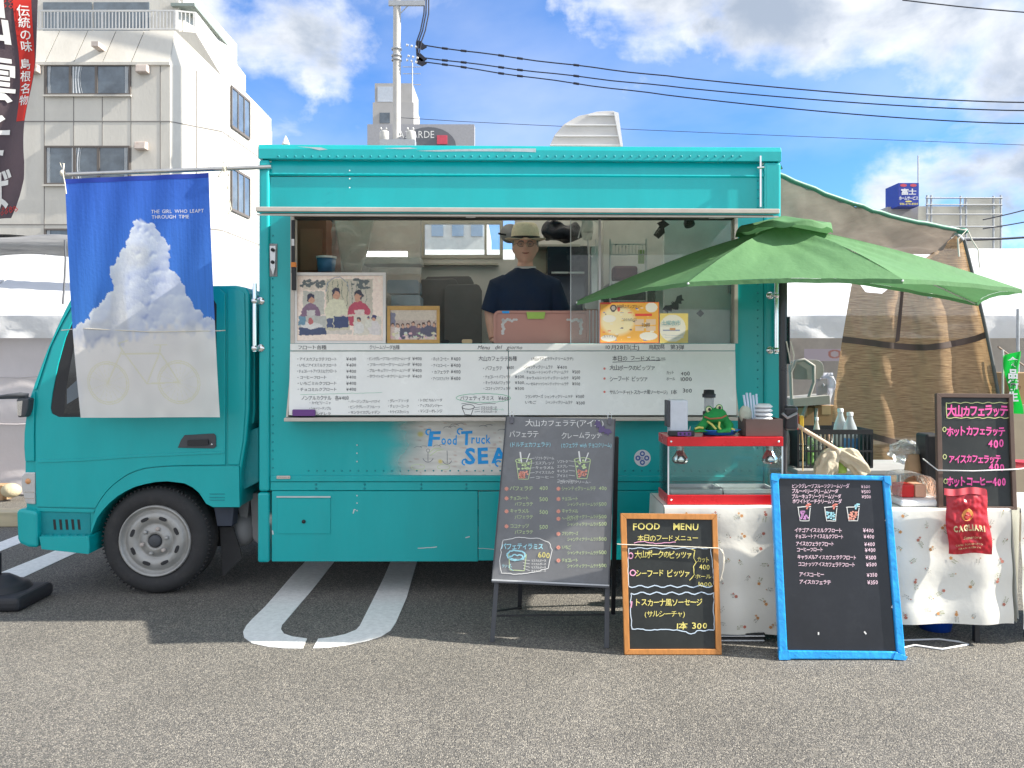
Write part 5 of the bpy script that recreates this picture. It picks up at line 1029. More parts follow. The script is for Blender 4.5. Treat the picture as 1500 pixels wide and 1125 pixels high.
lp_ = Plane(T(878.5, 443, .011), T(965.5, 443, .011), T(878.5, 502.5, -.005)); sheet('print', lambda x, y: lp_.hit(x, y, .0012), [(878.5, 443), (965.5, 442.5), (965.5, 502.5), (878.5, 502.5)], 130, 95, leaflet, lf, mat=attrM('photo_gloss'))
li = Ink('lettering', ink, lf, lp_.hit, .003); li.t('鳥取県スタンプラリー', 903, 451, 5.5, 38).t('のりものパス', 913, 470, 5, 20).t('お得', 940, 478, 6, 12).t('エリアマップ', 884, 494, 4.5, 22); li.done()
lf2 = root('yellow_leaflet', T(987, 502, -.006), 'yellow leaflet with white round panel beside the orange one', 'leaflet')
put('card', MB().prism([T(966.5, 459, .008), T(1008, 459, .008), T(1008, 502.5, -.003), T(966.5, 502.5, -.003)], EY * .003), white_p, lf2)
def yleaf(U, Vv):
    rgb = full(U, (.78, .62, .20)); rgb = blend(rgb, ellm(U, Vv, .45, .5, .46, .46), (.80, .78, .68)); rgb = blend(rgb, rectm(U, Vv, .1, .54, .72, .60), (.2, .25, .4)); rgb = blend(rgb, rectm(U, Vv, .35, .48, .55, .58), (.6, .3, .12))
    for y in (.70, .78): rgb = blend(rgb, 1.0 * (np.abs(Vv - y - .05 * np.sin(U * 3.1)) < .012) * (U > .08) * (U < .85), (.6, .62, .6))
    return rgb
lp2 = Plane(T(966.5, 459, .007), T(1008, 459, .007), T(966.5, 502.5, -.004)); sheet('print', lambda x, y: lp2.hit(x, y, .0012), [(966.5, 459), (1008, 459), (1008, 502.5), (966.5, 502.5)], 50, 50, yleaf, lf2, mat=attrM('photo_gloss'))
li = Ink('lettering', M('leaf_teal', (.1, .35, .4), .6), lf2, lp2.hit, .003); li.t('土曜夜市', 969, 476, 8, 28); li.done()
# pink tray and its twin
pinkM = M('pink_plastic', (.50, .25, .20), .35, var=.04, vs=2); lace = M('lace_white', (.68, .66, .64), .7)
def rrect(x0, y0, x1, y1, r, n=5):
    o = []
    for (cx, cy, a0) in ((x1 - r, y0 + r, -90), (x1 - r, y1 - r, 0), (x0 + r, y1 - r, 90), (x0 + r, y0 + r, 180)):
        for i in range(n + 1): a = R(a0 + 90 * i / n); o.append((cx + r * math.cos(a), cy + r * math.sin(a)))
    return o
pt_ = root('pink_tray', T(790, 503, .06), 'salmon pink tray with white corner ornaments standing upright', 'tray')
put('tray_back', MB().prism([T(x, y, .075) for x, y in rrect(724, 456, 862, 507, 7)], EY * .006), pinkM, pt_, bevel=.002)
put('tray_rim', MB().prism([T(x, y, .062) for x, y in rrect(723, 455, 863, 508, 8)], EY * .012, holes=[[T(x, y, .062) for x, y in rrect(726.5, 458.5, 859.5, 505, 5)]]), pinkM, pt_, bevel=.002)
oi = Ink('corner_ornament', lace, pt_, gpl(.075), .002)
for sx, bx_ in ((1, 737), (-1, 851)):
    for i in range(7): oi.blob(bx_ + sx * i * 3.2, 469 + math.sin(i * 2) * 1.3, 2.3, 2.6 - i * .15)
    for i in range(7): oi.blob(bx_ + math.sin(i * 2) * 1, 469 + i * 3.2, 2.4, 2.2)
oi.done(); 
put('green_tape', MB().prism([T(771, 457, .0605), T(799, 457, .0605), T(797, 467, .0605), T(773, 467, .0605)], EY * .001), M('green_tape', (.35, .55, .10), .5), pt_)
put('blue_tape', MB().prism([T(735, 455.5, .0605), T(746, 455.5, .0605), T(746, 459, .0605), T(736, 459, .0605)], EY * .001), skyb, pt_)
pt2 = root('pink_storage_box', T(872, 503, .10), 'pale pink ribbed box between the tray and the orange leaflet', 'box')
put('box_body', MB().prism([T(x, y, .105) for x, y in rrect(858, 452, 884, 507, 3)], EY * .12), pinkM, pt2, bevel=.003)
put('box_lid', MB().prism([T(x, y, .095) for x, y in rrect(857, 440, 884, 453, 3)], EY * .14), M('lid_milky', (.55, .55, .52), .4), pt2, bevel=.003)
for x in (863, 868, 873): put('box_rib', MB().prism([T(x, 454, .100), T(x + 1.5, 454, .100), T(x + 1.5, 503, .100), T(x, 503, .100)], EY * .005), lace, pt2)
# small things on the counter
for (x, y, w_, h_, c_, nm, lb, ct) in ((652, 498, 12, 5, blackp, 'black_stopper', 'small black stopper lying on the counter beside the gold frame', 'stopper'), (684, 497, 15, 6, M('packet', (.6, .45, .25), .5), 'snack_packet', 'small yellow and white packet on the counter by the man', 'packet')):
    tag(put(nm, MB().prism([T(a_, b_, .1) for a_, b_ in rrect(x - w_ / 2, y, x + w_ / 2, y + h_, 2)], EY * .05), c_, bevel=.003), lb, ct)
# hanging plastic sheets, mask, bats, labels
def crumple(u, v, a=.03, s_=6): return a * noise.noise(V((u * s_, v * s_, 2))) + a * .5 * noise.noise(V((u * s_ * 3, v * s_ * 2, 9)))
def hsheet(x0, y0, x1, y1, ly, name, lb, seed=0, mat=plastic_clear):
    return tag(put(name, MB().grid(lambda u, v: T(x0 + (x1 - x0) * u, y0 + (y1 - y0) * v, ly) + EY * crumple(u + seed, v, .05, 5), 34, 34), mat), lb, 'plastic sheet')
hsheet(486, 318, 618, 402, .30, 'plastic_curtain', 'crumpled clear plastic curtain hanging inside the serving window', 1); hsheet(530, 378, 616, 500, .42, 'plastic_bag', 'clear plastic bag of supplies hanging behind the gold frame', 4)
bb = root('blue_tub', T(476, 400, .5), 'blue and white plastic tub inside behind the photo collage', 'tub'); put('tub_body', MB().lathe(T(478, 398, .42), EZ, [(.001, 0), (.055, 0), (.065, .09), (.06, .09), (.055, .01)], 24), M('tub_blue', (.08, .22, .42), .3), bb); put('tub_lid', MB().lathe(T(478, 398, .42) + EZ * .088, EZ, [(.068, 0), (.068, .014), (.001, .016)], 24), white_p, bb)
for i, (x, y, w_, h_, c_) in enumerate(((590, 410, 46, 20, (.22, .28, .34)), (594, 432, 42, 20, (.30, .38, .44)), (594, 455, 44, 22, (.12, .24, .44)))):
    tag(put('storage_box', MB().prism([T(a_, b_, .62) for a_, b_ in rrect(x - w_ / 2, y, x + w_ / 2, y + h_, 3)], EY * .25), M('box_blue%d' % i, c_, .3), bevel=.006), ['grey blue storage box, topmost in the stack behind the plastic bag', 'pale blue storage box, middle of the stack behind the plastic bag', 'deep blue storage box, lowest in the stack behind the plastic bag'][i], 'box')
mk = root('face_mask', T(860, 330, .1), 'white face mask hanging by its loops inside the window', 'mask')
put('mask_sheet', MB().grid(lambda u, v: T(860 + (u - .5) * (13 + 4 * math.sin(v * 3.1)), 318 + 34 * v, .10) + EY * .01 * math.cos(u * 6 + v * 9), 8, 14), M('mask_white', (.85, .85, .8), .8, transl=.3), mk)
put('mask_nose_wire', MB().tube([T(855, 339, .09), T(868, 339, .09)], .008, 8), M('mask_white'), mk)
put('mask_loop', MB().tube([T(861, 351, .1), T(862, 372, .1), T(867, 377, .1), T(872, 370, .1), T(873, 351, .1)], .0045, 8), white_p, mk); put('mask_loop', MB().tube([T(847, 349, .1), T(851, 334, .1), T(856, 320, .1)], .004, 8), white_p, mk); put('mask_loop', MB().tube([T(868, 322, .1), T(880, 328, .1), T(876, 345, .1)], .004, 8), white_p, mk)
def bat(cx, cy, w, ang, hitf, lb, off=.004, mat=None):
    o = root('paper_bat', hitf(cx, cy, off), lb, 'bat decoration', 'paper bats')
    pts = [(0, -.10), (.035, -.20), (.06, -.09), (.16, -.12), (.30, -.22), (.5, -.16), (.42, -.02), (.44, .10), (.33, .03), (.26, .14), (.17, .05), (.08, .18), (0, .24)]; pts = pts + [(-x, y) for x, y in reversed(pts[1:-1])]
    ca, sa = math.cos(R(ang)), math.sin(R(ang)); put('wings', MB().prism([hitf(cx + (x * ca - y * sa) * w, cy + (x * sa + y * ca) * w, off) for x, y in pts], (hitf(cx, cy, off - .002) - hitf(cx, cy, off))), mat or M('bat_purple', (.03, .025, .07), .6), o)
bat(988, 447, 36, -38, gpl(.33), 'small dark paper bat stuck on the white partition')
lab = Ink('ribbon', M('ribbon_dark', (.06, .06, .07), .6), None, gpl(.08), .0)
rb_ = root('ribbon_label', T(968, 335, .08), 'dark ribbon tag hanging in the upper window', 'tag'); m = MB().prism([T(x, y, .08) for x, y in ((957, 344), (966, 331), (962, 327), (972, 322), (981, 329), (973, 334), (974, 341), (965, 350))], EY * .002); put('ribbon_cloth', m, M('ribbon_dark', (.06, .06, .07), .6), rb_)
li = Ink('lettering', inkw, rb_, gpl(.08), .002); li.t('Open', 961, 344, 6, 11, ang=-52); li.done()
ds_ = root('diamond_sticker', T(1026, 459, .33), 'small dark diamond shaped sticker on the white partition', 'sticker'); put('sticker_face', MB().prism([T(x, y, .337) for x, y in ((1020, 459), (1026, 453.5), (1031.5, 459), (1026, 464.5))], EY * .002), inkgr, ds_)
er = root('whiteboard_eraser', L(lx_of(444, -.13), -.13, zl), 'purple and black eraser on the ledge end of the menu boards', 'eraser')
put('eraser_body', MB().prism([T(x, y, -.14) for x, y in rrect(428, 600.5, 461, 609.3, 3)], EY * .03), M('eraser_black', (.04, .035, .06), .5), er, bevel=.003); put('eraser_pad', MB().prism([T(x, y, -.142) for x, y in rrect(434, 602, 450, 608, 2)], EY * .0018), M('eraser_purple', (.22, .05, .30), .6), er)

# ---------------------------------------------------------------- A-frame board
ZA = .0
ab = root('folding_board_sign', G(805, 935), 'tall grey folding chalkboard with drink drawings leaning before the truck', 'board')
AP = Plane(P(721, 849, 4.08), P(892, 857, 4.02), P(742, 609.6, 4.32))
apts = [(741.8, 609.6), (901, 614), (892, 857), (721, 849)]
put('board_panel', MB().prism([AP.hit(x, y) for x, y in apts], -AP.n * .018), slate, ab, bevel=.003)
def edge(p, q, w=.009, d=.012, mat=None, parent=ab, pl=AP, nm='board_edge'):
    a_ = pl.hit(*p); b_ = pl.hit(*q); dx = (b_ - a_); Ln = dx.length; dx.normalize(); sd_ = pl.n.cross(dx); return put(nm, MB().box((-.002, -w, -.004), (Ln + .002, w, d), (dx, sd_, pl.n), a_), mat or darkgrey, parent, bevel=.002)
edge((721, 850.5), (892, 858.5), .007, .014, M('white_rail', (.5, .52, .54), .5)); edge((721, 852), (892, 860), .005, .016)
edge((741.8, 609.6), (721, 849), .003, .006); edge((901, 614), (892, 857), .003, .006)
for (x0, y0, x1, y1, w_) in ((727.5, 852, 721, 940, 0), (889.5, 858, 888.5, 949, 0)):
    b_ = G(x1, y1); a_ = AP.hit(x0, y0, -.01); d_ = (a_ - b_).normalized(); s_ = V((1, 0, 0)); put('leg', MB().box((-.012, -.012, 0), (.012, .012, (a_ - b_).length), (s_, d_.cross(s_), d_), b_), darkgrey, ab, bevel=.002)
for (x0, y0, x1, y1) in ((770, 640, 761, 891.6), (903, 640, 898, 899)):
    b_ = G(x1, y1); a_ = AP.hit(x0, y0, -.03); d_ = (a_ - b_).normalized(); s_ = V((1, 0, 0)); put('leg', MB().box((-.012, -.012, 0), (.012, .012, (a_ - b_).length), (s_, d_.cross(s_), d_), b_), blackp, ab, bevel=.002)
put('stay_bar', MB().tube([G(724, 890.5, .12) if False else P(728, 895, 4.2), P(762, 890, 4.55)], .006, 8), blackp, ab); put('stay_bar', MB().tube([P(728, 902, 4.15), P(892, 900, 4.15)], .005, 8), blackp, ab)
for x, y in ((749.5, 611), (893, 613)):
    put('clip', MB().prism([AP.hit(a_, b_, .012) for a_, b_ in rrect(x - 2.6, y - 1, x + 2.6, y + 9, 1.2)], -AP.n * .010), M('clip_grey', (.12, .12, .14), .4), ab, bevel=.002); put('clip_ring', MB().tube([AP.hit(x - 2, y, .01), AP.hit(x - 3, y - 5, .005), AP.hit(x, y - 8, .0), AP.hit(x + 3, y - 5, .005), AP.hit(x + 2, y, .01)], .0022, 6), chrome, ab)
Ak = lambda x, y: (700 + x / 3.127, 600 + y / 3.127)
aw = Ink('chalk_writing', inkw, ab, AP.hit, .002); ay = Ink('chalk_writing', inkg, ab, AP.hit, .002); ac = Ink('chalk_writing', inkb, ab, AP.hit, .002); ar = Ink('chalk_writing', M('chalk_salmon', (.8, .35, .27), .8), ab, AP.hit, .002)
aw.t('大山カフェラテ(アイス)', 770, 624, 11, 115).t('パフェラテ', 746, 640, 10.5, 43).t('クレームラッテ', 822, 642, 10.5, 60); ac.t('(ドルチェカフェラテ)', 747, 654, 8, 60).t('(カフェラテ with チョコクリーム)', 822, 655, 8, 74)
for cx, cy in ((767, 690), (853, 689)):
    ay.line([(cx - 11, cy - 15), (cx - 7, cy + 12), (cx + 7, cy + 12), (cx + 12, cy - 15)], .9, .2).arc(cx, cy - 15, 12, 3.5, .9, wob=.2); aw.line([(cx - 5, cy - 28), (cx - 3, cy - 12)], 2.2).line([(cx + 9, cy - 26), (cx + 4, cy - 13)], 1.6)
    for i in range(40): ar.blob(cx + random.uniform(-6, 6), cy + random.uniform(0, 10), 1.6, 1.2) if i < 26 else ay.blob(cx + random.uniform(-8, 8), cy + random.uniform(-16, -2), 1.8, 1.4)
for i, t_ in enumerate(('ソフトクリーム', 'エスプレッソ', 'キャラメル', 'アイスミルク', 'コーヒー')): aw.t(t_, 784, 673 + i * 7, 5.2, 28); aw.t(t_[:4], 816, 677 + i * 7 + 1, 5, 16); aw.line([(776, 672 + i * 7), (783, 671 + i * 7)], .5).line([(833, 675 + i * 7), (842, 676 + i * 7)], .5)
aw.t('~さわやかクリーム~', 816, 708, 5, 50)
def stars(x, y): ar.line([(x - 3, y), (x + 3, y)], 1.3).line([(x, y - 3), (x, y + 3)], 1.3).line([(x - 2.2, y - 2.2), (x + 2.2, y + 2.2)], 1.1).line([(x - 2.2, y + 2.2), (x + 2.2, y - 2.2)], 1.1)
for (a_, b_, p_, y) in (('パフェラテ', '', '400', 718), ('チョコレート', 'パフェラテ', '500', 732), ('キャラメル', 'パフェラテ', '500', 751), ('ココナッツ', 'パフェラテ', '500', 773)):
    stars(742, y - 3 + 1); ay.t(a_, 747, y, 7, 34 if not b_ else 28).t(p_, 790, y if not b_ else y + 2, 8.5, 13)
    if b_: ay.t(b_, 754, y + 8.5, 6.4, 27)
for (a_, b_, y) in (('シャンティクリームラテ', '', 718), ('チョコレート', 'シャンティクリームラテ', 733), ('キャラメル', 'シャンティクリームラテ', 751), ('ヘーゼルナッツ', 'シャンティクリームラテ', 762), ('フランボワーズ', 'シャンティクリームラテ', 784), ('いちご', 'シャンティクリームラテ', 804), ('チョコレート', 'シャンティクリームラテ', 823)):
    stars(818, y - 2); ay.t(a_, 823, y, 6.6, 50 if not b_ else (24 if len(a_) > 4 else 14)).t('500' if b_ else '400', 877, y + (8 if b_ else 0), 7.5, 12)
    if b_: ay.t(b_, 831, y + 8, 6, 46)
ac.t('パフェティラミス', 734, 804, 10, 62, bold=.02).arc(756, 813, 13, 7, 2.2, wob=1.0).arc(757, 817, 11, 4, 2, wob=1.0).t('クリーム', 735, 831, 5, 15).line([(748, 826), (745, 831), (752, 836)], .8); ac.done()
yy = Ink('chalk_writing', inky, ab, AP.hit, .002); yy.t('600', 788, 817, 11, 18); yy.done()
ay.line([(745, 811), (747, 835), (768, 836), (771, 812)], 1, .2); aw.line([(737, 791), (760, 787), (790, 789), (804, 794), (809, 806), (806, 820), (803, 832), (785, 838), (760, 841), (735, 840), (732, 826), (734, 805), (737, 791)], 1, .7)
for i in range(4): aw.t('マスカルポーネ', 778, 823 + i * 5, 4.4, 22).line([(766, 820 + i * 4), (776, 821 + i * 5)], .5)
aw.done(); ay.done(); ar.done()
bat(882, 628, 30, 38, AP.hit, 'purple paper bat clipped on the upper corner of the grey chalkboard', .006, M('bat_purple2', (.12, .09, .2), .6))

# ---------------------------------------------------------------- framed food menu board
fm_ = root('food_menu_board', G(985, 958), 'black chalkboard with orange wooden frame reading FOOD MENU', 'board')
MP = Plane(P(915, 959, 3.875), P(1057, 959, 3.875), P(909, 752, 4.0)); o_ = [(909, 752), (1050.5, 753), (1057.5, 959), (915, 959)]; i_c = [(917.5, 760), (1043.5, 761.5), (1049, 951), (922.5, 951.5)]
put('board_panel', MB().prism([MP.hit(x, y, .0) for x, y in i_c], -MP.n * .008), blackboard, fm_)
for a_, b_, c_, d_ in ((o_[0], o_[1], i_c[1], i_c[0]), (o_[3], o_[2], i_c[2], i_c[3]), (o_[0], i_c[0], i_c[3], o_[3]), (o_[1], i_c[1], i_c[2], o_[2])): put('frame_bar', MB().prism([MP.hit(*q, .012) for q in (a_, b_, c_, d_)], -MP.n * .022), wood, fm_, bevel=.002)
wy = Ink('chalk_writing', inky, fm_, MP.hit, .002); wy.t('FOOD   MENU', 927, 776, 13.5, 97, bold=.012).t('本日のフードメニュー', 934, 792, 10, 89).t('大山ポークのピッツァ', 930, 817, 12, 84, bold=.01).t('シーフード ピッツァ', 931, 844, 11.5, 80, bold=.01).t('カット', 1021, 823, 9, 19).t('400', 1024, 834, 10, 16).t('ホール', 1018, 847, 7, 24).t('1000', 1023, 859, 9, 20)
wy.t('トスカーナ風ソーセージ', 930, 887, 12, 99, bold=.01).t('(サルシーチャ)', 944, 903, 10, 60).t('1本 300', 991, 921, 12, 46, bold=.01).line([(1012, 804), (1018, 806), (1016, 818), (1020, 824), (1016, 830), (1017, 842), (1010, 850)], 1.1, .3); wy.done()
wp_ = Ink('chalk_writing', inkp, fm_, MP.hit, .002); wp_.line([(929, 795), (940, 793), (960, 796), (990, 794)], 1, .6).arc(924, 814, 3, 4, 1.6, wob=.2).arc(927, 839, 4, 4, 1.6, wob=.2).line([(925, 881), (924, 890)], 2.5, .3); wp_.done()
wl_ = Ink('chalk_writing', M('chalk_paleblue', (.6, .72, .85), .8), fm_, MP.hit, .002)
def wavy(x0, x1, y, a=1.6, s_=0): return [(x0 + (x1 - x0) * i / 26, y + a * math.sin(i * 1.35 + s_)) for i in range(27)]
wl_.line(wavy(921, 1040, 803, .9), 1.1).line(wavy(921, 1044, 859), 1.5).line([(921, 803), (920, 830), (921, 858)], 1.1, .5).line([(1041, 804), (1044, 830), (1046, 858)], 1, .5).line(wavy(924, 1046, 869, 1.8), 1.6).line([(925, 869), (923, 895), (926, 921)], 1.2, .8).line([(1046, 869), (1045, 895), (1046, 923)], 1.2, .8).line([(926, 921), (950, 923), (980, 922), (1000, 924), (1012, 929), (1022, 924), (1046, 923)], 1.4, .8); wl_.done()
put('tie_string', MB().tube([MP.hit(904, 797, .02), MP.hit(909, 797.5, .02), MP.hit(980, 800, .018), MP.hit(1052, 803, .02), MP.hit(1058, 806, .02), MP.hit(1061, 820, .015), MP.hit(1057, 845, .012), MP.hit(1059, 850, .012)], .0028, 6), cream, fm_); put('tie_string', MB().tube([MP.hit(1054, 803, .02), MP.hit(1060, 812, .03), MP.hit(1060, 832, .03), MP.hit(1055, 851, .02)], .0024, 6), cream, fm_)

# ---------------------------------------------------------------- blue taped board
bbd = root('blue_edged_board', G(1234, 965), 'tall black menu board edged with shiny blue tape', 'board')
LPn = Plane(P(1142, 966, 3.81), P(1327, 966, 3.81), P(1130, 694, 3.99)); o_ = [(1130, 694), (1303, 697), (1327.5, 966), (1142, 966)]; i_c = [(1141, 701), (1294, 704), (1314.5, 954.5), (1154, 953)]
put('board_panel', MB().prism([LPn.hit(x, y, .0) for x, y in i_c], -LPn.n * .01), M('board_gloss_black', (.02, .022, .028), .22, var=.3, vs=3, dirt=.3, dcol=(.06, .065, .07), ds=4), bbd)
bluet = M('blue_tape', (.01, .33, .78), .3, var=.16, vs=7, coat=.5, bump=.008, bs=22)
for a_, b_, c_, d_ in ((o_[0], o_[1], i_c[1], i_c[0]), (o_[3], o_[2], i_c[2], i_c[3]), (o_[0], i_c[0], i_c[3], o_[3]), (o_[1], i_c[1], i_c[2], o_[2])): put('taped_edge', MB().prism([LPn.hit(*q, .014) for q in (a_, b_, c_, d_)], -LPn.n * .028), bluet, bbd, bevel=.006, bseg=3)
for q in ([(1130, 693), (1145, 694), (1140, 706), (1129, 703)], [(1294, 697), (1305, 697), (1306, 712), (1296, 706)], [(1312, 955), (1330, 962), (1327, 967.5), (1308, 966)], [(1141, 954), (1156, 952), (1158, 967), (1141, 967)]): put('tape_fold', MB().prism([LPn.hit(*p, .0185) for p in q], -LPn.n * .004), bluet, bbd, bevel=.002)
wq = Ink('chalk_writing', M('marker_pale_pink', (.85, .62, .72), .7), bbd, LPn.hit, .002)
for i, (t_, w_) in enumerate((('ピンクグレープフルーツクリームソーダ', 84), ('ブルーベリークリームソーダ', 68), ('ブルーキュラソークリームソーダ', 72), ('ホワイトピーチクリームソーダ', 72))): wq.t(t_, 1160, 714.5 + i * 7.6, 7, w_, bold=.012).t('¥500', 1261 + i * .5, 715 + i * 7.4, 6.6, 14) if i < 3 else wq.t(t_, 1161, 737, 7, w_, bold=.012)
for i, (t_, y, x, w_, p_) in enumerate((('イチゴアイスミルクフロート', 779, 1164, 70, '¥400'), ('チョコレートアイスミルクフロート', 788, 1165, 71, '¥400'), ('アイスカフェラテフロート', 799, 1166, 56, '¥400'), ('コーヒーフロート', 807.5, 1167, 39, '¥400'), ('キャラメルアイスカフェラテフロート', 818.5, 1168, 87, '¥500'), ('ココナッツアイスカフェラテフロート', 829, 1169, 84, '¥500'), ('アイスコーヒー', 844, 1171, 36, '¥350'), ('アイスカフェラテ', 855, 1171, 46, '¥350'))): wq.t(t_, x, y, 7.2, w_, bold=.012, ang=.6).t(p_, 1264 + i * .9, y + .8, 7.6, 16, bold=.012)
wq.done()
for cx, m_, rim in ((1178, M('chalk_lilac', (.62, .3, .6), .8), inkp), (1217, inkb, inkb), (1249.5, M('chalk_salmon'), inkw)):
    dq = Ink('cup_drawing', inkw, bbd, LPn.hit, .002); dq.line([(cx - 9, 744), (cx - 6, 763), (cx + 7, 763), (cx + 9, 744)], 1, .3).line([(cx - 10, 743), (cx + 10, 742)], 1.2, .3).done(); dq = Ink('cup_drawing', m_, bbd, LPn.hit, .002)
    for i in range(26): dq.blob(cx + random.uniform(-6, 6), 749 + random.uniform(0, 12), 1.5, 1.1)
    dq.done(); dq = Ink('cup_drawing', inkr if cx != 1249.5 else inkb, bbd, LPn.hit, .002); dq.line([(cx + 4, 746), (cx + 6, 738), (cx + 10, 739)], 2.2, .4).blob(cx + 5, 741, 3, 2.2); dq.done()
sp2 = Ink('light_speck', inkw, bbd, LPn.hit, .002)
for q in ([(1266, 925), (1269, 929)], [(1199, 926), (1199, 930)], [(1297, 761), (1300, 763)], [(1305, 811), (1307, 813)], [(1306, 888), (1311, 891)]): sp2.line(q, 2 if q[0][0] < 1290 else 4)
sp2.done()

# ---------------------------------------------------------------- tables with flowered cloth
clM = M('table_cloth_vinyl', (.76, .75, .69), .42, var=.03, vs=3, bump=.005, bs=7)
FLO = [M('print_orange', (.62, .30, .10), .5, var=.2, vs=30), M('print_rust', (.50, .17, .12), .5, var=.2, vs=30), M('print_sage', (.36, .38, .24), .5, var=.2, vs=30), M('print_grey', (.42, .42, .38), .5)]
def sprigs(parent, x0, x1, s0, s1, surf, seed):
    rg = random.Random(seed); inks = [Ink('flower_print', m_, parent, lambda x, y, off=0: surf(x / 1000, y / 1000), .0) for m_ in FLO]; pts = []
    for _ in range(900):
        x, y = rg.uniform(x0, x1) * 1000, rg.uniform(s0, s1) * 1000
        if all((x - a) ** 2 + (y - b) ** 2 > 78 ** 2 for a, b in pts): pts.append((x, y))
    for (x, y) in pts:
        kind = rg.random(); ang = rg.uniform(0, 6.28); L_ = rg.uniform(26, 44); ca, sa = math.cos(ang), math.sin(ang); bend = rg.uniform(-.5, .5); st_i = inks[rg.choice((2, 3))]
        q = [(x + ca * L_ * t - sa * bend * L_ * t * t, y + sa * L_ * t + ca * bend * L_ * t * t) for t in (0, .33, .66, 1)]; st_i.line(q, 1.3)
        for t in (.3, .5, .7, .9):
            for s_ in (-1, 1):
                if rg.random() < .75: bx_, by_ = x + ca * L_ * t, y + sa * L_ * t + ca * bend * L_ * t * t; lx_, ly_ = bx_ - sa * s_ * 7 + ca * 3, by_ + ca * s_ * 7 + sa * 3; st_i.blob(lx_, ly_, rg.uniform(2.2, 4.2), rg.uniform(1.8, 3), 6)
        if kind < .55:
            fi_ = inks[0 if rg.random() < .6 else 1]
            for k_ in range(5): a_ = ang + 6.283 * k_ / 5; fi_.blob(x + 5.2 * math.cos(a_), y + 5.2 * math.sin(a_), 4.2, 3.6, 7)
            inks[1].blob(x, y, 2.2, 2.2, 6)
            if rg.random() < .6:
                for k_ in range(4): a_ = 6.283 * k_ / 4; fi_.blob(x + 15 * ca + 3.6 * math.cos(a_), y - 13 + 3.6 * math.sin(a_), 3, 2.6, 6)
        else: inks[rg.choice((0, 1, 1))].blob(q[-1][0], q[-1][1], 3.6, 3, 7)
    for i_ in inks: i_.done()
def table(x0, x1, yf, yb, zt, drop, lb, lb2, side=False, seed=0):
    t = root('folding_table', ((x0 + x1) / 2, (yf + yb) / 2, 0), lb, 'table'); put('table_top', MB().box((x0 + .01, yf + .01, zt - .03), (x1 - .01, yb - .01, zt - .004)), M('table_grey', (.4, .4, .4), .5), t, bevel=.004)
    for X in (x0 + .08, x1 - .14):
        for Y in (yf + .06, yb - .06): put('leg', MB().box((X - .014, Y - .014, .0), (X + .014, Y + .014, zt - .031)), blackp, t, bevel=.003)
    c = root('tablecloth', ((x0 + x1) / 2, (yf + yb) / 2, zt), lb2, 'tablecloth')
    # one draped sheet: back edge, top, front fall
    Lt = yb - yf
    def fn(u, v):
        s_ = v * (Lt + drop); x = x0 + (x1 - x0) * u; w_ = 0
        if s_ < Lt - .008: return V((x, yb - s_, zt + .002 + .002 * noise.noise(V((x * 8, s_ * 8, seed)))))
        d = s_ - Lt; k_ = max(0, d) / drop
        f_ = .020 * noise.noise(V((x * 5 + seed, d * .8, 3))) + .012 * math.sin(x * 19 + 3 * noise.noise(V((x * 2, 1, seed))))
        edge_ = .012 * math.sin(x * 9 + seed) + .03 * max(0, (u - .8)) 
        return V((x + .02 * (u - .5) * k_, yf - .004 - .022 * k_ - f_ * (.15 + k_) - .004 * math.sin(d * 26), zt + .002 - max(0, d) * (1 + edge_ * .4)))
    put('cloth_sheet', MB().grid(fn, 110, 70), clM, c)
    sprigs(c, x0 + .03, x1 - .03, Lt + .03, Lt + drop - .03, lambda x, y: fn((x - x0) / (x1 - x0), y / (Lt + drop)) + V((0, -.0028, 0)), seed)
    for s_, X in ((-1, x0), (1, x1)):
        def fs(u, v, X=X, s_=s_): y = yb - (yb - yf) * u; d = drop * .96 * v; return V((X + s_ * (.004 + .02 * v + .012 * math.sin(y * 30) * v), y - .004 * (u > .99) - .022 * v * u, zt + .002 - d))
        put('side_fall', MB().grid(fs, 20, 20), clM, c)
    return t
table(.80, 1.62, 4.06, 4.46, .705, .665, 'folding table carrying the red edged display case', 'flowered tablecloth beneath the red display case', seed=1)
table(1.66, 2.57, 3.99, 4.46, .705, .585, 'folding table carrying the pink lettered sign', 'flowered tablecloth beneath the pink lettered sign', seed=5)
table(2.66, 3.6, 4.05, 4.50, .70, .62, 'folding table at the far end of the row', 'flowered tablecloth cut by the picture edge beyond the red bag', seed=9)
for i in range(4):
    z0 = .004 + i * .013; tag(put('folded_board', MB().box((.93 + i * .004, 4.06 - .02 - i * .003, z0), (1.32, 4.4, z0 + .007)), white_p if i % 2 == 0 else blackp, bevel=.003), ['white folded panel, lowest of the stack under the table', 'black folded panel second from the ground under the table', 'white folded panel second from the top under the table', 'black folded panel, topmost of the stack under the table'][i], 'panel', 'folded panels under the table')
bk = root('blue_tub', V((P(1369, 0, 4.25).x, 4.25, 0)), 'blue round tub on the ground under the flowered table', 'tub', None); put('tub_body', MB().lathe((P(1369, 0, 4.25).x, 4.25, .002), EZ, [(.001, 0), (.08, 0), (.10, .10), (.105, .105), (.095, .10), (.075, .01)], 28), M('deep_blue', (.01, .08, .5), .35), bk); put('tub_rim', MB().lathe((P(1369, 0, 4.25).x, 4.25, .10), EZ, [(.10, 0), (.112, .002), (.112, .012), (.10, .014)], 28), M('deep_blue'), bk)
tag(put('white_cable', MB().tube([G(1322, 938, .006), G(1345, 937, .006), G(1375, 936, .006), G(1405, 940, .006), G(1418, 944, .006), G(1380, 951, .006), G(1340, 945, .006), G(1322, 949, .006)], .005, 8), white_p), 'white cable looped on the asphalt under the table', 'cable')

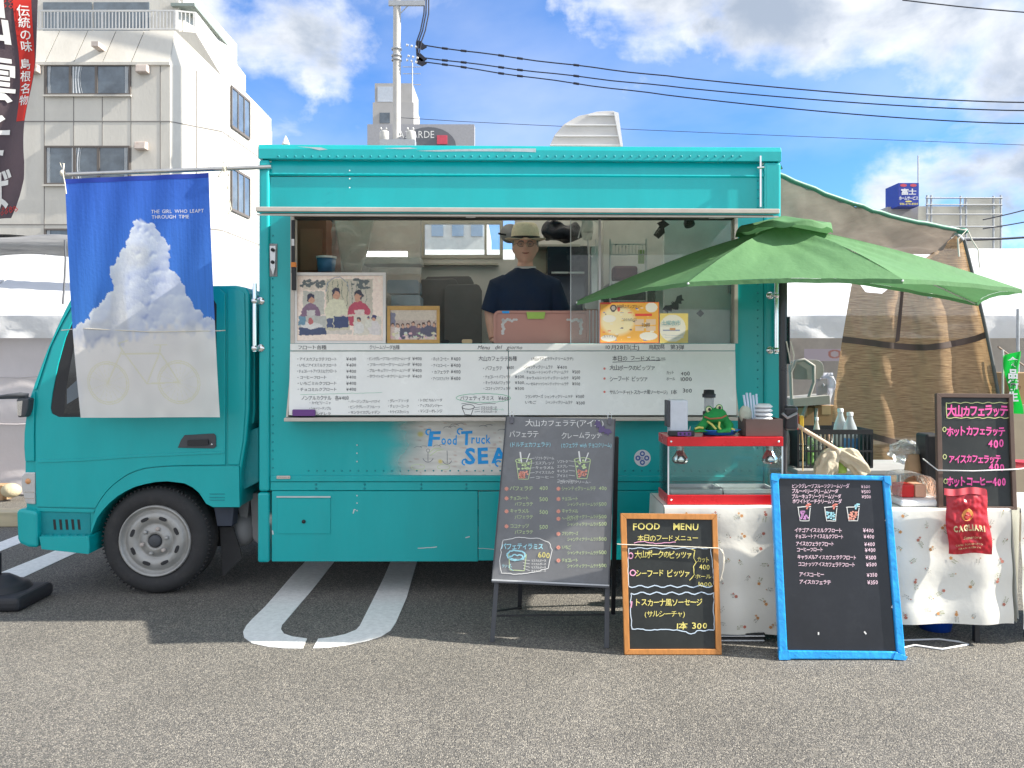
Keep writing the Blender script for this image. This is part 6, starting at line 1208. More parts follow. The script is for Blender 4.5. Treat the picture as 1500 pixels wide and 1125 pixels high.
# ---------------------------------------------------------------- display case
dc = root('display_case', (1.12, 4.22, .707), 'clear display case with red edges on the flowered table', 'display case')
x0, x1, y0, y1, z0, z1 = .822, 1.435, 4.09, 4.34, .709, 1.068; redM = M('red_enamel', (.62, .012, .02), .28, var=.06, coat=.4)
for (za_, zb2) in ((z0, z0 + .052), (z1 - .05, z1)):
    nm = 'base_band' if za_ == z0 else 'top_band'
    put(nm, MB().box((x0, y0, za_), (x1, y0 + .012, zb2)), redM, dc, bevel=.003); put(nm, MB().box((x0, y1 - .012, za_), (x1, y1, zb2)), redM, dc, bevel=.003)
    for X in (x0, x1 - .012): put(nm, MB().box((X, y0 + .0125, za_), (X + .012, y1 - .0125, zb2)), redM, dc, bevel=.003)
    put('shelf_plate', MB().box((x0 + .0125, y0 + .0125, zb2 - .012), (x1 - .0125, y1 - .0125, zb2 - .002)), steel if za_ == z0 else redM, dc)
    for X in (x0 + .02, x1 - .025): put('screw', MB().lathe((X, y0 - .0005, (za_ + zb2) / 2), (0, -1, 0), [(.006, 0), (.005, .002), (.001, .003)], 10), chrome, dc)
for a_, b_ in (((x0 + .003, y0 + .002), (x1 - .003, y0 + .006)), ((x0 + .003, y1 - .006), (x1 - .003, y1 - .002)), ((x0 + .003, y0 + .008), (x0 + .007, y1 - .008)), ((x1 - .007, y0 + .008), (x1 - .003, y1 - .008))): put('acrylic_pane', MB().box((*a_, z0 + .0525), (*b_, z1 - .0505)), acryl, dc)
for X in (x0 + .001, x1 - .009): 
    for Y in (y0 + .001,): put('pane_edge', MB().box((X, Y - .001, z0 + .0525), (X + .008, Y + .0005, z1 - .0505)), M('acryl_edge'), dc)
for a_, b_ in ((.845, 1.12), (1.13, 1.41)):
    tm = MB(); tm.box((a_, 4.12, z0 + .052), (b_, 4.31, z0 + .056)); put('food_tray', tm, steel, dc)
    for q in ((a_, 4.12, a_ + .006, 4.31), (b_ - .006, 4.12, b_, 4.31), (a_ + .006, 4.12, b_ - .006, 4.126), (a_ + .006, 4.304, b_ - .006, 4.31)): put('tray_rim', MB().box((q[0], q[1], z0 + .0562), (q[2], q[3], z0 + .075)), M('tray_grey', (.62, .63, .65), .4), dc)
for X in (.905, 1.385):
    lm = put('heat_lamp', MB().lathe((X, 4.16, z1 - .0505), (0, 0, -1), [(.018, 0), (.018, .03), (.022, .035), (.03, .05), (.042, .068), (.044, .085), (.035, .098), (.001, .102)], 20), chrome, dc); put('lamp_collar', MB().lathe((X, 4.16, z1 - .0505), (0, 0, -1), [(.0195, .002), (.0195, .026)], 16), steel, lm)
# things on the case
def thing1(name, lb, cat, loc): return root(name, loc, lb, cat)
zt_ = z1 + .001
nd_ = thing1('napkin_dispenser', 'tall white and clear dispenser on the red case', 'dispenser', P(989, 633, 4.2)); X0, X1 = P(975, 0, 4.2).x, P(1005, 0, 4.2).x
put('dispenser_body', MB().box((X0 + .016, 4.15, zt_), (X1, 4.24, zt_ + .19)), M('milk_white', (.62, .66, .72), .3), nd_, bevel=.008); put('dispenser_side', MB().box((X0, 4.155, zt_ + .045), (X0 + .015, 4.235, zt_ + .188)), darkgrey, nd_, bevel=.004); put('dispenser_hook', MB().tube([(X1, 4.2, zt_ + .02), (X1 + .02, 4.2, zt_ + .025), (X1 + .024, 4.2, zt_ + .045)], .003, 6), chrome, nd_)
pp = thing1('purple_counter', 'small black and purple device before the white dispenser', 'device', P(997, 636, 4.13)); X0, X1 = P(978.5, 0, 4.13).x, P(1016, 0, 4.13).x
put('device_body', MB().box((X0, 4.10, zt_), (X1, 4.14, zt_ + .028)), blackp, pp, bevel=.006); put('device_face', MB().box((X0 + .045, 4.098, zt_ + .004), (X1 - .02, 4.0995, zt_ + .024)), M('eraser_purple'), pp)
for i in range(3): put('device_button', MB().lathe((X0 + .06 + i * .022, 4.0978, zt_ + .014), (0, -1, 0), [(.006, 0), (.001, .002)], 10), blackp, pp)
gr = thing1('coffee_grinder', 'clear hand grinder with black lid standing behind the frog', 'grinder', P(1038, 612, 4.31)); gc = P(1038.5, 612, 4.31); gc.z = zt_
put('grinder_base', MB().lathe(gc, EZ, [(.03, 0), (.034, .01), (.034, .115), (.03, .12)], 20, cap=True), blackp, gr); put('grinder_glass', MB().lathe(gc, EZ, [(.027, .121), (.027, .195)], 20), M('grinder_clear', (.5, .52, .52), .15, clear=.4), gr); put('grinder_lid', MB().lathe(gc, EZ, [(.036, .196), (.037, .215), (.030, .218), (.028, .238), (.001, .24)], 20, cap=False), blackp, gr)
bt_ = thing1('blue_tray', 'shallow bright blue tray under the green frog', 'tray', P(1052, 637, 4.2)); tc_ = V((P(1053, 0, 4.2).x, 4.2, zt_))
put('tray_dish', MB().lathe(tc_, EZ, [(.001, .002), (.085, .002), (.098, .022), (.118, .026), (.118, .029), (.096, .026), (.082, .006), (.001, .006)], 36, sy=.62, sx=1.0), M('tray_blue', (.02, .25, .8), .3), bt_)
sb_ = thing1('straw_box', 'brown box holding straws and white lids on the red case', 'box', P(1113, 640, 4.2)); X0, X1 = P(1088, 0, 4.18).x, P(1141, 0, 4.18).x
brk = M('box_brown', (.13, .085, .075), .5)
for q in (((X0, 4.12, zt_), (X1, 4.126, zt_ + .09)), ((X0, 4.264, zt_), (X1, 4.27, zt_ + .09)), ((X0, 4.1262, zt_), (X0 + .006, 4.2638, zt_ + .09)), ((X1 - .006, 4.1262, zt_), (X1, 4.2638, zt_ + .09)), ((X0 + .0062, 4.1262, zt_), (X1 - .0062, 4.2638, zt_ + .004))): put('box_side', MB().box(*q), brk, sb_)
for i in range(6): a_ = X0 + .02 + (i % 5) * .013; tag(put('straw', MB().tube([(a_ + .02, 4.2 + .01 * (i // 5), zt_ + .02), (a_ - .012 + i * .004, 4.19 + .012 * (i // 5), zt_ + .215 + .006 * (i % 3))], .006, 8), M('straw_blue', (.6, .7, .85), .4)), 'pale blue wrapped straw, ' + ['nearest the crumpled wrapper', 'second from the crumpled wrapper', 'third from the crumpled wrapper', 'second from the cup lids', 'nearest the cup lids', 'standing behind the others'][i] + ' in the brown box', 'straw', 'pale blue straws in the brown box')
for i in range(5): c_ = V((X0 + .115, 4.195, zt_ + .06 + i * .022)); tag(put('cup_lid', MB().lathe(c_, EZ, [(.046, 0), (.049, .003), (.049, .008), (.043, .012), (.036, .02), (.001, .021)], 24), M('lid_clear', (.72, .74, .76), .25)), ['lowest', 'second lowest', 'middle', 'second highest', 'topmost'][i] + ' white cup lid of the stack in the brown straw box', 'lid', 'white cup lids in the brown box')
hsh = MB().ell((X0 + .02, 4.2, zt_ + .11), (.035, .03, .05)); tag(put('crumpled_wrapper', hsh, M('wrapper', (.62, .66, .55), .5, bump=.02, bs=25, transl=.2)), 'crumpled pale wrapper stuck beside the straws', 'wrapper')

# ---------------------------------------------------------------- things on the second table
zt2 = .7085
sg2 = root('latte_sign_board', V((2.32, 4.05, zt2)), 'black framed sign with bright pink lettering standing on the table', 'board')
SP = Plane(P(1375, 747, 4.02), P(1490, 747, 4.02), P(1372, 576, 4.10)); o_ = [(1372, 576), (1484, 577), (1490.5, 747), (1375, 747)]; i_c = [(1379, 582), (1478, 583), (1484, 742), (1382, 742)]
put('board_panel', MB().prism([SP.hit(x, y, .0) for x, y in i_c], -SP.n * .01), blackboard, sg2)
for a_, b_, c_, d_ in ((o_[0], o_[1], i_c[1], i_c[0]), (o_[3], o_[2], i_c[2], i_c[3]), (o_[0], i_c[0], i_c[3], o_[3]), (o_[1], i_c[1], i_c[2], o_[2])): put('frame_bar', MB().prism([SP.hit(*q, .012) for q in (a_, b_, c_, d_)], -SP.n * .024), woodd, sg2, bevel=.002)
wm = Ink('pink_lettering', inkm, sg2, SP.hit, .002); wm.t('大山カフェラッテ', 1388, 608, 17, 88, bold=.035).t('ホットカフェラッテ', 1387, 637, 14.5, 85, bold=.03).t('400', 1447, 655, 15, 24, bold=.03).t('アイスカフェラッテ', 1390, 677, 13, 76, bold=.03).t('400', 1448, 689, 14, 24, bold=.03).t('ホットコーヒー400', 1387, 711, 15, 87, bold=.035); wm.done()
wz = Ink('pink_outline', M('marker_palegreen', (.62, .66, .3), .7), sg2, SP.hit, .003)
for q in (wavy(1386, 1478, 590, .8), wavy(1387, 1478, 612, .8), [(1386, 590), (1387, 612)], [(1478, 590), (1478, 612)]): wz.line(q, 1.1, .2)
for x, y in ((1383.5, 629), (1384, 669), (1385, 705)): wz.arc(x, y, 2.4, 3.2, 1.2)
wz.done()
put('tie_string', MB().tube([P(1352, 672, 4.2), SP.hit(1374, 689, .02), SP.hit(1425, 690, .016), SP.hit(1487, 687.5, .02), P(1500, 686, 4.2)], .0035, 6), M('white_string', (.75, .75, .75), .7), sg2)
cbag = root('coffee_bag', V((P(1418, 0, 3.94).x, 3.94, .45)), 'crumpled red coffee bag hanging at the table edge', 'bag'); CP = Plane(P(1388, 811, 3.92), P(1454, 811, 3.92), P(1384, 716, 3.955))
def bagf(sg_):
    def f(u, v):
        x = 1384 + 5 * v + (60 + 5 * v) * u; y = 716 + 95 * v; th = .004 + .026 * math.sin(math.pi * min(1, v * 1.05)) ** .7 * math.sin(math.pi * u) ** .5
        w_ = .010 * noise.noise(V((u * 5, v * 7, 1))) + .006 * noise.noise(V((u * 13, v * 15, 4))); w_ *= math.sin(math.pi * u) ** .3
        return CP.hit(x + 1.5 * math.sin(v * 9 + u), y + 1.2 * math.sin(u * 8), sg_ * th + w_ * (1 if sg_ > 0 else 0))
    return f
bagr = M('bag_red', (.42, .008, .02), .35, var=.15, vs=9, coat=.3); bg_ = MB(); bg_.grid(bagf(1), 34, 46); bg_.grid(bagf(-1), 10, 12); put('bag_body', bg_, bagr, cbag)
put('bag_seal', MB().grid(lambda u, v: CP.hit(1383 + 61 * u, 715 + 10 * v + 1.5 * math.sin(u * 7), .010 + .012 * v + .004 * math.sin(u * 20)), 24, 2), M('bag_light', (.5, .05, .07), .3), cbag)
bhit2 = lambda x, y, off=0: bagf(1)(max(0, min(1, (x - 1384 - 5 * ((y - 716) / 95)) / (60 + 5 * (y - 716) / 95))), (y - 716) / 95) + CP.n * off
bi = Ink('brand_lettering', M('gold_print', (.62, .5, .28), .4), cbag, bhit2, .003); bi.t('CAGLIARI', 1397, 778, 12, 46, jit=0, bold=.05); bi.t('Superoro', 1410, 790, 6, 26, jit=.02, slant=.3).t('CAFFE TORREFATTO', 1398, 799, 3.6, 40, jit=0).t('GRAN RISERVA', 1402, 804, 3.4, 34, jit=0).done()
bi = Ink('round_emblem', M('emblem_orange', (.75, .28, .06), .5), cbag, bhit2, .003); bi.blob(1418, 755, 8.5, 9, 20); bi.done(); bi = Ink('emblem_figure', M('emblem_red', (.5, .04, .03), .5), cbag, bhit2, .0045); bi.blob(1418, 753, 3, 2.5).blob(1417, 758, 4.5, 3).done()
# clear dome on white base
cd = root('cake_cover', V((P(1332, 0, 4.15).x, 4.15, zt2)), 'clear domed cover over red and orange packs on the table', 'food cover'); X0, X1 = P(1304, 0, 4.15).x, P(1362, 0, 4.15).x
put('cover_base', MB().box((X0, 4.03, zt2), (X1, 4.29, zt2 + .035)), white_p, cd, bevel=.012); dm_ = MB()
def dome(u, v): a_ = math.pi * u; r_ = (X1 - X0) / 2 - .012; return V(((X0 + X1) / 2 - math.copysign(abs(math.cos(a_)) ** .6, math.cos(a_)) * r_, 4.05 + .22 * v, zt2 + .036 + .125 * math.sin(a_) ** .55))
dm_.grid(dome, 28, 6); put('cover_dome', dm_, plastic_clear, cd)
for (a_, b_, c_, nm, lb) in ((X0 + .03, X0 + .105, M('pack_red', (.65, .03, .03), .35), 'red_pack', 'red pack under the clear domed cover'), (X0 + .11, X0 + .17, M('pack_orange', (.75, .42, .28), .5), 'orange_pack', 'pale orange pack under the clear domed cover')): tag(put(nm, MB().box((a_, 4.10, zt2 + .0365), (b_, 4.2, zt2 + .105)), c_, bevel=.008), lb, 'pack')
# paper cups, plastic bag, black case
kraft = M('kraft_cup', (.42, .27, .16), .7)
for i in range(9): c_ = V((P(1337, 0, 4.3).x, 4.3, zt2 + i * .019)); tag(put('paper_cup', MB().lathe(c_ + EZ * .0, EZ, [(.044, 0), (.044, .005), (.042, .006), (.032, .09), (.001, .09)], 24), kraft), 'brown paper cup, ' + ['lowest', 'second from the bottom', 'third from the bottom', 'fourth from the bottom', 'middle one', 'fourth from the top', 'third from the top', 'second from the top', 'topmost'][i] + ' of the upside down stack', 'cup', 'brown paper cups stacked upside down')
def cb_(u, v): th = math.pi * v; a_ = 2 * math.pi * u; d_ = V((math.sin(th) * math.cos(a_), math.sin(th) * math.sin(a_), math.cos(th))); return P(1327, 662, 4.36) + V((d_.x * .085, d_.y * .07, d_.z * .062)) * (1 + .35 * noise.noise(d_ * 2.3) + .15 * noise.noise(d_ * 6))
tag(put('clear_bag', MB().grid(cb_, 36, 22), plastic_clear), 'crumpled clear plastic bag beside the paper cup stack', 'plastic bag')
tag(put('black_case', MB().box((P(1353, 0, 4.25).x, 4.22, zt2), (P(1379, 0, 4.25).x, 4.34, zt2 + .36)), blackp, bevel=.012), 'upright black case directly behind the pink lettered sign', 'case')
# shelf table behind with the crate
zs = .80; tb2 = root('side_table', (2.15, 4.95, 0), 'low side table carrying the black crate behind the blue edged board', 'table'); put('table_top', MB().box((1.74, 4.72, zs - .03), (2.62, 5.2, zs)), M('table_grey'), tb2, bevel=.004)
for X in (1.78, 2.58):
    for Y in (4.76, 5.16): put('leg', MB().tube([(X, Y, 0), (X, Y, zs - .031)], .014, 8), steel, tb2)
crt = root('black_crate', V((2.05, 4.95, zs)), 'black plastic crate full of bottles behind the blue edged board', 'crate'); cx0, cx1, cz1 = 1.78, 2.23, zs + .24
cr_ = MB()
for y_ in (4.80, 5.10):
    for i in range(19): X = cx0 + (cx1 - cx0) * i / 18; cr_.box((X - .004, y_, zs + .002), (X + .004, y_ + .006, cz1 - .02))
    for zz in (zs + .002, zs + .10, cz1 - .03): cr_.box((cx0 - .005, y_ - .003, zz), (cx1 + .005, y_ - .0005, zz + (.03 if zz > zs + .15 else .012)))
put('crate_side', cr_, blackp, crt); put('crate_end', MB().box((cx0 - .01, 4.797, zs + .002), (cx0 - .006, 5.11, cz1)), blackp, crt); put('crate_end', MB().box((cx1 + .006, 4.797, zs + .002), (cx1 + .01, 5.11, cz1)), blackp, crt)
def bottle(x, y, z, r, h, mat, cap, lb, label=None):
    o = root('bottle', V((x, y, z)), lb, 'bottle'); put('bottle_body', MB().lathe((x, y, z), EZ, [(.001, 0), (r * .9, 0), (r, .01), (r, h * .55), (r * .85, h * .68), (r * .4, h * .86), (r * .32, h * .92)], 22), mat, o); put('bottle_cap', MB().lathe((x, y, z + h * .92), EZ, [(r * .4, 0), (r * .4, h * .07), (.001, h * .075)], 14), cap, o)
    if label: put('bottle_label', MB().lathe((x, y, z + h * .2), EZ, [(r * 1.01, 0), (r * 1.01, h * .28)], 22), label, o)
petw = M('pet_clear', (.62, .68, .72), .15, clear=.45)
bottle(P(1231, 0, 5.0).x, 5.0, P(0, 690, 5.0).z - .02 if False else zs + .03, .045, .33, petw, white_p, 'clear bottle with a white cap nearest the crate'); bottle(P(1245, 0, 4.95).x, 4.95, zs + .02, .048, .32, petw, white_p, 'clear bottle with a blue label beside the crate', M('tub_blue2', (.1, .3, .65), .4))
bottle(P(1232, 0, 4.6).x, 4.62, .80, .042, .15, M('lime_liquid', (.40, .62, .12), .2), M('lime_cap', (.25, .65, .12), .4), 'small lime green bottle below the tied cloth')
put_t = tag(put('packet_red', MB().box((P(1161, 0, 4.9).x, 4.88, cz1 - .02), (P(1168, 0, 4.9).x, 4.92, cz1 + .10)), M('pack_red'), bevel=.004), 'narrow red packet standing in the black crate', 'packet'); tag(put('packet_yellow', MB().box((P(1169.5, 0, 4.9).x, 4.88, cz1 - .02), (P(1176, 0, 4.9).x, 4.92, cz1 + .08)), M('pack_yel', (.8, .5, .05), .4), bevel=.004), 'narrow yellow packet beside the red one in the crate', 'packet')
for i, (x, c_, h_) in enumerate(((1150, (.6, .62, .62), .28), (1162, (.2, .4, .6), .22), (1186, (.3, .6, .2), .20), (1198, (.65, .65, .6), .30), (1212, (.5, .3, .2), .22))): bottle(P(x, 0, 4.95).x, 4.94 + .03 * (i % 2), zs + .006, .028, h_, M('crate_b%d' % i, c_, .3, clear=.15), white_p if i % 2 else blackp, ['silvery bottle at the near end of the black crate', 'dull blue bottle in the black crate', 'leaf green bottle in the middle of the crate', 'tall whitish bottle in the black crate', 'brown bottle at the far end of the crate'][i])
hsh = MB().grid(lambda u, v: P(1180 + 40 * u, 632 + 26 * v, 4.9) + V((0, .06 * noise.noise(V((u * 4, v * 4, 6))), .03 * noise.noise(V((u * 5, v * 4, 1))))), 20, 14); tag(put('clear_wrap', hsh, plastic_clear), 'crumpled clear wrap heaped over the crate bottles', 'wrap')
# stick with tied cloth
sk = root('tied_cloth_stick', P(1195, 640, 4.55), 'wooden stick with cream cloth knotted on its end below the umbrella', 'stick')
put('stick', MB().tube([P(1146, 608, 4.47), P(1172, 626, 4.48), P(1232, 662, 4.55)], .012, 10), M('bamboo', (.55, .42, .30), .5, var=.15), sk)
ck = P(1226, 663, 4.55)
def lobe(tip, r0, r1, sd_):
    ax_ = (tip - ck); Ln = ax_.length; ax_.normalize(); e1 = ax_.cross(V((0, 1, 0))).normalized(); e2 = ax_.cross(e1)
    def f(u, v):
        a_ = 2 * math.pi * u; k_ = v ** .7; pl = 1 + .16 * math.sin(a_ * 7 + sd_ + v * 2) * (1 - .3 * v) + .45 * noise.noise(V((math.cos(a_) * 2.2, math.sin(a_) * 2.2, v * 3.5 + sd_))); r_ = (r0 + (r1 - r0) * math.sin(math.pi * .5 * min(1, k_ * 1.25)) * (1 if v < .85 else (1 - v) / .15 * .6 + .4)) * pl
        return ck + ax_ * (Ln * v * (1 + .10 * math.sin(a_ * 3 + sd_))) + e1 * (math.cos(a_) * r_) + e2 * (math.sin(a_) * r_ * .8) + V((0, 0, -.07 * v * v))
    return f
cl2 = MB(); cl2.grid(lobe(P(1200, 684, 4.56), .020, .066, 1), 48, 18); cl2.grid(lobe(P(1268, 674, 4.56), .020, .056, 4), 48, 18); cl2.ell(ck, (.026, .028, .030)); creamc = M('cream_cloth', (.60, .54, .42), .85, bump=.008, bs=30, transl=.15)
put('cloth', cl2, creamc, sk)
tag(put('thin_rope', MB().tube([P(1174, 625, 4.47), P(1176, 650, 4.47), P(1176, 690, 4.5)], .0035, 6), M('rope_ochre', (.6, .45, .2), .8)), 'thin ochre rope hanging from the wooden stick', 'rope')
# ---------------------------------------------------------------- umbrella
um = root('patio_umbrella', V((1.60, 4.50, 0)), 'large green patio umbrella open over the counter tables', 'umbrella')
canM = M('umbrella_green', (.12, .275, .115), .75, var=.07, vs=2.5, transl=.3, bump=.006, bs=16)
apex = V((1.549, 4.42, 2.245))
rim = [P(845, 441, 4.50), P(1008, 413, 3.80), P(1322, 409, 3.80), P(1497, 424, 4.30), P(1432, 443, 4.92), V((2.15, 5.18, 2.02)), V((1.74, 4.80, 2.01)), V((.92, 4.76, 1.96))]
NR = len(rim)
def panel(i, lift=0.0):
    A, B = rim[i], rim[(i + 1) % NR]
    def f(u, v):
        q = A.lerp(B, u); mid = (A + B) / 2; q = q + (apex - mid) * (.035 * math.sin(math.pi * u))
        r = V((apex.x, apex.y, apex.z)).lerp(q, v); sag = -.035 * math.sin(math.pi * v) * math.sin(math.pi * u)
        w_ = .005 * noise.noise(V((u * 9 * (1 - .2 * v), v * 2.0, i))) * (.4 + v) + .004 * math.sin(u * 26 + 6 * noise.noise(V((v * 2, i, 0)))) * (1 - v) * v * 2
        return r + V((0, 0, sag + w_ + .03 * math.sin(math.pi * v)))
    return f
for i in range(NR): put('canopy_panel', MB().grid(panel(i), 26, 30), canM, um, weld=True)
for i in range(NR):
    f = panel(i); hm = MB().grid(lambda u, v: f(u, 1) + V((0, 0, -.0 - .022 * v)) + (f(u, 1) - f(u, .97)).normalized() * .002, 20, 1); put('canopy_hem', hm, canM, um)
for i in range(NR):
    A = rim[i]; f = panel(i); pts = [f(0, v) + V((0, 0, -.015)) for v in (.06, .3, .6, .8, .985)]; put('rib', MB().tube(pts, .006, 6), steel, um)
    s0 = V((apex.x, apex.y, 1.98)); put('strut', MB().tube([s0, f(0, .5) + V((0, 0, -.02))], .006, 6), steel, um)
    put('rib_tip', MB().ell(f(0, 1.0) + V((0, 0, -.008)), .006, 8, 6), white_p, um)
def cap(u, v):
    a_ = 2 * math.pi * u; k_ = abs(math.sin(a_ * 4 + .4)); t = min(1, v / .75); r_ = .012 + .245 * t; sk_ = max(0, v - .75) / .25
    z_ = apex.z + .050 - .070 * t - sk_ * (.018 + .020 * k_) + .008 * math.sin(a_ * 8) * t * t
    return V((apex.x + math.cos(a_) * (r_ + .006 * sk_), apex.y + math.sin(a_) * (r_ + .006 * sk_), z_))
put('wind_vent', MB().grid(cap, 128, 16), canM, um, weld=True)
px_, pyy = apex.x, apex.y
put('pole', MB().tube([(px_, pyy, .02), (px_, pyy, 2.28)], .023, 16), M('pole_dark', (.03, .03, .035), .3, coat=.3), um)
put('runner_hub', MB().lathe((px_, pyy, 1.93), EZ, [(.024, 0), (.045, .01), (.045, .05), (.024, .06)], 16), blackp, um)
cr2 = P(1156, 612, pyy); put('crank_housing', MB().box((px_ - .005, pyy - .045, cr2.z - .07), (px_ + .075, pyy + .04, cr2.z + .07)), M('pole_dark'), um, bevel=.02, bseg=3)
put('crank_handle', MB().tube([V((px_ + .06, pyy - .05, cr2.z + .03)), V((px_ + .0, pyy - .07, cr2.z + .005)), V((px_ - .03, pyy - .075, cr2.z + .03))], .008, 8), greyp, um)
put('base_weight', MB().lathe((px_, pyy, .002), EZ, [(.001, 0), (.24, 0), (.25, .03), (.22, .06), (.06, .09), (.04, .2), (.024, .21)], 28), blackp, um)
put('tie_strap', MB().tube([P(1158, 500, pyy - .03), P(1163, 520, pyy - .04), P(1160, 545, pyy - .03), P(1156, 520, pyy - .03), P(1152, 500, pyy - .03)], .004, 6), cream, um)
put('closing_strap', MB().box((px_ + .026, pyy - .02, 1.45), (px_ + .034, pyy + .02, 1.72)), M('pole_dark'), um, bevel=.003)

# ---------------------------------------------------------------- tarp and brown shade cloth beyond
tarpM = M('grey_tarp', (.30, .25, .21), .45, var=.35, vs=2.2, transl=.35, bump=.02, bs=5); tgreen = M('tarp_green', (.06, .20, .14), .5)
tA, tB, tD, tE = L(LX1 - .02, .08, 2.66), V((3.20, 5.55, 2.39)), V((3.46, 6.55, 2.36)), L(LX1 - .02, 1.7, 2.62)
tp2 = root('grey_tarp', (tA + tB + tD + tE) / 4, 'grey brown tarpaulin stretched from the truck box end to a far pole', 'tarp')
def tf(u, v):
    p = (tA.lerp(tB, u)).lerp(tE.lerp(tD, u), v); k_ = math.sin(math.pi * v); return p + V((0, 0, -.22 * k_ * (1 - .75 * u) - .05 * math.sin(math.pi * u) * (1 - v) + .05 * noise.noise(V((u * 5, v * 4, 2))) * k_ + .02 * abs(noise.noise(V((u * 12 - v * 8, v * 3, 5)))) ))
put('sheet', MB().grid(tf, 60, 36), tarpM, tp2)
put('edge_roll', MB().tube([tf(i / 20, 0) + V((0, -.012, .008)) for i in range(21)], .016, 8), tgreen, tp2)
put('top_tassel', MB().prism([tf(0, 0) + V((0, -.02, .0)), tf(0, 0) + V((.06, -.02, .03)), tf(0, 0) + V((.04, -.02, .07)), tf(0, 0) + V((.0, -.02, .05))], V((0, .01, 0))), tgreen, tp2)
put('knot', MB().ell(tB + V((.02, -.02, .0)), (.04, .03, .025)), tgreen, tp2)
ropew = M('rope_white', (.68, .65, .58), .8)
put('rope', MB().tube([tB + V((-.06, -.03, .02)), tB + V((.03, -.05, 0)), P(1403, 350, 5.5), P(1405, 376, 5.5)], .006, 6), ropew, tp2)
put('rope', MB().tube([tB + V((.06, -.02, .0)), P(1424, 352, 5.5), P(1433, 366, 5.5), P(1435, 392, 5.5)], .005, 6), ropew, tp2)
tag(put('tarp_pole', MB().tube([V((P(1482, 0, 6.4).x, 6.4, .02)), P(1466, 600, 6.4), P(1440, 480, 6.35), P(1411, 352, 6.2), tB + V((.0, .02, -.01))], .014, 8), galv), 'thin metal pole holding up the far corner of the grey tarp', 'pole')
def weaveM():
    m, n, l = nt('brown_shade_weave'); out = n.new('ShaderNodeOutputMaterial'); b = n.new('ShaderNodeBsdfPrincipled'); b.inputs['Roughness'].default_value = .85
    t = n.new('ShaderNodeTexCoord'); mp = n.new('ShaderNodeMapping'); mp.inputs[3].default_value = (5, 5, 120); l.new(t.outputs['Object'], mp.inputs[0]); ns = n.new('ShaderNodeTexNoise'); ns.inputs['Scale'].default_value = 2; ns.inputs['Detail'].default_value = 6; l.new(mp.outputs[0], ns.inputs['Vector'])
    cr = n.new('ShaderNodeValToRGB'); cr.color_ramp.elements[0].position = .3; cr.color_ramp.elements[0].color = (.23, .13, .06, 1); cr.color_ramp.elements[1].position = .72; cr.color_ramp.elements[1].color = (.58, .39, .20, 1); l.new(ns.outputs[0], cr.inputs[0]); l.new(cr.outputs[0], b.inputs['Base Color'])
    bp = n.new('ShaderNodeBump'); bp.inputs['Distance'].default_value = .01; l.new(ns.outputs[0], bp.inputs['Height']); l.new(bp.outputs[0], b.inputs['Normal'])
    tr_s = n.new('ShaderNodeBsdfTranslucent'); l.new(cr.outputs[0], tr_s.inputs[0]); ms = n.new('ShaderNodeMixShader'); ms.inputs[0].default_value = .4; l.new(b.outputs[0], ms.inputs[1]); l.new(tr_s.outputs[0], ms.inputs[2])
    tp_ = n.new('ShaderNodeBsdfTransparent'); m2 = n.new('ShaderNodeMixShader'); m2.inputs[0].default_value = .10; l.new(ms.outputs[0], m2.inputs[1]); l.new(tp_.outputs[0], m2.inputs[2]); l.new(m2.outputs[0], out.inputs[0]); return m
wvM = weaveM(); scl = root('brown_shade_cloth', P(1350, 720, 6.15), 'brown woven shade cloth with dark bands hanging from the tarp corner', 'shade cloth')
topc = [(0, 1250, 403), (.08, 1268, 428), (.2, 1292, 430), (.38, 1318, 410), (.62, 1348, 384), (.90, 1401, 344), (1, 1412, 350)]
def top_(u):
    for (a, x0, y0), (b, x1, y1) in zip(topc[:-1], topc[1:]):
        if u <= b + 1e-9: t = (u - a) / (b - a); return x0 + (x1 - x0) * t, y0 + (y1 - y0) * t
    return topc[-1][1:]
def scpx(u, v):
    tx, ty = top_(u); bx, by = 1211 + (1484 - 1211) * u, 722 + 4 * math.sin(u * 9); x = tx + (bx - tx) * v; y = ty + (by - ty) * v
    return x + 7 * math.sin(math.pi * min(1, v * 1.0)) * u ** 2 - 6 * math.sin(math.pi * v) * (1 - u), y
def sc_f(u, v, off=0):
    x, y = scpx(u, v); fold = .07 * math.sin(u * 17 + 1.0 * noise.noise(V((u * 2, v * 1.2, 8)))) * (.3 + .4 * v) + .05 * noise.noise(V((u * 4 + v * 2, v * 3, 3))) + .025 * noise.noise(V((u * 14 - v * 6, v * 5, 3)))
    return P(x, y, 6.15 + fold - off)
put('cloth_sheet', MB().grid(sc_f, 90, 70), wvM, scl)
bandM = M('band_brown', (.085, .06, .05), .8)
def band(yf, u0, u1, h=9):
    def f(u, v):
        uu = u0 + (u1 - u0) * u; ty = scpx(uu, 0)[1]; by = scpx(uu, 1)[1]; y = yf(uu) + (v - .5) * h; return sc_f(uu, (y - ty) / (by - ty), .008)
    put('band', MB().grid(f, 60, 2), bandM, scl)
band(lambda u: 497 + 12 * math.sin(u * 2.6) - 44 * max(0, u - .6) ** 1.3, 0, 1); band(lambda u: 622 + 75 * u * (1 - u * .2), 0, 1)
def vb(u, v): uu = .40 + .035 * u - .04 * v; return sc_f(uu, .02 + .27 * v, .008)
put('band', MB().grid(vb, 2, 30), bandM, scl)
put('edge_binding', MB().tube([sc_f(1, v / 24, .01) for v in range(25)], .013, 8), M('binding_grey', (.10, .11, .11), .7), scl)
for u_, v_ in ((.43, .02), (.66, .16)): put('eyelet', MB().lathe(sc_f(u_, v_, .012), (0, -1, 0), [(.0, 0), (.022, .002), (.024, .006), (.001, .008)], 12), white_p, scl)

